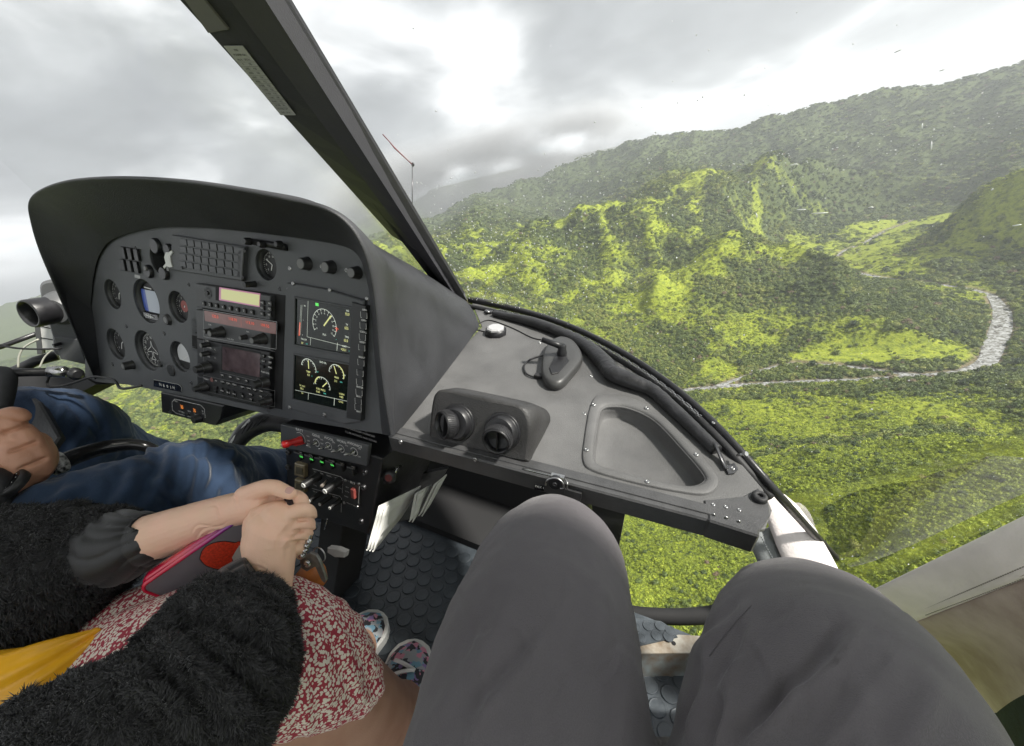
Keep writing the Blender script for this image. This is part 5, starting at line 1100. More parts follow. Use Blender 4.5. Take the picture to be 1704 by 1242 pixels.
# engine display unit ----------------------------------------------------
def engine_display():
    B = [(484, 470), (505, 473), (545, 480), (612, 500), (607, 699), (578, 704), (480, 676), (481, 640), (478, 600)]
    d = qbox(MB(), PAN, B, .007, 0, .0015).build('engine_display', M_['panel'], panel); H = .0085
    strip = qbox(MB(), PAN, [zv(645, 122), zv(772, 160), zv(722, 1225), zv(588, 1198)], .0098, 0, .0008).build('key_strip', M_['well'], d)
    def scr(quad, sub):
        MB().prism([PAN.hit(*zv(*p), .0072) for p in quad], PAN.n, .0006).build('screen', M_['screen'], d)
        # shallow raised frame around the glass
        n = len(quad); fr = MB(); c = [PAN.hit(*zv(*p), .0072) for p in quad]
        for i in range(n):
            a, b = c[i], c[(i + 1) % n]; dd = (b - a).normalized(); fr.box((a + b) / 2 + PAN.n * .0012, dd, PAN.n.cross(dd), PAN.n, (b - a).length + .003, .0028, .0026, .0008)
        fr.build('screen_frame', M_['panel'], d)
    S1 = [(68, 85), (612, 182), (598, 632), (60, 532)]; S2 = [(58, 615), (583, 712), (560, 1158), (45, 1042)]
    scr(S1, 0); scr(S2, 1)
    h = .0076; W = MB(); G = MB(); Yl = MB(); Rd = MB(); Cy = MB()
    Pz = lambda x, y: PAN.hit(*zv(x, y), h)
    def t(mb, s, x, y, sz, sq=1.0, bold=0.00006): txt(mb, PAN, s, zv(x, y), h, sz / 5.644 * .78, 0, bold, sq)
    def ln(mb, a, b, w=3): A = Pz(*a); bar2(mb, A, Pz(*b), mpx(A, w / 5.644), PAN.n)
    # screen 1
    ln(W, (185, 108), (175, 455)); ln(W, (175, 455), (592, 560)); ln(W, (208, 465), (205, 535)); ln(W, (460, 512), (455, 585), 5)
    ln(W, (118, 155), (100, 440), 2.5); ln(W, (128, 155), (112, 440), 2.5); ln(Rd, (108, 320), (100, 445), 14)
    for x, y, s in [(152, 165, '2000'), (140, 300, '1'), (132, 438, '0')]: t(W, s, x, y, 18, .6)
    c = Pz(337, 345); R = mpx(c, 150 / 5.644)
    ring(W, c, PAN.n, R * .985, R * 1.015, 0, -38, 208, 60)
    for k in range(13):
        a = 205 - k * 20.2; bar2(W, pol(c, R, a), pol(c, R * .86, a), R * .035, PAN.n); q = pol(c, R * .74, a); text_into(W, str(k), q, PAN.u, PAN.v, R * .17)
    bar2(Rd, pol(c, R * 1.04, 2), pol(c, R * 1.04, -14), R * .06, PAN.n); bar2(Rd, pol(c, R * .9, -4), pol(c, R * 1.18, -4), R * .04, PAN.n)
    bar2(Yl, pol(c, R * .08, 228), pol(c, R * .80, 47), R * .10, PAN.n); a = pol(c, R * .78, 47)
    Yl.add([pol(c, R * .98, 47), a + PAN.u * R * .06 - PAN.v * R * .055, a - PAN.u * R * .06 + PAN.v * R * .055], [(0, 1, 2)])
    G.box(Pz(268, 152), PAN.u, PAN.v, PAN.n, mpx(c, 40 / 5.644), mpx(c, 28 / 5.644), .0002)
    t(W, 'NG', 555, 212, 22); t(Yl, '93.9', 553, 245, 36, .8, .00012); t(W, 'T4', 548, 342, 22); t(Yl, '655', 545, 376, 36, .85, .00012); t(Cy, 'C', 592, 384, 16); t(W, 'TRQ', 548, 458, 22); t(Yl, '63.0', 540, 492, 36, .8, .00012); t(Cy, '%', 588, 500, 16)
    t(W, 'FLI1', 338, 437, 26, 1); t(W, 'OAT', 525, 546, 24); t(Yl, '+20.1', 518, 578, 34, .85, .0001); t(Cy, 'C', 570, 590, 16)
    t(W, 'FUEL QTY', 146, 480, 20, .8); t(Yl, '57', 130, 515, 26); t(Cy, 'L/H', 172, 522, 16); t(Cy, '+', 448, 482, 18)
    # screen 2
    def dial(cx, cy, rp, a0, a1, n, needle, sw=None, yl=None):
        c = Pz(cx, cy); R = mpx(c, rp / 5.644); ring(W, c, PAN.n, R * .97, R * 1.03, 0, a0, a1, 40)
        for k in range(n): a = a0 + (a1 - a0) * k / (n - 1); bar2(W, pol(c, R, a), pol(c, R * .84, a), R * .04, PAN.n)
        if yl: ring(Yl, c, PAN.n, R * .95, R * 1.08, .0001, *yl, 40)
        bar2(Yl, c, pol(c, R * .86, needle), R * .12, PAN.n)
    dial(190, 755, 95, 165, -12, 10, 88); dial(450, 805, 92, 175, -20, 10, 108, yl=(72, -18)); dial(320, 925, 95, 172, -8, 10, 42, yl=(170, 108))
    t(W, 'ENG OIL', 325, 698, 24, .9); t(Yl, 'TEMP', 186, 785, 24, .9); t(Yl, '63', 188, 814, 30); t(Cy, 'C', 220, 826, 16); t(Yl, 'PRESS', 452, 840, 24, .85); t(Yl, '3.1', 445, 872, 30); t(Cy, 'BAR', 495, 882, 16)
    t(Yl, 'FUEL PRESS', 304, 952, 26, .85); t(Yl, '0.60', 278, 972, 28, .9); t(Cy, 'BAR', 342, 990, 18); t(Yl, 'DC VOLT', 130, 918, 20, .8); t(Yl, '28.2', 125, 942, 26, .9); t(Yl, 'I/GEN', 500, 995, 24); t(Yl, '+80', 495, 1022, 30); t(Cy, '+10', 270, 785, 16)
    for s, x, y in [('5', 180, 685), ('10', 236, 715), ('0', 130, 713), ('2', 404, 745), ('4', 455, 730), ('10', 528, 818), ('.5', 308, 850), ('1', 385, 925), ('0', 238, 895)]: t(W, s, x, y, 18)
    ln(W, (62, 955), (558, 1062)); ln(W, (188, 985), (185, 1045)); ln(W, (432, 1030), (428, 1100), 5); t(Yl, 'IN', 130, 985, 20); t(Yl, 'CHG', 492, 1068, 24)
    W.build('white_readout', M_['e_white'], d); G.build('green_readout', M_['e_grn'], d); Yl.build('yellow_readout', M_['e_yel'], d); Rd.build('red_readout', M_['e_red'], d); Cy.build('cyan_readout', M_['e_cyan'], d)
    # key column
    hk = .0102; K = MB(); keys = [('OFF1', 715, 250, 205), ('OFF2', 708, 350, 303), ('SCROLL', 702, 455, 412), ('RESET', 696, 555, 508), ('SELECT', 688, 695, 650), ('', 680, 792, 0), ('', 675, 880, 0), ('ENTER', 670, 975, 930), ('BRT+', 662, 1060, 1018), ('BRT-', 660, 1118, 1160)]
    for s, x, y, ty in keys:
        b = MB(); q = PAN.hit(*zv(x, y), .0098); w = mpx(q, 70 / 5.644); hh = mpx(q, 62 / 5.644); b.box(q + PAN.n * .0006, PAN.u, PAN.v, PAN.n, w, hh, .0014, .0005); b.build('soft_key', M_['well'], strip)
        c = q + PAN.n * .0015
        for sg in (-1, 1):
            e = c + PAN.u * sg * w * .55; bar2(K, e - PAN.v * hh * .45, e + PAN.v * hh * .45, .0005, PAN.n); bar2(K, e - PAN.v * hh * .45, e - PAN.v * hh * .45 - PAN.u * sg * w * .18, .0005, PAN.n)
        if s: txt(K, PAN, s, zv(x, ty), .0106, 22 / 5.644 * .8, 0, .00007, 1.15 if len(s) < 6 else 1.0)
    K.build('key_lettering', M_['text'], strip)
    for p in [(488, 472), (549, 483), (482, 678), (540, 690), (611, 497)]: screw(PAN, *p, 3.6, d, .0072)
engine_display()
# placards
def small_placards():
    Q = [zl(140, 285), zl(545, 370), zl(552, 470), zl(132, 385)]
    g = MB(); g.prism([PAN.hit(*zl(*p), .0014) for p in [(140, 283), (500, 352), (540, 372), (556, 402), (552, 472), (134, 385)]], PAN.n, .0014, .0003); o = g.build('registration_plate', M_['glassy'], panel)
    t = MB(); q0 = PAN.hit(*zl(140, 284), .0018); bar2(t, q0, PAN.hit(*zl(505, 355), .0018), .0006, PAN.n); bar2(t, PAN.hit(*zl(505, 355), .0018), PAN.hit(*zl(552, 395), .0018), .0006, PAN.n); bar2(t, PAN.hit(*zl(552, 395), .0018), PAN.hit(*zl(550, 465), .0018), .0006, PAN.n)
    for s, x, y in zip('N801H', (238, 288, 342, 390, 434), (358, 375, 385, 398, 406)): txt(t, PAN, s, zl(x, y), .0018, 5.2, 0, .0001, 1.2)
    t.build('plate_lettering', M_['text'], o)
    t = MB(); txt(t, PAN, 'SEAT BELTS  GEAR BE', (592, 712), .0002, 3.6, 0, 0, 1.1); txt(t, PAN, 'AND SHOULDER HARNESSES', (598, 719), .0002, 3.6, 0, 0, 1.05); txt(t, PAN, 'TO BE FASTENED AND SECURE', (600, 727), .0002, 3.6, 0, 0, 1.0)
    t.build('belt_lettering', mat('faded_print', (.3, .3, .3), .6), panel)
    # small bright screw and lever below the radios
    for p, w, L in [((349, 645), 7, .028), ]:
        pass
small_placards()
def timer_box():
    PL = Plane(PAN.hit(320, 680, 0.0), (1, 0, 0), (0, math.sin(T8), math.cos(T8))); g = empty('timer_unit', PL.hit(320, 685)); tag(g, 'small black box with amber digits 30 and 35 hanging under the panel', 'avionics box')
    q = [zl(238, 468), zl(1170, 672), zl(1130, 870), zl(1060, 960), zl(985, 955), zl(255, 770)]
    MB().prism([PL.hit(*p, .004) for p in q], PL.n, .09, .002).build('case', M_['black'], g)
    t = MB(); pts = [(410, 620), (450, 570), (830, 660), (890, 720), (900, 850)]
    for a, b in zip(pts, pts[1:]): A = PL.hit(*zl(*a), .0045); bar2(t, A, PL.hit(*zl(*b), .0045), .0008, PL.n)
    pts = [(410, 620), (415, 730), (470, 780), (740, 850)]
    for a, b in zip(pts, pts[1:]): A = PL.hit(*zl(*a), .0045); bar2(t, A, PL.hit(*zl(*b), .0045), .0008, PL.n)
    for s, x, y in [('HEAT', 470, 605), ('OFF HIGH', 550, 762), ('VENT', 662, 752), ('FAN', 757, 800), ('HI', 860, 750), ('LO', 865, 785)]: txt(t, PL, s, zl(x, y), .0046, 2.6)
    t.build('box_lettering', M_['text'], g)
    t = MB(); txt(t, PL, '30', zl(555, 690), .0047, 7, 0, 0, .8); txt(t, PL, '35', zl(742, 742), .0047, 6.6, 0, 0, .8); t.build('digits', M_['e_amb'], g)
    for p, w in [((418, 748), 2.2), ((660, 795), 2.2)]:
        c = PL.hit(*zl(*p), .004); MB().lathe(c, PL.n, [(mpx(c, w), 0), (mpx(c, w), .006)], 10).build('toggle', M_['steel'], g)
    c = PL.hit(*zl(820, 850), .004); knob('knob', c, PL.n, mpx(c, 7), .012, g)
timer_box()
# glare hood ---------------------------------------------------------------
def hood():
    n = PAN.n
    rimc = [((160, 634), .012), ((128, 560), .035), ((98, 490), .050), ((68, 420), .060), ((53, 370), .065), ((50, 338), .070), ((72, 318), .080), ((120, 304), .090), ((200, 300), .098), ((300, 306), .103), ((400, 321), .103), ((480, 337), .098), ((540, 352), .090), ((578, 378), .080), ((602, 418), .070), ((616, 470), .058), ((624, 530), .048), ((629, 590), .042), ((636, 650), .036), ((648, 726), .030)]
    innc = [(146, 632), (148, 580), (152, 530), (158, 480), (164, 450), (172, 428), (186, 408), (215, 394), (265, 383), (340, 383), (420, 390), (500, 400), (560, 410), (588, 420), (602, 440), (612, 480), (618, 530), (622, 590), (628, 650), (634, 724)]
    S = 6
    rim = [Vector(x) for x in spline([tuple(PAN.hit(*p, o)) for p, o in rimc], S)]; inn = [Vector(x) for x in spline([tuple(PAN.hit(*p, 0.0012)) for p in innc], S)]
    N = len(rim); c = sum(rim, Vector()) / N
    outd = []
    for i in range(N):
        t = (rim[min(i + 1, N - 1)] - rim[max(i - 1, 0)]).normalized(); o = t.cross(n); o = o if o.dot(rim[i] - c) > 0 else -o; outd.append(o.normalized())
    # right flank: three pixel-guided rows that run down to the shelf
    foot = {13: ((650, 424), (705, 446), (752, 478), .80, .90, 1.0), 12: ((600, 388), (650, 420), (700, 446), .75, .9, 1.05)}
    flank = [(12, (575, 376), (640, 424), (735, 470), .74), (13, (620, 408), (690, 444), (778, 502), .72), (14, (650, 445), (722, 480), (800, 541), .70), (15, (660, 490), (722, 522), (790, 560), .68), (16, (662, 540), (712, 565), (766, 592), .66), (17, (660, 590), (702, 610), (740, 625), .64), (18, (656, 650), (688, 655), (706, 668), .62), (19, (652, 722), (657, 723), (662, 722), .60)]
    o1 = []; o2 = []; o3 = []
    kk = {k: (a, b, f) for k, a, b, f, _ in flank}
    A, B, Fq = {}, {}, {}
    for k, (a, b, f) in kk.items():
        Fp = SHF.hit(*f, -0.001); R0 = PAN.hit(*rimc[k][0], rimc[k][1]); d0 = depth(R0); d1 = depth(Fp)
        A[k] = P(*a, d0 + (d1 - d0) * 0.30); B[k] = P(*b, d0 + (d1 - d0) * 0.66); Fq[k] = Fp
    for k in range(12):
        r = Vector(rim[k * S]); o = outd[k * S]; f = k / 12
        dn = PAN.v * (-1.0 * sstep(4, 8, k)) - PAN.u * 0.35 * sstep(9, 12, k)
        A[k] = r + o * 0.010 - n * 0.05 + dn * 0.008; B[k] = r + o * 0.012 - n * 0.13 + dn * 0.045; Fq[k] = r - n * 0.24 + dn * 0.12
    ks = list(range(20))
    A = [Vector(x) for x in spline([tuple(A[k]) for k in ks], S)]; B = [Vector(x) for x in spline([tuple(B[k]) for k in ks], S)]; Fq = [Vector(x) for x in spline([tuple(Fq[k]) for k in ks], S)]
    def row(f): return [f(i) for i in range(N)]
    lip = 0.0055
    rows = [inn, row(lambda i: inn[i].lerp(rim[i], .33) + outd[i] * .004), row(lambda i: inn[i].lerp(rim[i], .66) + outd[i] * .005), row(lambda i: rim[i] - outd[i] * .0005 - n * .003), row(lambda i: rim[i] + outd[i] * .0008), row(lambda i: rim[i] + outd[i] * lip * .5 + n * .0022), row(lambda i: rim[i] + outd[i] * lip - n * 0.0005), row(lambda i: rim[i] + outd[i] * (lip + .001) - n * 0.006)]
    for f in (.25, .5, .75, 1): rows.append(row(lambda i: (rim[i] + outd[i] * (lip + .001) - n * .006).lerp(A[i], f) + outd[i] * .002 * (1 - abs(2 * f - 1))))
    for f in (.34, .67, 1): rows.append(row(lambda i: A[i].lerp(B[i], f)))
    for f in (.34, .67, 1): rows.append(row(lambda i: B[i].lerp(Fq[i], f)))
    V = [p for r in rows for p in r]; F = []
    for k in range(len(rows) - 1):
        for i in range(N - 1): F.append((k * N + i, k * N + i + 1, (k + 1) * N + i + 1, (k + 1) * N + i))
    o = MB().add(V, F, True).build('glare_hood', M_['hood'], panel)
    o = apply_mods(o, [('SMOOTH', dict(factor=0.5, iterations=2)), ('SUBSURF', dict(levels=1))])
hood()
screw(Plane(P(665, 698, .60), (1, -.5, 0), (0, 0, 1)), 665, 698, 4.5, panel)
# centre console ------------------------------------------------------------
CON = Plane(PAN.hit(550, 715, 0.0) + PAN.n * 0.004, (1, 0, 0), (0, math.sin(math.radians(4)), math.cos(math.radians(4))))
def console():
    g = empty('centre_console', CON.hit(550, 790)); tag(g, 'black centre console of switches and knobs with a red battery switch', 'console')
    MB().prism([CON.hit(*p) for p in [(472, 706), (636, 764), (630, 800), (612, 890), (545, 868), (480, 850)]], CON.n, .16, .002).build('console_body', M_['black'], g)
    MB().prism([CON.hit(*p, -.03) for p in [(535, 850), (572, 868), (560, 960), (545, 1050), (515, 1030)]], CON.n, .08, .002).build('pedestal', M_['matte'], g)
    # switch row
    Q = [zc(10, 62), zc(995, 292), zc(968, 525), zc(120, 330), zc(10, 300)]
    sp = qbox(MB(), CON, [zc(10, 62), zc(995, 292), zc(965, 522), zc(12, 310)], .006).build('switch_panel', M_['panel'], g); H = .0064; t = MB()
    for s, x, y in [('BATT', 190, 142), ('GENE', 375, 205), ('A/COL', 518, 238), ('HORN', 660, 270), ('AVIONICS', 805, 305)]: txt(t, CON, s, zc(x, y), H, 5.0, 0, .00008, 1.05)
    for x, y, r in [(378, 282, 47), (515, 318, 47), (655, 348, 47), (800, 383, 52)]:
        c = CON.hit(*zc(x, y), H); R = mpx(c, r / 6.712); ring(t, c, CON.n, R * .9, R * 1.02, 0, -150, 160, 32, 0, CON.u, CON.v)
        s = MB(); s.lathe(c, CON.n, [(R * .55, 0), (R * .5, .003), (R * .28, .004), (R * .22, .010)], 16); s.build('toggle_switch', M_['steel'], sp)
        d = (c - CON.u * .0) ; tp = c + CON.n * .014 - CON.u * R * .9; MB().tube([c + CON.n * .003, c + CON.n * .009 - CON.u * R * .5, tp], [R * .12, R * .15, R * .22], 8).build('toggle_lever', M_['steel'], sp)
    c = CON.hit(*zc(200, 232), H); R = mpx(c, 75 / 6.712); ring(t, c, CON.n, R * .93, R * 1.0, 0, -60, 130, 32, 0, CON.u, CON.v)
    for s, x, y in [('ON', 285, 210), ('OFF', 290, 262), ('EMER', 298, 300), ('SHED', 292, 326), ('ON', 438, 248), ('OFF', 440, 292), ('RST', 440, 335), ('ON', 572, 280), ('OFF', 570, 365), ('ON', 715, 315), ('OFF', 714, 402), ('ON', 858, 350), ('OFF', 858, 440)]: txt(t, CON, s, zc(x, y), H, 2.9)
    t.build('switch_lettering', M_['text'], sp)
    q0 = CON.hit(*zc(220, 245), H); q1 = q0 + CON.n * .022 - CON.u * .010; ax = (q1 - q0).normalized()
    rs = MB().lathe(q0, ax, [(.0062, 0), (.0062, .006), (.0052, .008), (.0052, .020), (.0062, .022), (.0062, .028), (.0045, .030)], 20).build('battery_switch', M_['red'], sp)
    MB().box(q0 + ax * .006 - CON.v * .006, ax, CON.u, CON.v, .016, .010, .003, .001).build('switch_guard', M_['red'], rs)
    MB().lathe(q0 + ax * .0301, ax, [(.003, 0), (.0025, .0006)], 12).build('switch_tip', mat('pink_tip', (.7, .35, .35), .4), rs)
    # lit push buttons
    for i, (x, y, s1, s2) in enumerate([(207, 410, 'FUEL', 'PUMP'), (322, 440, 'FUEL', 'PUMP'), (437, 470, 'PITOT', ''), (555, 505, 'STROBE', 'LT'), (672, 535, 'WRN', 'TST'), (795, 573, 'FIRE', 'TST')]):
        q = CON.hit(*zc(x, y), .001); w = mpx(q, 14.5); b = MB(); b.box(q + CON.n * .004, CON.u, CON.v, CON.n, w, w * 1.05, .009, .0012); bo = b.build('push_button', M_['button'] if False else M_['knob'], g); t = MB()
        h = .0097; p = CON.hit(*zc(x - 6, y - 18), h); text_into(t, s1, p, CON.u, CON.v, w * .24)
        if s2: text_into(t, s2, p - CON.v * w * .25, CON.u, CON.v, w * .24)
        t.build('caption', mat('dim_print', (.35, .33, .3), .6) if i > 3 else M_['placard'], bo)
        if i < 4: t = MB(); text_into(t, 'ON', p - CON.v * w * .55, CON.u, CON.v, w * .32, 0, .00012); t.build('lit_caption', mat('lit_green', (.10, .75, .12), .5, emit=.4), bo)
    for px in [zc(75, 385), zc(72, 550), zc(942, 385), zc(930, 605), zc(915, 775), zc(885, 1155)]:
        q = CON.hit(*px, 0); r = mpx(q, 4.6); MB().lathe(q, CON.n, [(r * 1.1, 0), (r, .002), (r * .95, .004), (r * .6, .0045), (r * .55, .0015)], 16).build('quarter_turn_fastener', M_['dsteel'], g)
    # guarded amber windows
    for y0, y1 in [(510, 680), (690, 850)]:
        b = MB(); b.prism([CON.hit(*zc(*p), .008) for p in [(130, y0), (240, y0 + 32), (242, y1), (126, y1 - 32)]], CON.n, .008, .0015); go = b.build('guard_cover', M_['amberw'], g)
        b = MB(); b.prism([CON.hit(*zc(*p), .0092) for p in [(150, y0 + 40), (222, y0 + 60), (222, y1 - 35), (148, y1 - 55)]], CON.n, .0008, .0002); b.build('guard_window', mat('amber_dark', (.10, .085, .05), .2), go)
    # rotary section with white outline
    t = MB(); LN = lambda a, b, w=.0007: bar2(t, CON.hit(*zc(*a), .0006), CON.hit(*zc(*b), .0006), w, CON.n)
    LN((335, 572), (650, 662)); LN((650, 662), (680, 690)); LN((680, 690), (668, 845)); LN((330, 792), (450, 825)); LN((510, 845), (640, 880)); LN((640, 880), (660, 905)); LN((660, 905), (655, 1060))
    for s, x, y in [('SCAV', 370, 610), ('HTR', 440, 628), ('LIGHTS', 520, 655), ('SOV', 600, 678), ('MAP', 655, 700), ('AIR VENT', 375, 835), ('DEFOG TEMP', 610, 900), ('FUEL', 400, 700), ('LAND', 640, 790), ('FWD', 365, 760)]: txt(t, CON, s, zc(x, y), .0006, 2.6)
    t.build('lettering', M_['text'], g)
    for bx, by, ex, ey, w in [(385, 670, 235, 760, 7), (615, 730, 475, 825, 7), (385, 870, 302, 932, 4.5), (490, 910, 418, 970, 4.5), (605, 960, 530, 1012, 4.5)]:
        q = CON.hit(*zc(bx, by), 0); e = CON.hit(*zc(ex, ey), .030 if w > 5 else .022); ax = (e - q).normalized(); L = (e - q).length; ax = CON.n; q = e - CON.n * (.030 if w > 5 else .022); L = (e - q).length
        k = knob('rotary_knob', q, ax, mpx(q, w), L, g, n=18); r = mpx(q, w)
        MB().lathe(e, ax, [(r * .62, 0), (r * .6, .0012), (r * .3, .0013), (r * .3, .0002)], 16).build('knob_cap', M_['text'], k)
        MB().box(q + ax * L * .55 - CON.v * r * .90, ax, CON.u, CON.v, L * .85, r * .22, r * .2).build('pointer_line', M_['text'], k)
    e = CON.hit(*zc(440, 765), .020); q = CON.hit(*zc(495, 705), 0); MB().tube([q, q.lerp(e, .5), e], [.0016, .0022, .003], 10).build('toggle_lever', mat('ivory', (.55, .48, .42), .5), g)
    # ELT panel
    ep = qbox(MB(), CON, [zc(690, 680), zc(882, 735), zc(860, 1010), zc(672, 955)], .003).build('elt_panel', M_['well'], g); t = MB()
    txt(t, CON, 'ELT', zc(785, 732), .0036, 4.6, 0, .00012, 1.1); txt(t, CON, 'ARM', zc(722, 780), .0036, 2.4); txt(t, CON, 'AUTO', zc(722, 830), .0036, 2.4); txt(t, CON, 'RESET', zc(715, 885), .0036, 2.4); txt(t, CON, 'PRESS TO TEST', zc(768, 972), .0036, 2.2)
    bar2(t, CON.hit(*zc(860, 770), .0036), CON.hit(*zc(848, 960), .0036), .0012, CON.n); t.build('lettering', M_['text'], ep)
    b = MB(); q = CON.hit(*zc(805, 838), .003); b.box(q + CON.n * .002, CON.u, CON.v, CON.n, mpx(q, 8), mpx(q, 19), .006, .001); b.build('rocker_switch', mat('dull_red', (.30, .07, .06), .45), ep)
    for p in [(704, 702), (853, 742), (690, 950), (838, 995)]: screw(CON, *zc(*p), 2.6, ep, .003)
    MB().tube([CON.hit(*zc(505, 1125), .0), CON.hit(*zc(470, 1250), .004)], .0011, 6).build('thin_rod', M_['steel'], g)
console()
# black push-pull knob under the shelf
def pull():
    g = empty('pull_knob', P(650, 792, .62)); tag(g, 'round black pull knob on a short rod under the shelf edge', 'knob')
    a = P(668, 772, .68); b = P(650, 792, .63); ax = (b - a).normalized(); MB().tube([a, b], .004, 10).build('rod', M_['steel'], g)
    MB().lathe(b, ax, [(.006, -.004), (.010, 0), (.0115, .004), (.010, .008), (.004, .0088)], 24).build('knob', M_['black'], g); MB().lathe(b + ax * .009, ax, [(.006, 0), (.0055, .0004)], 16).build('knob_face', mat('knob_red', (.12, .03, .03), .5), g)
pull()
# ================================================================== PEOPLE
def limb_data(pts, K=20, sub=6, flat=1.0, up=None, closed_ends=True, disp=None):
    """pts: (px, py, t, radius px) -> loft with rounded ends; returns verts, faces"""
    c = [P(a, b, t) for a, b, t, r in pts]; rr = [r * TSC * t for a, b, t, r in pts]
    c, rr = smooth_path(c, rr, sub)
    return loft3(c, rr, K, flat, up, closed_ends, disp)
def loft3(c, rr, K=20, flat=1.0, up=None, closed_ends=True, disp=None):
    c = list(c); rr = list(rr)
    if closed_ends:                                 # hemispherical ends
        t0 = (c[0] - c[1]).normalized(); t1 = (c[-1] - c[-2]).normalized(); r0, r1 = rr[0], rr[-1]
        pre = [(c[0] + t0 * r0 * math.sin(a), r0 * math.cos(a)) for a in (1.45, 1.1, .75, .38)]; post = [(c[-1] + t1 * r1 * math.sin(a), r1 * math.cos(a)) for a in (.38, .75, 1.1, 1.45)]
        c = [x for x, _ in pre] + c + [x for x, _ in post]; rr = [x for _, x in pre] + rr + [x for _, x in post]
    V = []; F = []; pu = Vector(up) if up is not None else Vector((0, 0, 1)); n = len(c); s = 0
    for i, p in enumerate(c):
        t = (c[min(i + 1, n - 1)] - c[max(i - 1, 0)]).normalized()
        if i: s += (c[i] - c[i - 1]).length
        u = (pu - t * pu.dot(t)); u = u.normalized() if u.length > 1e-5 else t.orthogonal(); pu = u; w = t.cross(u)
        for k in range(K):
            a = 2 * math.pi * k / K; d = u * math.cos(a) * flat + w * math.sin(a); r = rr[i]
            if disp: r += disp(s, a, r)
            V.append(p + d * r)
    for i in range(n - 1):
        for k in range(K): j = (k + 1) % K; F.append((i * K + k, i * K + j, (i + 1) * K + j, (i + 1) * K + k))
    F.append(tuple(reversed(range(K)))); F.append(tuple(range((n - 1) * K, n * K))); return V, F
def blob(name, limbs, m, parent, voxel=0.003, smooth=6, sub=0):
    mb = MB()
    for v, f in limbs: mb.add(v, f, True)
    o = mb.build(name, m, parent)
    mods = [('REMESH', dict(mode='VOXEL', voxel_size=voxel)), ('SMOOTH', dict(factor=0.5, iterations=smooth))]
    if sub: mods.append(('SUBSURF', dict(levels=sub)))
    return apply_mods(o, mods)
def cloth_displace(o, fn):
    me = o.data; n = len(me.vertices); co = np.empty(n * 3); me.vertices.foreach_get('co', co); co = co.reshape(-1, 3); no = np.empty(n * 3); me.vertices.foreach_get('normal', no); no = no.reshape(-1, 3)
    d = fn(co, no); co = co + no * d[:, None]; me.vertices.foreach_set('co', co.ravel()); me.update()
def proj(co):
    c = co @ RH; return CX + FPX * c[:, 0] / c[:, 2], CY + FPX * c[:, 1] / c[:, 2]
def crease(px, py, a, b, w, s=1.0):
    """signed ridge profile around a photo-guided fold line a-b (a crest beside a groove)"""
    a = np.array(a, float); b = np.array(b, float); d = b - a; L = np.hypot(*d); d /= L; rx = px - a[0]; ry = py - a[1]
    t = (rx * d[0] + ry * d[1]) / L; q = -rx * d[1] + ry * d[0]; q = q + 5 * np.sin(t * 5.0); f = sstep(-0.15, 0.2, t) * (1 - sstep(0.75, 1.15, t))
    return s * f * (np.exp(-(q / w) ** 2) - 0.9 * np.exp(-((q - 1.5 * w) / w) ** 2))
def fabric_mat(name, col, scale=900., rough=0.85, col2=None, sheen=0.3, bump=0.6, mix=0.5, big=8.):
    m, N, L, b = nodes_mat(name); b.inputs['Roughness'].default_value = rough; b.inputs['Sheen Weight'].default_value = sheen; b.inputs['Sheen Roughness'].default_value = 0.4
    tc = N.new('ShaderNodeTexCoord'); n = N.new('ShaderNodeTexNoise'); n.inputs['Scale'].default_value = scale; n.inputs['Detail'].default_value = 2; L.new(tc.outputs['Object'], n.inputs['Vector'])
    n2 = N.new('ShaderNodeTexNoise'); n2.inputs['Scale'].default_value = big; n2.inputs['Detail'].default_value = 4; L.new(tc.outputs['Object'], n2.inputs['Vector'])
    ad = N.new('ShaderNodeMath'); ad.operation = 'MULTIPLY_ADD'; L.new(n.outputs['Fac'], ad.inputs[0]); ad.inputs[1].default_value = mix; L.new(n2.outputs['Fac'], ad.inputs[2])
    r = N.new('ShaderNodeMapRange'); r.inputs[1].default_value = 0.5; r.inputs[2].default_value = 1.0; L.new(ad.outputs[0], r.inputs[0])
    mx = N.new('ShaderNodeMix'); mx.data_type = 'RGBA'; c2 = col2 or tuple(x * 1.5 for x in col); mx.inputs[6].default_value = (*col, 1); mx.inputs[7].default_value = (*c2, 1); L.new(r.outputs[0], mx.inputs[0]); L.new(mx.outputs[2], b.inputs['Base Color'])
    bp = N.new('ShaderNodeBump'); bp.inputs['Strength'].default_value = bump; bp.inputs['Distance'].default_value = 0.0006; L.new(n.outputs['Fac'], bp.inputs['Height']); L.new(bp.outputs[0], b.inputs['Normal']); return m
TROUSER = fabric_mat('charcoal_twill', (0.080, 0.073, 0.080), 1600., 0.8, (0.118, 0.108, 0.117), 0.15, 0.8)
DENIM = fabric_mat('blue_denim', (0.009, 0.021, 0.052), 700., 0.9, (0.024, 0.048, 0.098), 0.2, 1.0, 1.0, 14.)
def noise3(co, s, seed=0):
    return (fbm(co[:, 0] * s + co[:, 2] * s * .7, co[:, 1] * s - co[:, 2] * s * .5, 3, seed) + fbm(co[:, 1] * s + 5.2, co[:, 2] * s + co[:, 0] * s * .3, 3, seed + 3)) * .5
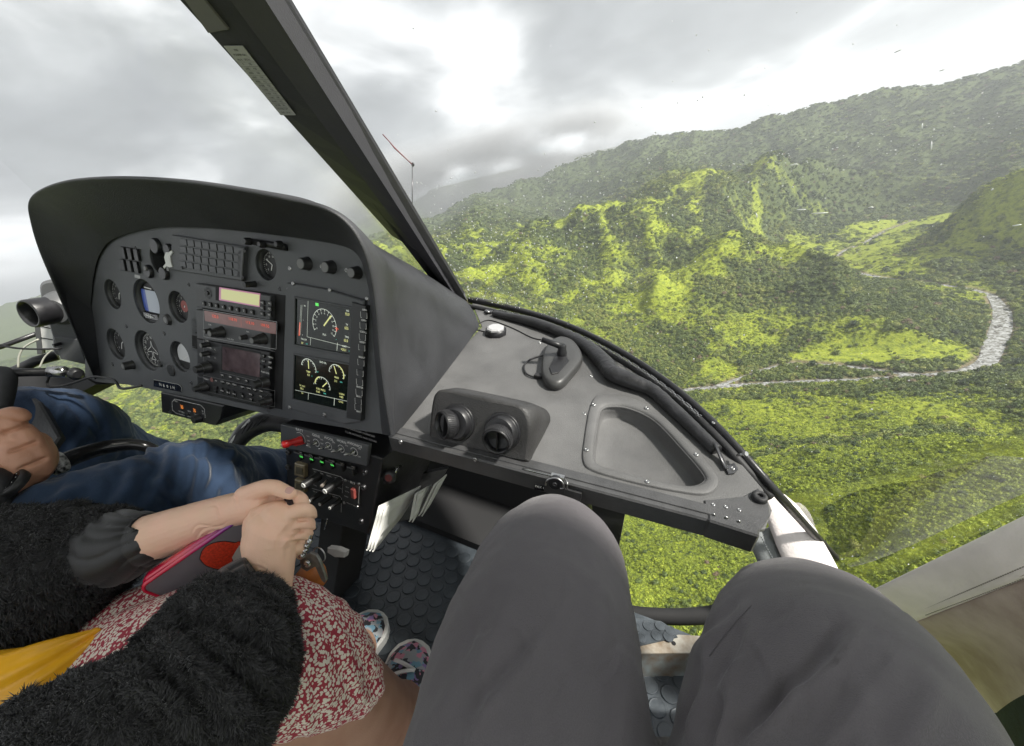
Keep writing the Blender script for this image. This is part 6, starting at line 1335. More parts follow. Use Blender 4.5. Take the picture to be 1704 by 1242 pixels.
# ------------------------------------------------------------------ the photographer's legs
def photographer():
    g = empty('person', P(1100, 1150, .35)); tag(g, 'person in charcoal grey trousers, seen only as two bent knees at the right', 'person')
    l = [(860, 1500, .215, 245), (868, 1400, .225, 232), (876, 1250, .248, 206), (890, 1130, .278, 178), (900, 1050, .315, 155), (910, 980, .360, 135), (919, 934, .408, 112)]
    sl = [(917, 940, .41, 108), (900, 1000, .50, 92), (880, 1070, .60, 72), (870, 1130, .70, 66)]
    r = [(1405, 1500, .185, 290), (1397, 1380, .195, 266), (1390, 1290, .208, 244), (1382, 1200, .232, 214), (1370, 1130, .270, 178), (1355, 1075, .325, 140)]
    sr = [(1350, 1080, .33, 134), (1300, 1130, .42, 100), (1262, 1190, .52, 82), (1240, 1270, .60, 78)]
    hips = [(1000, 1620, .21, 280), (1260, 1620, .20, 300)]
    o = blob('trousers', [limb_data(x, 26, 6, 0.97) for x in (l, sl, r, sr, hips)], TROUSER, g, 0.0042, 7, 1)
    def fn(co, no):
        px, py = proj(co); d = np.zeros(len(co))
        for a, b, w, s in [(a_, b_, w_ * 1.25, s_ * .95) for a_, b_, w_, s_ in [((845, 1010), (690, 1242), 16, .0022), ((905, 1060), (770, 1230), 12, .0026), ((1000, 980), (950, 1242), 18, .0012), ((860, 880), (760, 1010), 14, .0016),
                           ((1020, 900), (1070, 1080), 12, .0016), ((820, 1150), (780, 1260), 10, .002), ((1040, 1150), (1020, 1300), 12, .0014),
                           ((1425, 1055), (1290, 1215), 13, .0042), ((1330, 1140), (1240, 1260), 12, .0036), ((1240, 1010), (1165, 1090), 10, .0030), ((1255, 1040), (1190, 1180), 10, .0026),
                           ((1560, 1130), (1500, 1260), 20, .0020), ((1440, 1150), (1370, 1260), 14, .0018), ((1180, 1090), (1150, 1240), 9, .004), ((1215, 1150), (1200, 1260), 9, .004)]]:
            d += crease(px, py, a, b, w, s)
        r = random.Random(12)
        for _ in range(34):
            a = (r.uniform(700, 1060), r.uniform(930, 1220)) if r.random() < .5 else (r.uniform(1190, 1560), r.uniform(1000, 1230)); th = r.uniform(1.7, 2.6) if r.random() < .7 else r.uniform(.9, 1.5); L_ = r.uniform(35, 110)
            d += crease(px, py, a, (a[0] + L_ * math.cos(th), a[1] + L_ * math.sin(th)), r.uniform(5, 9), r.uniform(.0003, .0008))
        return d + noise3(co, 14, 7) * .0050
    cloth_displace(o, fn)
    # seam with stitches on the right knee
    dg = bpy.context.evaluated_depsgraph_get(); from mathutils.bvhtree import BVHTree
    bv = BVHTree.FromPolygons([v.co for v in o.data.vertices], [p.vertices for p in o.data.polygons])
    def on(px, py):
        d = Vector(rh(px, py)).normalized(); h = bv.ray_cast(Vector((0, 0, 0)), d); return (h[0] - d * .0006) if h[0] is not None else None
    st = MB(); pts = [(1250, 1008), (1225, 1035), (1200, 1065), (1180, 1092)]
    pp = spline(pts, 12)
    for i in range(0, len(pp) - 1, 1):
        for dx in (0,):
            a = on(pp[i][0] + dx, pp[i][1]); b = on(pp[i][0] * .4 + pp[i + 1][0] * .6 + dx, pp[i][1] * .4 + pp[i + 1][1] * .6)
            if a and b: st.tube([a, b], .00022, 4)
    if st.v: st.build('seam_stitching', mat('grey_thread', (.075, .070, .075), .8), g)
photographer()
# ------------------------------------------------------------------ fur
FUR = mat('black_fur', (0.012, 0.012, 0.013), 0.42, spec=0.35, sheen=0.3)
def fur_on(o, parent, n, length, width, seed=1, comb=(0.2, -0.2, -0.3)):
    me = o.data; me.calc_loop_triangles(); tri = np.empty(len(me.loop_triangles) * 3, int); me.loop_triangles.foreach_get('vertices', tri); tri = tri.reshape(-1, 3)
    co = np.empty(len(me.vertices) * 3); me.vertices.foreach_get('co', co); co = co.reshape(-1, 3)
    a, b, c = co[tri[:, 0]], co[tri[:, 1]], co[tri[:, 2]]; cr = np.cross(b - a, c - a); ar = np.linalg.norm(cr, axis=1); nn = cr / np.maximum(ar[:, None], 1e-12)
    cen = (a + b + c) / 3; px, py = proj(cen); ok = (px > -120) & (px < 1800) & (py < 1380) & ((nn * cen).sum(1) < 0.35 * np.linalg.norm(cen, axis=1))
    w = ar * ok; w /= w.sum(); r = np.random.default_rng(seed); k = r.choice(len(tri), n, p=w); u, v = r.random(n), r.random(n); f = u + v > 1; u[f], v[f] = 1 - u[f], 1 - v[f]
    p = a[k] * (1 - u - v)[:, None] + b[k] * u[:, None] + c[k] * v[:, None]; nm = nn[k]
    # clumps: strands lean towards a shared direction per small cell
    s1 = 105.; g = np.stack([noise3(p, s1, 31 + seed), noise3(p + 3.3, s1, 57 + seed), noise3(p + 7.7, s1, 83 + seed)], -1); g2 = np.stack([noise3(p + 1, 300., 131), noise3(p + 2, 300., 157), noise3(p + 5, 300., 183)], -1)
    d = nm * 0.75 + np.array(comb) + g * 2.4 + g2 * 1.6 + r.normal(size=(n, 3)) * .16; d -= nm * np.minimum(0, (d * nm).sum(1) - 0.25)[:, None]; d /= np.linalg.norm(d, axis=1)[:, None]
    cv = g * 1.2 + np.array([0, 0, -0.45]) + r.normal(size=(n, 3)) * .2; L = length * (0.55 + 0.7 * r.random(n)) * (1 + 0.8 * noise3(p + 9, 40., 5)); L = L[:, None]
    view = -p / np.linalg.norm(p, axis=1)[:, None]; sd = np.cross(d, view + r.normal(size=(n, 3)) * .5); sd /= np.maximum(np.linalg.norm(sd, axis=1)[:, None], 1e-6); W = width * (0.7 + .6 * r.random(n))[:, None]
    p0 = p - nm * .001; p1 = p + d * L * .45 + cv * L * .06; p2 = p + d * L * .72 + cv * L * .38; p3 = p + d * L * .80 + cv * L * .78
    V = np.stack([p0 - sd * W, p0 + sd * W, p1 - sd * W * .9, p1 + sd * W * .9, p2 - sd * W * .6, p2 + sd * W * .6, p3], 1).reshape(-1, 3)
    base = (np.arange(n) * 7)[:, None]; q = np.concatenate([base + np.array([0, 1, 3, 2]), base + np.array([2, 3, 5, 4])], 1).reshape(-1, 4); t = base + np.array([4, 5, 6])
    fm = bpy.data.meshes.new('fur'); fm.vertices.add(len(V)); fm.vertices.foreach_set('co', V.astype(np.float32).ravel()); lo = np.concatenate([q.ravel(), t.ravel()]); fm.loops.add(len(lo)); fm.loops.foreach_set('vertex_index', lo.astype(np.int32))
    fm.polygons.add(len(q) + n); fm.polygons.foreach_set('loop_start', np.concatenate([np.arange(len(q)) * 4, len(q) * 4 + np.arange(n) * 3]).astype(np.int32)); fm.update(); fm.polygons.foreach_set('use_smooth', np.ones(len(q) + n, bool)); fm.materials.append(FUR)
    fo = bpy.data.objects.new('fur', fm); link(fo, parent); tag(fo, kind='stuff'); return fo
# ------------------------------------------------------------------ skin
def skin_mat(name, col, col2, s=30.):
    m, N, L, b = nodes_mat(name); b.inputs['Roughness'].default_value = 0.48; b.inputs['Specular IOR Level'].default_value = 0.4
    b.inputs['Subsurface Weight'].default_value = 0.12; b.inputs['Subsurface Radius'].default_value = (1, .35, .2); b.inputs['Subsurface Scale'].default_value = 0.004
    tc = N.new('ShaderNodeTexCoord'); n = N.new('ShaderNodeTexNoise'); n.inputs['Scale'].default_value = s; n.inputs['Detail'].default_value = 6; L.new(tc.outputs['Object'], n.inputs['Vector'])
    r = N.new('ShaderNodeMapRange'); r.inputs[1].default_value = 0.35; r.inputs[2].default_value = 0.68; L.new(n.outputs['Fac'], r.inputs[0]); mx = N.new('ShaderNodeMix'); mx.data_type = 'RGBA'; mx.inputs[6].default_value = (*col, 1); mx.inputs[7].default_value = (*col2, 1); L.new(r.outputs[0], mx.inputs[0]); L.new(mx.outputs[2], b.inputs['Base Color'])
    v = N.new('ShaderNodeTexVoronoi'); v.inputs['Scale'].default_value = 700; L.new(tc.outputs['Object'], v.inputs['Vector']); bp = N.new('ShaderNodeBump'); bp.inputs['Strength'].default_value = 0.25; bp.inputs['Distance'].default_value = .0005; L.new(v.outputs['Distance'], bp.inputs['Height']); L.new(bp.outputs[0], b.inputs['Normal']); return m
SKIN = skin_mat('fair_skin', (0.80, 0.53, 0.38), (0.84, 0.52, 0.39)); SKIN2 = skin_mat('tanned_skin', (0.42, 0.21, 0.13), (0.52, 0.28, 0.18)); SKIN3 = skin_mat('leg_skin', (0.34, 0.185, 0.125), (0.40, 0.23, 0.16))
NAIL = mat('nail', (0.60, 0.36, 0.31), 0.25)
SATIN = mat('black_satin', (0.010, 0.010, 0.011), 0.45, sheen=0.2, bump=0.3, bscale=900)
def nail(name, a, b, w, n, parent):
    """finger nail: flattened cap between pixel points a and b"""
    A, B = Vector(a), Vector(b); c = (A + B) / 2; u = (B - A).normalized(); n = (Vector(n) - u * Vector(n).dot(u)).normalized(); s = n.cross(u); L = (B - A).length / 2; V = []; F = []; K = 16
    for j in range(4):
        f = (1, .75, .4, .02)[j]
        for k in range(K):
            th = 2 * math.pi * k / K; x = math.copysign(abs(math.cos(th)) ** .7, math.cos(th)) * f; y = math.copysign(abs(math.sin(th)) ** .7, math.sin(th)) * f
            V.append(c + u * x * L + s * y * w + n * (.0012 * (1 - y * y * .9) - .0004))
    for j in range(3):
        for k in range(K): q = (k + 1) % K; F.append((j * K + k, j * K + q, (j + 1) * K + q, (j + 1) * K + k))
    return MB().add(V, F, True).build(name, NAIL, parent)
# ------------------------------------------------------------------ the woman in the middle
def skirt_mat():
    m, N, L, b = nodes_mat('floral_print'); b.inputs['Roughness'].default_value = .85; tc = N.new('ShaderNodeTexCoord')
    mp = N.new('ShaderNodeMapping'); L.new(tc.outputs['Object'], mp.inputs[0]); ns = N.new('ShaderNodeTexNoise'); ns.inputs['Scale'].default_value = 90; ns.inputs['Detail'].default_value = 2; L.new(mp.outputs[0], ns.inputs['Vector'])
    ad = N.new('ShaderNodeVectorMath'); ad.operation = 'MULTIPLY_ADD'; L.new(ns.outputs['Color'], ad.inputs[0]); ad.inputs[1].default_value = (.004,) * 3; L.new(mp.outputs[0], ad.inputs[2])
    v = N.new('ShaderNodeTexVoronoi'); v.inputs['Scale'].default_value = 255; v.inputs['Randomness'].default_value = .75; L.new(ad.outputs[0], v.inputs['Vector'])
    n2 = N.new('ShaderNodeTexNoise'); n2.inputs['Scale'].default_value = 520; n2.inputs['Detail'].default_value = 1; L.new(tc.outputs['Object'], n2.inputs['Vector'])
    s = N.new('ShaderNodeMath'); s.operation = 'MULTIPLY_ADD'; L.new(n2.outputs['Fac'], s.inputs[0]); s.inputs[1].default_value = .45; L.new(v.outputs['Distance'], s.inputs[2])
    r = N.new('ShaderNodeValToRGB'); L.new(s.outputs[0], r.inputs[0]); e = r.color_ramp.elements; e[0].position = .69; e[0].color = (.76, .70, .62, 1); e[1].position = .75; e[1].color = (.36, .035, .06, 1); L.new(r.outputs[0], b.inputs['Base Color'])
    return m
def woman():
    g = empty('person', P(350, 1050, .42)); tag(g, 'woman in black fleece and red floral skirt, clasped hands around a phone', 'person')
    # bare legs, one continuous body with the arms' skin kept below their cuffs
    body = blob('body', [limb_data([(420, 1130, .47, 85), (540, 1150, .50, 82), (590, 1175, .54, 70), (640, 1190, .62, 52), (672, 1175, .70, 36), (684, 1160, .76, 32)], 22, 6),
                         limb_data([(400, 1060, .55, 54), (500, 1066, .59, 46), (545, 1076, .64, 40), (575, 1082, .70, 34), (596, 1080, .76, 30)], 22, 6),
                         limb_data([(200, 1160, .46, 90), (420, 1110, .47, 85)], 20, 4), limb_data([(200, 1110, .50, 70), (400, 1060, .53, 66)], 20, 4)], SKIN3, g, .004, 4)
    # skirt with a gathered hem
    sk = blob('skirt', [limb_data([(90, 1220, .40, 120), (210, 1140, .42, 120), (340, 1100, .42, 128), (450, 1090, .44, 122), (525, 1106, .465, 98), (566, 1128, .48, 72), (588, 1140, .49, 52)], 30, 6, .9),
                        limb_data([(150, 1080, .47, 66), (300, 1030, .48, 80), (430, 1030, .50, 80), (478, 1056, .53, 56), (505, 1072, .54, 38)], 24, 6, .9)], skirt_mat(), g, .004, 5, 1)
    def fs(co, no):
        px, py = proj(co); d = noise3(co, 22, 3) * .004; q = (px - 590) * .55 - (py - 1180) * .83
        edge = sstep(430, 640, px) ; d += .0016 * np.sin((px * .52 + py * .85) * .16 + 3 * noise3(co, 30, 9)) * edge
        for a, b, w, s in [((500, 1000), (560, 1190), 12, .003), ((540, 1010), (610, 1170), 10, .003), ((490, 1090), (520, 1230), 12, .003), ((600, 1070), (640, 1150), 9, .0025)]: d += crease(px, py, a, b, w, s)
        return d
    cloth_displace(sk, fs)
    # coat
    near = blob('coat_sleeve', [limb_data([(-160, 1470, .24, 200), (0, 1370, .265, 158), (150, 1262, .285, 134), (290, 1195, .305, 112), (380, 1145, .330, 94)], 26, 6), limb_data([(385, 1145, .33, 90), (402, 1085, .355, 80), (392, 1040, .375, 70), (372, 1022, .385, 62)], 24, 6),
                                limb_data([(290, 1062, .37, 46), (350, 1022, .385, 58), (420, 1028, .39, 58)], 20, 4)], FUR, g, .005, 3)
    def fc(co, no):
        px, py = proj(co); d = noise3(co, 26, 4) * .010
        for a, b, w, s in [((260, 1075), (440, 1230), 26, .012), ((330, 1010), (480, 1080), 20, .011), ((200, 1130), (430, 1260), 22, .008), ((300, 1030), (470, 1140), 22, .009)]: d += crease(px, py, a, b, w, s)
        return d
    cloth_displace(near, fc); fur_on(near, near, 150000, .0070, .00034, 2, (0.10, -0.10, -0.35))
    far = blob('coat_sleeve', [limb_data([(-160, 1010, .44, 150), (0, 970, .455, 118), (80, 945, .465, 103), (135, 925, .47, 88), (160, 915, .472, 66)], 26, 6), limb_data([(-120, 1100, .42, 120), (0, 1040, .43, 70), (110, 990, .45, 52)], 20, 5)], FUR, g, .005, 3)
    cloth_displace(far, lambda co, no: noise3(co, 28, 14) * .009); fur_on(far, far, 90000, .0085, .00042, 5, (0.3, 0.0, -0.25))
    # satin cuffs with gathers
    def cuff(name, pts, amp, freq):
        v, f = limb_data(pts, 110, 10, 1.0, None, False, lambda s, a, r: amp * (abs(math.sin(a * freq + 1.2 * math.sin(a * 2.) + 1.3 * math.sin(s * 60 + a))) ** .45 - .6) * (0.4 + .6 * math.sin(min(1, s * 12) * 2.4))); MB().add(v, f, True).build(name, SATIN, g)
    cuff('cuff', [(140, 925, .470, 56), (165, 918, .470, 60), (200, 910, .468, 59), (228, 903, .466, 51), (247, 898, .465, 42), (250, 897, .465, 40)], .0030, 6)
    cuff('cuff', [(385, 1010, .395, 60), (410, 985, .410, 56), (434, 964, .418, 47), (441, 958, .420, 42)], .0040, 4)
    # hands and forearms: her right arm comes from the left, her left hand lies over it
    tH = .440
    def fin(pts, K=14): return limb_data(pts, K, 5)
    rh_ = blob('hand', [limb_data([(215, 906, .465, 38), (260, 893, .465, 38), (310, 876, .462, 35), (360, 858, .458, 30), (400, 846, .455, 27), (428, 838, .453, 28)], 26, 6),
                       limb_data([(415, 840, .455, 26), (440, 845, .458, 30), (465, 858, .463, 30), (480, 880, .467, 26)], 20, 5),
                       fin([(410, 828, .450, 20), (435, 815, .444, 15), (455, 811, .440, 12.5), (472, 817, .438, 11.0), (484, 822, .437, 9.4)]),
                       fin([(462, 846, .458, 16), (484, 828, .452, 13), (500, 833, .446, 12), (502, 845, .441, 11.2), (491, 853, .437, 10.2), (484, 854, .435, 9.0)]),
                       fin([(470, 870, .465, 15), (502, 862, .462, 12), (514, 872, .457, 10.5), (511, 880, .452, 9.5)])], SKIN, g, .0011, 4)
    def fw(co, no):
        px, py = proj(co); d = np.zeros(len(co))
        for a, b, w, s in [((320, 885), (352, 868), 2.2, .0009), ((328, 893), (372, 868), 2.2, .0011), ((338, 898), (380, 874), 2, .0008), ((350, 842), (372, 856), 2.5, .0006), ((385, 824), (402, 842), 2.4, .0007), ((458, 806), (462, 818), 1.8, .0004)]: d += crease(px, py, a, b, w, s) * -1
        return d + noise3(co, 60, 8) * .0007
    cloth_displace(rh_, fw)
    lh = blob('hand', [limb_data([(446, 985, .425, 36), (449, 958, .428, 36), (450, 930, .432, 39), (450, 903, .435, 43), (455, 880, .436, 42), (464, 866, .437, 33)], 26, 6, .92),
                       fin([(440, 862, .437, 26), (452, 850, .437, 15), (462, 850, .437, 12)]),
                       fin([(466, 868, .436, 22), (482, 858, .434, 15), (500, 849, .434, 12.2), (512, 850, .438, 11), (517, 860, .446, 10.5), (514, 868, .455, 9.5)]),
                       fin([(472, 885, .438, 22), (494, 873, .438, 14), (508, 871, .441, 11.2), (514, 880, .449, 10.5), (511, 888, .458, 9.5)]),
                       fin([(474, 902, .440, 20), (492, 891, .440, 13), (504, 891, .445, 10.5), (508, 899, .452, 10), (505, 905, .46, 9)]),
                       fin([(474, 922, .440, 18), (490, 911, .442, 12), (500, 914, .448, 9.5), (501, 922, .456, 9)]),
                       fin([(425, 890, .436, 20), (420, 870, .440, 14), (428, 856, .445, 12)])], SKIN, g, .0011, 4)
    def fl(co, no):
        px, py = proj(co); d = noise3(co, 55, 12) * .0009
        for a, b in [((484, 866), (522, 865)), ((484, 884), (520, 884)), ((484, 902), (514, 902))]:
            a = np.array(a, float); b = np.array(b, float); u = (b - a) / np.hypot(*(b - a)); q_ = -(px - a[0]) * u[1] + (py - a[1]) * u[0]; t_ = (px - a[0]) * u[0] + (py - a[1]) * u[1]; d -= .0026 * np.exp(-(q_ / 2.6) ** 2) * sstep(-2, 12, t_)
        for a, b, w, s in [((470, 930), (486, 878), 5, .0007), ((458, 915), (470, 868), 5, .0006), ((505, 843), (508, 853), 1.6, .0004), ((415, 938), (470, 960), 2.4, .0004)]: d += crease(px, py, a, b, w, s)
        return d
    cloth_displace(lh, fl)
    nail('nail', P(476, 814, .4305), P(488, 818, .4285), mpx(P(484, 820, .43), 6.2), (-.1, -.35, .93), rh_)
    # tiny wrist tattoo on the far forearm
    tm = MB(); r = random.Random(4); bz = [(246, 868), (250, 872), (247, 878), (254, 880), (258, 874), (252, 886), (262, 870), (256, 866)]
    # canvas shoes
    shoe((604, 1068), (640, 1030), g, 'shoe', 25); shoe((668, 1165), (693, 1074), g, 'shoe', 34)
    return g
def shoe_mat():
    m, N, L, b = nodes_mat('printed_canvas'); b.inputs['Roughness'].default_value = .6; tc = N.new('ShaderNodeTexCoord'); ns = N.new('ShaderNodeTexNoise'); ns.inputs['Scale'].default_value = 60; ns.inputs['Detail'].default_value = 2; L.new(tc.outputs['Object'], ns.inputs['Vector'])
    ad = N.new('ShaderNodeVectorMath'); ad.operation = 'MULTIPLY_ADD'; L.new(ns.outputs['Color'], ad.inputs[0]); ad.inputs[1].default_value = (.02,) * 3; L.new(tc.outputs['Object'], ad.inputs[2])
    v = N.new('ShaderNodeTexVoronoi'); v.inputs['Scale'].default_value = 110; L.new(ad.outputs[0], v.inputs['Vector']); s = N.new('ShaderNodeSeparateColor'); L.new(v.outputs['Color'], s.inputs[0])
    r = N.new('ShaderNodeValToRGB'); r.color_ramp.interpolation = 'CONSTANT'; L.new(s.outputs[0], r.inputs[0]); e = r.color_ramp.elements; st = [(0, (.02, .02, .025)), (.3, (.30, .32, .34)), (.5, (.55, .22, .30)), (.62, (.02, .02, .03)), (.78, (.15, .30, .40)), (.9, (.24, .16, .36))]
    while len(e) < len(st): e.new(.5)
    for k, (p, c) in enumerate(st): e[k].position = p; e[k].color = (*c, 1)
    L.new(r.outputs[0], b.inputs['Base Color']); return m
CANVAS = shoe_mat(); RUBW = mat('white_rubber', (.62, .62, .60), .5, var=.08, vscale=40); LACE = mat('white_lace', (.68, .68, .67), .8, bump=.5, bscale=900)
def shoe(heel, toe, parent, name, hw):
    """low canvas shoe on the floor from the heel pixel to the toe pixel"""
    H = FLR.hit(*heel); T = FLR.hit(*toe); u = (T - H); L = .245; u.normalize(); s = Z_.cross(u); H = T - u * L
    prof = [(0, .026), (.05, .031), (.2, .033), (.4, .034), (.6, .042), (.75, .046), (.88, .042), (.95, .031), (.99, .015), (1.0, .002)]
    ho = [(0, .075), (.2, .078), (.35, .074), (.5, .066), (.65, .052), (.8, .040), (.92, .034), (1.0, .026)]
    def wid(f): return np.interp(f, [p[0] for p in prof], [p[1] for p in prof])
    def hei(f): return np.interp(f, [p[0] for p in ho], [p[1] for p in ho])
    fs = np.concatenate([np.linspace(0, .9, 26), np.linspace(.92, 1, 9)])
    sole = MB(); V = []; F = []; out = [(f, 1) for f in fs] + [(f, -1) for f in fs[::-1]]
    base = [H + u * (f * L) + s * sg * wid(f) for f, sg in out]; MB_ = MB(); MB_.prism([p + Z_ * .024 for p in base], Z_, .024, .003); so = MB_.build(name, RUBW, parent)
    K = 20; V = []; F = []
    for f in fs:
        for k in range(K):
            a = math.pi * k / (K - 1); x = math.cos(a); y = math.sin(a); V.append(H + u * ((f * .96 + .01) * L) + s * x * (wid(f) - .0035 if wid(f) > .006 else .001) * (1 - .25 * y * y) + Z_ * (.020 + (hei(f) - .018) * y ** .8))
    for i in range(len(fs) - 1):
        for k in range(K - 1): F.append((i * K + k, i * K + k + 1, (i + 1) * K + k + 1, (i + 1) * K + k))
    MB().add(V, F, True).build('upper', CANVAS, so)
    lm = MB()
    for i in range(6):
        f = .42 + i * .065; p = []
        for k in range(9):
            x = -1 + k / 4.; z = .022 + (hei(f) - .018) * math.sqrt(max(0.0, 1 - (x * .55) ** 2)); p.append(H + u * ((f + .03 * x * (1 if i % 2 else -1)) * L) + s * x * .021 + Z_ * (z + .002))
        lm = MB(); lm.tube(p, .0036, 6, flat=.5, up=Z_); lm.build('lace', LACE, so)
woman()
# ------------------------------------------------------------------ phone, bag, keys
def phone():
    A, B, C_, D = P(224, 982, .425), P(428, 842, .447), P(500, 915, .505), P(294, 1068, .480)
    u = (B - A).normalized(); v = (D - A); v = (v - u * v.dot(u)).normalized(); n = u.cross(v); n = n if n.dot(-A) > 0 else -n; L = (B - A).length; W = .078
    g = empty('mobile_phone', (A + B) / 2); tag(g, 'phone in a glossy red and purple case with a red sticker, in clasped hands', 'phone')
    def rrect(ins, r, N=7):
        r = max(r - ins, .001); pts = []
        for cx, cy, a0 in [(L - ins - r, ins + r, -90), (L - ins - r, W - ins - r, 0), (ins + r, W - ins - r, 90), (ins + r, ins + r, 180)]:
            for k in range(N): a = math.radians(a0 + 90 * k / (N - 1)); pts.append((cx + r * math.cos(a), cy + r * math.sin(a)))
        return pts
    def ringat(ins, h): return [A + u * x + v * y + n * h for x, y in rrect(ins, .012)]
    m, N, Lk, b = nodes_mat('red_purple_case'); b.inputs['Roughness'].default_value = .12; b.inputs['Coat Weight'].default_value = .6
    tc = N.new('ShaderNodeTexCoord'); dp = N.new('ShaderNodeVectorMath'); dp.operation = 'DOT_PRODUCT'; Lk.new(tc.outputs['Object'], dp.inputs[0]); dp.inputs[1].default_value = tuple(u); mr = N.new('ShaderNodeMapRange'); a0 = A.dot(u); mr.inputs[1].default_value = a0; mr.inputs[2].default_value = a0 + L; Lk.new(dp.outputs['Value'], mr.inputs[0])
    r = N.new('ShaderNodeValToRGB'); Lk.new(mr.outputs[0], r.inputs[0]); e = r.color_ramp.elements; e[0].position = .35; e[0].color = (.62, .008, .05, 1); e[1].position = .8; e[1].color = (.13, .03, .26, 1); Lk.new(r.outputs[0], b.inputs['Base Color'])
    ring_loft('case', [ringat(.003, -.0165), ringat(.0006, -.015), ringat(0, -.009), ringat(0, -.006), ringat(.0008, -.0052), ringat(.0008, -.0044), ringat(0, -.0036), ringat(0, -.001), ringat(.0008, .0006), ringat(.0022, .0012), ringat(.0034, .0006), ringat(.0036, -.0006)], m, g)
    bk = MB(); bk.prism([p - n * 0 for p in ringat(.0034, -.0004)], n, .010); bk.build('back_plate', mat('case_grey_clear', (.16, .16, .18), .18, coat=.4), g)
    pl = Plane(A + n * .0002, u, v if u.cross(v).dot(n) > 0 else -v)
    if pl.n.dot(n) < 0: pl.n = n
    def ph(px, py, o): r_ = Vector(rh(px, py)); q = A + n * o; return r_ * (q.dot(n) / r_.dot(n))
    out = arc_px([(333, 930), (338, 916), (352, 906), (372, 902), (390, 904), (398, 902), (402, 906), (394, 914), (388, 926), (384, 940), (372, 948), (345, 942), (333, 930)], 4)[:-1]
    c = np.mean(out, axis=0); sc = [(c[0] + (x - c[0]) * 1.05, c[1] + (y - c[1]) * 1.06) for x, y in out]
    MB().prism([ph(x, y, .0002) for x, y in sc], n, .0005).build('sticker_outline', M_['dtext'], g); MB().prism([ph(x, y, .0005) for x, y in out], n, .0005).build('sticker', mat('sticker_red', (.62, .05, .02), .35, var=.25, vscale=400), g)
    MB().prism([ph(x, y, .0006) for x, y in [(386, 928), (398, 908), (408, 912), (408, 940), (392, 942)]], n, .0005).build('sticker_patch', mat('sticker_white', (.55, .55, .52), .4), g)
    # ring grip seen between thumb and fingers
    q = P(477, 842, .440); ax = Vector((-.25, -.55, .8)).normalized(); MB().lathe(q, ax, [(.0085, -.006), (.0095, 0), (.0095, .002), (.0065, .0045), (.003, .0045)], 10, smooth=False).build('ring_grip', mat('grip_black', (.02, .018, .022), .2), g)
phone()
def bag():
    g_pts = [(-60, 1150, .36, 60), (20, 1128, .37, 50), (80, 1104, .38, 40), (125, 1080, .39, 26), (158, 1058, .40, 9)]
    v, f = limb_data(g_pts, 40, 8, .75, None, True, lambda s, a, r: .0035 * math.sin(a * 3 + s * 22) + .002 * math.sin(a * 7 + s * 60))
    o = MB().add(v, f, True).build('yellow_pouch', mat('yellow_vinyl', (.88, .44, .015), .38, var=.12, vscale=14, bump=.5, bscale=60, coat=.15)); tag(o, 'yellow vinyl pouch lying creased between the two fleece sleeves', 'pouch')
bag()
def keys():
    g = empty('key_bunch', P(520, 925, .45)); tag(g, 'bunch of keys on a silver ring hanging below the clasped hands', 'keys')
    c = P(532, 923, .45); pts = [c + Vector((math.cos(a), 0.2 * math.sin(a), math.sin(a))) * .0085 for a in np.linspace(0, 6.283, 25)]; MB().tube(pts, .0008, 6).build('key_ring', M_['steel'], g)
    for i, (x, y) in enumerate([(512, 893), (514, 901), (510, 908), (507, 916), (503, 924)]):
        q = P(x, y, .447); MB().lathe(q, (0, 0, 1), [(.001, -.0035), (.0032, -.002), (.0042, 0), (.0032, .002), (.001, .0035)], 12).build('bead', M_['steel'], g)
    ky = mat('key_grey', (.20, .20, .19), .4, metal=.7, var=.2, vscale=100)
    pl = Plane(P(520, 945, .445), (1, .2, 0), (0, .25, 1))
    MB().prism([pl.hit(*p) for p in [(504, 928), (516, 920), (526, 924), (532, 934), (540, 955), (543, 966), (539, 971), (534, 966), (524, 944), (516, 948), (506, 942)]], pl.n, .003, .0008).build('key', ky, g)
    MB().prism([pl.hit(*p, -.006) for p in [(498, 934), (508, 926), (520, 932), (520, 946), (510, 952), (500, 946)]], pl.n, .004, .001).build('key', ky, g)
    q = pl.hit(511, 938, .002); MB().lathe(q, pl.n, [(.0045, 0), (.004, .0015), (.002, .002)], 16).build('key_disc', M_['steel'], g)
    MB().prism([P(544, 912, .53), P(560, 914, .53), P(574, 920, .53), P(572, 929, .53), P(556, 928, .53), P(544, 920, .53)], (0, -1, .3), .008, .001).build('grey_tag', mat('tag_grey', (.12, .12, .12), .5), g)
    o = MB().lathe(P(518, 962, .52), (.2, .3, 1), [(.004, -.020), (.015, -.014), (.020, 0), (.015, .014), (.004, .020)], 20).build('orange_ball', mat('orange_leather', (.38, .12, .02), .5, var=.2, vscale=50)); tag(o, 'small orange brown ball half hidden behind the keys', 'ball')
keys()
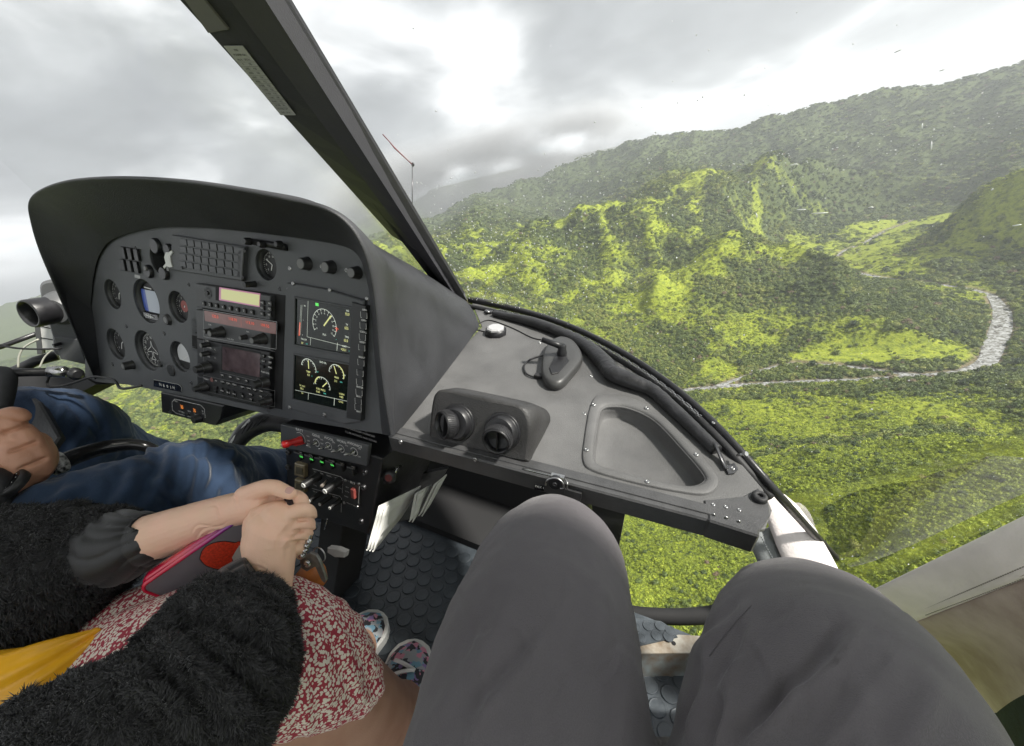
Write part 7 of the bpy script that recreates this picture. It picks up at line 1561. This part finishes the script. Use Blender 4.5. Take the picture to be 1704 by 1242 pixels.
# ------------------------------------------------------------------ the pilot
def pilot():
    g = empty('person', P(120, 800, .65)); tag(g, 'pilot in blue jeans at the far left with one hand on a black lever', 'person')
    nr = [(-220, 1040, .50, 130), (-60, 960, .54, 112), (60, 905, .57, 98), (150, 870, .60, 92), (240, 838, .64, 82), (310, 812, .69, 79), (350, 808, .74, 72)]; ns = [(345, 808, .74, 72), (400, 802, .82, 60), (480, 806, .92, 56), (560, 812, 1.02, 50)]
    fr = [(-200, 760, .72, 130), (-60, 742, .76, 100), (30, 728, .80, 84), (90, 722, .83, 76), (130, 735, .86, 72)]; fsn = [(125, 735, .86, 72), (200, 772, .94, 60), (290, 800, 1.02, 52), (380, 815, 1.12, 46)]
    o = blob('jeans', [limb_data(x, 26, 6, 1.0) for x in (nr, ns, fr, fsn)], DENIM, g, .0065, 5, 1)
    def fn(co, no):
        px, py = proj(co); d = noise3(co, 15, 33) * .014 + noise3(co, 42, 35) * .0045 
        for a, b, w, s in [((300, 745), (420, 760), 7, .007), ((250, 800), (330, 850), 10, .008), ((335, 735), (345, 830), 8, .007), ((385, 745), (350, 850), 9, .006), ((430, 750), (470, 790), 8, .005), ((40, 870), (140, 800), 9, .005), ((100, 655), (180, 720), 6, .005),((285, 745), (250, 850), 12, .008), ((320, 740), (305, 850), 12, .007), ((360, 745), (400, 830), 12, .006), ((225, 775), (180, 870), 14, .006), ((120, 800), (60, 900), 14, .004), ((150, 690), (120, 760), 8, .006), ((180, 705), (170, 770), 8, .006), ((110, 665), (60, 740), 8, .005), ((200, 725), (260, 750), 6, .004)]: d += crease(px, py, a, b, w, s)
        return d
    cloth_displace(o, fn)
    fin = lambda p: limb_data(p, 14, 5)
    h = blob('hand', [limb_data([(-40, 800, .55, 44), (0, 795, .56, 40), (28, 785, .565, 37), (45, 768, .567, 36), (44, 748, .568, 32)], 24, 6),
                      fin([(38, 745, .565, 22), (20, 728, .560, 17), (8, 712, .556, 15), (-4, 705, .556, 13)]), fin([(50, 748, .566, 22), (38, 722, .560, 16), (22, 704, .556, 14.5), (8, 700, .556, 13)]),
                      fin([(60, 762, .568, 20), (56, 740, .562, 15), (44, 722, .560, 14), (30, 716, .562, 12)]), fin([(66, 780, .570, 18), (68, 762, .566, 14), (60, 746, .564, 13), (48, 738, .566, 11)]),
                      fin([(10, 760, .560, 22), (-2, 730, .556, 16), (2, 700, .554, 13.5), (14, 690, .553, 12.5), (30, 690, .553, 11.5), (38, 693, .554, 10)])], SKIN2, g, .0016, 4)
    def fh(co, no):
        px, py = proj(co); d = noise3(co, 60, 18) * .0014
        for a, b in [((2, 722), (46, 706)), ((14, 752), (60, 736)), ((30, 782), (74, 764))]:
            a = np.array(a, float); b = np.array(b, float); u = (b - a) / np.hypot(*(b - a)); q_ = -(px - a[0]) * u[1] + (py - a[1]) * u[0]; t_ = (px - a[0]) * u[0] + (py - a[1]) * u[1]; d -= .0045 * np.exp(-(q_ / 3.2) ** 2) * sstep(-6, 6, t_) * (1 - sstep(44, 58, t_))
        return d
    cloth_displace(h, fh)
    fo = blob('forearm', [limb_data([(-160, 860, .48, 70), (-60, 830, .52, 52), (0, 800, .55, 42)], 20, 5)], SKIN2, h, .003, 3)
    # watch
    ax = Vector((-.1, -.45, .88)).normalized(); q = P(12, 806, .535); w = MB().lathe(q, ax, [(.0215, -.008), (.0225, -.004), (.0225, .001), (.020, .003), (.0185, .0028)], 36).build('watch', M_['knob'], h)
    MB().lathe(q + ax * .003, ax, [(.0185, 0), (.018, .0004)], 32).build('watch_face', M_['glassy'], w); t = MB(); wu = ax.orthogonal().normalized(); wv = ax.cross(wu)
    for k in range(12): a = k * math.pi / 6; t.lathe(q + ax * .0036 + (wu * math.cos(a) + wv * math.sin(a)) * .0150, ax, [(.0007, 0), (.0006, .0002)], 6)
    t.build('watch_marks', M_['text'], w); 
    MB().tube([P(-40, 770, .56), P(-10, 775, .54), P(10, 800, .53), P(14, 850, .53)], [.010, .011, .012, .012], 10, sub=4, flat=.35).build('watch_strap', M_['rubber'], w)
pilot()
def kneeboard():
    pts = [(10, 661, .775), (20, 650, .785), (46, 652, .785), (68, 670, .77), (100, 728, .74), (84, 752, .73), (42, 712, .735), (24, 684, .75)]
    q = [P(*p) for p in pts]; c = sum(q, Vector()) / len(q); n = (q[3] - q[0]).cross(q[5] - q[0]).normalized(); n = n if n.dot(-c) > 0 else -n; q = [p - n * (p - c).dot(n) for p in q]
    o = MB().prism(q, n, .012, .003).build('kneeboard', M_['leather']); tag(o, 'dark grey leather kneeboard strapped over the far knee of the pilot', 'kneeboard')
kneeboard()
def levers():
    g = empty('collective_lever', P(160, 755, .66)); tag(g, 'curved black lever with a black and white patterned collar under the hand of the pilot', 'lever')
    MB().tube([P(40, 790, .585), P(95, 772, .61), P(130, 758, .64), (P(175, 745, .67)), P(215, 740, .69), P(245, 744, .70), P(275, 760, .72)], [.014, .013, .0125, .0115, .010, .009, .008], 18, sub=6).build('grip', mat('glossy_black', (.012, .012, .013), .22, bump=.3, bscale=80), g)
    cm = mat('camo_print', (.60, .60, .58), .5, vscale=160, col2=(.03, .03, .03), detail=1)
    MB().tube([P(86, 775, .600), P(105, 768, .612)], [.0165, .0165], 20).build('collar', cm, g)
    MB().tube([P(85, 806, .60), P(128, 784, .63)], .0015, 6).build('steel_rod', M_['steel'], g)
    g = empty('control_stick', P(50, 620, .75)); tag(g, 'horizontal black control bar with a silver end cap at the left edge', 'control stick')
    MB().tube([P(-40, 622, .74), P(0, 621, .75), P(88, 619, .78)], [.0085, .008, .008], 14).build('bar', M_['black'], g); MB().tube([P(80, 619, .775), P(106, 619, .785), P(112, 620, .788)], [.0105, .0115, .010], 16).build('end_cap', M_['steel'], g)
    MB().tube([P(-30, 625, .74), P(6, 622, .75), P(12, 640, .74), P(4, 680, .72)], [.014, .014, .013, .012], 14, sub=4).build('grip', M_['rubber'], g)
    MB().lathe(P(125, 622, .79), (1, 0, 0), [(.006, -.008), (.012, -.004), (.012, .006), (.007, .010)], 16).build('joint', M_['black'], g)
    for nm, m, pts, r, lab in [('headset_cable', M_['rubber'], [(-20, 570, .8), (30, 580, .8), (90, 581, .8), (102, 580, .82)], .002, 'dark cable running level to the left air vent'), ('white_hose', mat('clear_hose', (.45, .45, .38), .4), [(30, 612, .86), (32, 592, .86), (42, 577, .86), (64, 565, .86)], .0018, 'pale thin hose arching behind the control bar'),
                       ('black_cord', M_['rubber'], [(85, 620, .79), (78, 640, .78), (92, 644, .78), (120, 638, .78), (150, 628, .76), (170, 628, .74), (190, 633, .72), (200, 646, .71), (215, 646, .70), (235, 642, .69)], .0022, 'looping black cord below the lower left corner of the panel'),
                       ('white_hose', mat('clear_hose', (.45, .45, .38), .4), [(66, 612, .85), (74, 595, .85), (88, 582, .85)], .0016, 'short pale hose beside the lower left of the air vent')]:
        o = MB().tube([P(*p) for p in pts], r, 8, sub=6).build(nm, m); tag(o, lab, 'cable' if 'hose' not in nm else 'hose')
levers()
def left_vent():
    g = empty('side_air_vent', P(90, 520, .95)); tag(g, 'grey air vent housing with one large round nozzle left of the instrument panel', 'air vent')
    pl = Plane(P(95, 530, .95), (1, .75, 0), (0, .0, 1)); m = mat('vent_grey', (.085, .088, .092), .45, var=.1, vscale=14, bump=.3, bscale=400)
    MB().prism([pl.hit(*p) for p in arc_px([(66, 500), (63, 480), (68, 470), (85, 466), (112, 464), (150, 470), (175, 520), (170, 600), (140, 600), (90, 592), (84, 560), (66, 500)], 3)[:-1]], pl.n, .12, .006).build('housing', m, g)
    q = pl.hit(108, 512); r = mpx(q, 27); n = pl.n; MB().lathe(q, n, [(r * 1.05, -.004), (r * 1.05, .002), (r, .012), (r * .88, .026), (r * .7, .034)], 36).build('socket', m, g)
    ax = (n + pl.u * -.45 + pl.v * .05).normalized(); b = q + ax * .018; R = r * .80; MB().lathe(b, ax, [(R * .9, 0), (R, .006), (R, .016), (R * 1.02, .020), (R * 1.02, .046), (R * .98, .049), (R * .86, .049), (R * .84, .02), (R * .80, 0)], 36).build('nozzle', M_['black'], g)
    MB().prism([pl.hit(*p, .004) for p in [(88, 560), (130, 565), (145, 608), (100, 598)]], pl.n, .05, .002).build('lower_box', m, g); MB().lathe(pl.hit(101, 572, .005), (pl.n - pl.u * .6).normalized(), [(.004, 0), (.004, .014)], 12).build('latch', M_['dsteel'], g)
    g = empty('checklist_card', P(66, 560, .98)); tag(g, 'white checklist card standing behind the left air vent', 'card')
    pl = Plane(P(70, 550, 1.0), (1, .6, 0), (0, .0, 1)); MB().prism([pl.hit(*p) for p in [(58, 515), (84, 532), (92, 580), (68, 582)]], pl.n, .004).build('card', M_['paper'], g); t = MB()
    for a, b in [((64, 542), (84, 547)), ((66, 562), (88, 566)), ((63, 530), (82, 536))]: A = pl.hit(*a, .001); bar2(t, A, pl.hit(*b, .001), .003, pl.n)
    t.build('card_lines', M_['dtext'], g); MB().prism([pl.hit(*p, .003) for p in [(55, 512), (62, 514), (70, 590), (62, 590)]], pl.n, .01).build('card_edge', m, g)
    for nm, pts, r in [('door_frame', [(-60, 590, 1.0), (0, 578, 1.0), (60, 556, 1.02)], .006), ('door_frame', [(20, 620, .98), (60, 601, 1.0), (95, 592, 1.02)], .012)]:
        o = MB().tube([P(*p) for p in pts], r, 10).build(nm, M_['black']); tag(o, 'upper thin black frame bar at the far left edge' if r < .01 else 'lower thick black frame bar at the far left edge', 'frame bar')
    o = MB().prism([P(*p) for p in [(-40, 625, .98), (130, 622, .96), (160, 640, .92), (110, 665, .93), (-40, 665, .98)]], (.2, -.9, .4), .04).build('side_console', M_['matte']); tag(o, 'dark lower side wall of the cabin behind the control bar', 'side wall')
left_vent()
# black rubber boots on pedals below the panel
def pedals():
    g = empty('shoe', P(430, 722, 1.0)); tag(g, 'black shoe of the pilot resting on a pedal under the panel', 'shoe')
    v, f = limb_data([(395, 735, 1.0, 16), (410, 718, 1.0, 19), (432, 705, 1.0, 20), (455, 700, 1.0, 20), (480, 705, 1.0, 18)], 18, 5, .8); MB().add(v, f, True).build('upper', M_['leather'], g)
    for k in range(5): MB().tube([P(402 + k * 9, 722 - k * 5, .965), P(412 + k * 9, 705 - k * 3, .965)], .0016, 6).build('lace', M_['rubber'], g)
    MB().tube([P(384, 738, .98), P(396, 722, .98), P(416, 700, .98)], .004, 8, sub=3).build('sole_edge', M_['text'], g)
pedals()
# folded papers in the footwell pocket
def papers():
    def booklet(name, pts_front, t0, t1, label, n=1, seed=0):
        g = empty(name, P(*pts_front[0], t0)); tag(g, label, 'papers', 'papers stuffed in the pocket under the shelf')
        r = random.Random(seed); (ax_, ay_), (bx, by), (cx, cy), (dx, dy) = pts_front
        for k in range(n):
            o = k * 5; V = []; F = []; K = 8
            for i in range(K + 1):
                f = i / K
                for j in range(5):
                    h = j / 4; x = (ax_ * (1 - f) + bx * f) * (1 - h) + (dx * (1 - f) + cx * f) * h; y = (ay_ * (1 - f) + by * f) * (1 - h) + (dy * (1 - f) + cy * f) * h
                    t = t0 + (t1 - t0) * f + .012 * math.sin(h * 3.1) + k * .008 + .004 * math.sin(f * 6 + seed); V.append(P(x + o * (1 - f), y + o * .2, t))
            for i in range(K):
                for j in range(4): F.append((i * 5 + j, i * 5 + j + 1, (i + 1) * 5 + j + 1, (i + 1) * 5 + j))
            sh = MB().add(V, F, True).build('sheet', M_['paper'], g); apply_mods(sh, [('SOLIDIFY', dict(thickness=.0012))])
            e = MB(); e.tube([V[i * 5 + 4] for i in range(K + 1)], .0012, 5); e.build('fold', M_['paper'], g)
    booklet('folded_chart', [(630, 842), (700, 808), (668, 858), (610, 916)], .60, .72, 'nearest folded white chart curling down out of the footwell pocket', 3, 1)
    booklet('folded_chart', [(690, 822), (717, 806), (700, 846), (681, 868)], .68, .74, 'middle thin folded chart between the two other papers in the pocket', 2, 2)
    booklet('folded_chart', [(722, 806), (743, 789), (716, 838), (697, 858)], .72, .78, 'farthest narrow folded chart under the shelf edge', 2, 3)
    o = MB().prism([P(*p) for p in [(640, 830, .72), (700, 790, .78), (745, 780, .82), (700, 860, .84), (655, 870, .76)]], (.3, -.8, .3), .02).build('document_pocket', M_['leather']); tag(o, 'black document pocket behind the folded charts', 'pocket')
papers()
# buckle and placard on the shelf rail above the left knee
def buckle():
    g = empty('clip_bracket', P(926, 800, .55)); tag(g, 'small metal clip bracket with a round end on the shelf rail above the left knee', 'bracket')
    pl = Plane(P(925, 803, depth(SHF.hit(925, 790)) - .014), (1, .12, 0), (0, .1, 1)); f = lambda pts, h: [pl.hit(*p, h) for p in pts]
    MB().prism(f([(916, 792), (938, 797), (938, 806), (916, 801)], .004), pl.n, .008, .001).build('steel_plate', M_['steel'], g)
    MB().tube(f([(908, 808), (910, 800), (918, 796), (928, 797), (936, 803), (938, 812), (932, 813)], .009), .0012, 6, sub=4).build('wire_loop', M_['steel'], g)
    c = pl.hit(924, 804, .006); MB().lathe(c, pl.n, [(mpx(c, 12), -.004), (mpx(c, 12), .0015), (mpx(c, 11), .0022)], 24).build('round_boss', M_['black'], g); inst('screw', DSCREW, c + pl.n * .0022, pl.n, g, None, mpx(c, 4))
    pc = MB().prism(f([(890, 805), (906, 809), (905, 818), (889, 815)], .003), pl.n, .001, .0002).build('placard', M_['glassy'], g); t = MB(); c = pl.hit(898, 811, .0034); text_into(t, 'PAX 1', c, pl.u, pl.v, mpx(c, 6)); t.build('lettering', M_['text'], pc)
    MB().prism(f([(940, 814), (968, 822), (966, 835), (950, 826), (938, 822)], .002), pl.n, .003, .0005).build('side_plate', M_['dsteel'], g)
    MB().tube([SHF.hit(870, 780, .003), SHF.hit(918, 792, .003), SHF.hit(938, 796, .003), pl.hit(944, 804, .004), pl.hit(943, 814, .004)], .0011, 6, sub=4).build('wire', M_['steel'], g)
buckle()
# ================================================================== WINDSCREEN AND RAINDROPS
def glass_mat():
    m = bpy.data.materials.new('acrylic_pane'); m.use_nodes = True; N = m.node_tree.nodes; L = m.node_tree.links; N.clear(); out = N.new('ShaderNodeOutputMaterial')
    tr = N.new('ShaderNodeBsdfTransparent'); tr.inputs[0].default_value = (.97, .975, .975, 1); gl = N.new('ShaderNodeBsdfGlossy'); gl.inputs['Roughness'].default_value = .03; gl.inputs[0].default_value = (.9, .9, .9, 1)
    fr = N.new('ShaderNodeFresnel'); fr.inputs['IOR'].default_value = 1.22; ms = N.new('ShaderNodeMath'); ms.operation = 'MULTIPLY'; L.new(fr.outputs[0], ms.inputs[0]); ms.inputs[1].default_value = .32
    mx = N.new('ShaderNodeMixShader'); L.new(ms.outputs[0], mx.inputs[0]); L.new(tr.outputs[0], mx.inputs[1]); L.new(gl.outputs[0], mx.inputs[2])
    # faint dried smears and dust
    tc = N.new('ShaderNodeTexCoord'); mp = N.new('ShaderNodeMapping'); mp.inputs['Scale'].default_value = (3, 3, 9); mp.inputs['Rotation'].default_value = (.5, .3, .8); L.new(tc.outputs['Object'], mp.inputs[0]); n = N.new('ShaderNodeTexNoise'); n.inputs['Scale'].default_value = 2.2; n.inputs['Detail'].default_value = 7; n.inputs['Roughness'].default_value = .65; L.new(mp.outputs[0], n.inputs['Vector'])
    r = N.new('ShaderNodeMapRange'); r.inputs[1].default_value = .5; r.inputs[2].default_value = .78; r.inputs[3].default_value = .004; r.inputs[4].default_value = .035; L.new(n.outputs['Fac'], r.inputs[0])
    tl = N.new('ShaderNodeBsdfTranslucent'); tl.inputs[0].default_value = (.85, .85, .85, 1); m2 = N.new('ShaderNodeMixShader'); L.new(r.outputs[0], m2.inputs[0]); L.new(mx.outputs[0], m2.inputs[1]); L.new(tl.outputs[0], m2.inputs[2]); L.new(m2.outputs[0], out.inputs[0]); return m
def windscreen():
    g = wf; gm = glass_mat()
    A, B = P(481, 0, .452), P(778, 501, 1.003); T0 = A + (A - B) * .55
    bot = frame_pts(.006)
    top = [T0, Vector((-.36, .28, .52)), Vector((-.2, .36, .58)), Vector((-.02, .41, .61)), Vector((.16, .43, .62)), Vector((.33, .42, .6)), Vector((.48, .39, .57)), Vector((.6, .34, .53)), Vector((.68, .27, .5)), Vector((.74, .18, .48)), Vector((.78, .10, .46))]
    bs = spline([tuple(x) for x in bot], 6); ts = spline([tuple(x) for x in top], 6); n = len(bs); K = 44
    EC = [Vector(x) for x in spline([tuple(P(1390, 928, .60)), tuple(P(1470, 955, .71)), tuple(P(1669, 858, .595)), tuple(P(1850, 765, .475)), (.74, .22, -.1), (.86, .05, .2), (.80, .0, .46)], 20)]; NE = len(EC) - 1
    def ecurve(h): x = h * NE; k = min(int(x), NE - 1); return EC[k].lerp(EC[k + 1], x - k)
    def S(i, h):
        f = i / (n - 1); w = float(sstep(0, .45, f))
        out = Vector((.14 * f, .10 * (1 - f * .7), .02)) * (4 * h * (1 - h)) * w; return Vector(bs[i]).lerp(Vector(ts[i]), h) + out + (ecurve(h) - Vector(bs[-1]).lerp(Vector(ts[-1]), h) - out) * f ** 6
    V = [S(i, k / K) for i in range(n) for k in range(K + 1)]; F = [(i * (K + 1) + k, i * (K + 1) + k + 1, (i + 1) * (K + 1) + k + 1, (i + 1) * (K + 1) + k) for i in range(n - 1) for k in range(K)]
    MB().add(V, F, True).build('pane', gm, g)
    # raindrops as small domes on the outside
    r = random.Random(5); db = MB(); cnt = 0; bm = bmesh.new(); bmesh.ops.create_icosphere(bm, subdivisions=1, radius=1); bm.verts.index_update(); IV = [v.co.copy() for v in bm.verts]; IF = [tuple(v.index for v in f.verts) for f in bm.faces]; bm.free()
    def drop(p, a, b, nrm, ra, rb):
        db.add([p + a * (v.x * ra) + b * (v.y * rb) + nrm * (v.z * min(ra, rb) * .5) for v in IV], IF, True)
    tries = 0
    while cnt < 950 and tries < 60000:
        tries += 1; i = r.randrange(0, n - 1); h = r.random() ** 1.3; a = r.random(); p = S(i, h).lerp(S(i + 1, h), a); co = np.array([list(p)]); c = co @ RH
        if c[0, 2] < .1: continue
        px, py = proj(co); px, py = px[0], py[0]
        if not (600 < px < 1720 and -20 < py < 960): continue
        d = .06 + 1.0 * math.exp(-((px - 860) / 190) ** 2 - ((py - 380) / 110) ** 2) + .35 * math.exp(-((px - 1150) / 300) ** 2 - ((py - 300) / 70) ** 2) + .12 * math.exp(-((px - 1400) / 300) ** 2 - ((py - 200) / 120) ** 2)
        if r.random() > d: continue
        t1 = (S(i + 1, h) - S(i, h)).normalized(); t2 = (S(i, min(1, h + .02)) - S(i, max(0, h - .02))).normalized(); nr = t1.cross(t2).normalized(); t = c[0, 2]; s = t * TSC * r.choice([.5, .6, .7, .8, 1.0, 1.4]); drop(p, t1, t1.cross(nr), nr, s, s * r.uniform(.8, 1.3)); cnt += 1
    # a few wind-drawn streaks
    def near(px, py):
        best = None
        for i in range(n):
            for k in range(0, 61):
                q = S(i, k / 60.); c = np.array(list(q)) @ RH
                if c[2] < .1: continue
                e = (CX + FPX * c[0] / c[2] - px) ** 2 + (CY + FPX * c[1] / c[2] - py) ** 2
                if best is None or e < best[0]: best = (e, i, k / 60., c[2])
        return best
    for px, py, L_, dx, dy in [(1326, 268, 7, 1, -.15), (1365, 345, 14, 1, .02), (1340, 345, 8, 1, .03), (1550, 205, 6, .25, -1), (1532, 250, 9, .1, -1), (1258, 346, 5, .2, 1), (1688, 381, 6, 1, 0), (1456, 339, 4, 1, 0), (1575, 120, 4, 1, -.2), (1495, 60, 6, 1, -.3)]:
        e, i, h, t = near(px, py); p = S(i, h); R_ = Vector(RH @ np.array([dx, dy, 0])).normalized(); i2 = min(i, n - 2); nr = (S(i2 + 1, h) - S(i2, h)).cross(S(i2, min(1, h + .02)) - S(i2, max(0, h - .02))).normalized(); a = (R_ - nr * R_.dot(nr)).normalized(); drop(p, a, a.cross(nr), nr, L_ * t * TSC, 1.1 * t * TSC)
    for k in range(70):
        f = k / 70.; px = 1160 + f * 300 + r.uniform(-6, 6); py = 285 - f * 38 + r.uniform(-5, 5)
        if k % 2: px, py = 1250 + f * 440, 300 - f * 90 + r.uniform(-5, 5)
        # interpolated cheaply: pick the closest of a coarse grid
        drops_xy.append((px, py))
    G = [(i, k / 40.) for i in range(n - 1) for k in range(40)]; GP = np.array([list(S(i, h)) for i, h in G]); gx, gy = proj(GP); gt = (GP @ RH)[:, 2]
    for px, py in drops_xy:
        e = (gx - px) ** 2 + (gy - py) ** 2 + (gt < .1) * 1e9; j = int(np.argmin(e)); i, h = G[j]; a = S(i + 1, h) - S(i, h); b = S(i, h + .025) - S(i, h); p = S(i, h) + a * r.random() + b * r.random(); nr = a.cross(b).normalized(); s = gt[j] * TSC * r.uniform(.5, .9); drop(p, a.normalized(), a.normalized().cross(nr), nr, s * r.uniform(1, 2.2), s)
    m, N, L, b = nodes_mat('raindrop'); b.inputs['Base Color'].default_value = (.92, .94, .95, 1); b.inputs['Roughness'].default_value = .12; tl = N.new('ShaderNodeBsdfTranslucent'); tl.inputs[0].default_value = (.8, .81, .82, 1); mx = N.new('ShaderNodeMixShader'); mx.inputs[0].default_value = .45; L.new(b.outputs[0], mx.inputs[1]); L.new(tl.outputs[0], mx.inputs[2]); L.new(mx.outputs[0], N['Material Output'].inputs[0])
    tag(db.build('raindrops', m, g), kind='stuff')
    # left pane behind the panel, lower window
    L_ = [(T0 + Vector((-.035, 0, 0)), P(700, 452, 1.02)), (Vector((-.8, .45, .50)), Vector((-.8, 1.10, -.25))), (Vector((-1.2, .40, .45)), Vector((-1.25, 1.0, -.3))), (Vector((-1.6, .1, .40)), Vector((-1.7, .6, -.32)))]
    ls = spline([tuple(a) + tuple(b) for a, b in L_], 8); V = []; n2 = len(ls)
    for i in range(n2):
        a, b = Vector(ls[i][:3]), Vector(ls[i][3:]); w = float(sstep(2, 24, i))
        for k in range(13): h = k / 12; V.append(a.lerp(b, h) + Vector((0, .12, .04)) * 4 * h * (1 - h) * w)
    F = [(i * 13 + k, i * 13 + k + 1, (i + 1) * 13 + k + 1, (i + 1) * 13 + k) for i in range(n2 - 1) for k in range(12)]
    g2 = MB().add(V, F, True).build('windscreen', gm); tag(g2, 'curved clear windscreen pane left of the centre post behind the hood', 'windscreen')
    MB().add([P(975, 815, .76), P(1120, 858, .72), P(1275, 892, .68), P(1275, 945, .75), P(1200, 1022, .87), P(1130, 1030, .89), P(1060, 1028, .91), P(1000, 990, .91)], [(0, 1, 2, 3, 4, 5, 6, 7)]).build('pane', gm, lw)
drops_xy = []
windscreen()
# ================================================================== place the banked cabin in the world
for o in HOBJ: o.matrix_basis = M4 @ o.matrix_basis
for o in list(bpy.data.objects):
    if o.type == 'MESH' and o.parent is None and o.get('kind') == 'structure' and o.get('category'): del o['category']
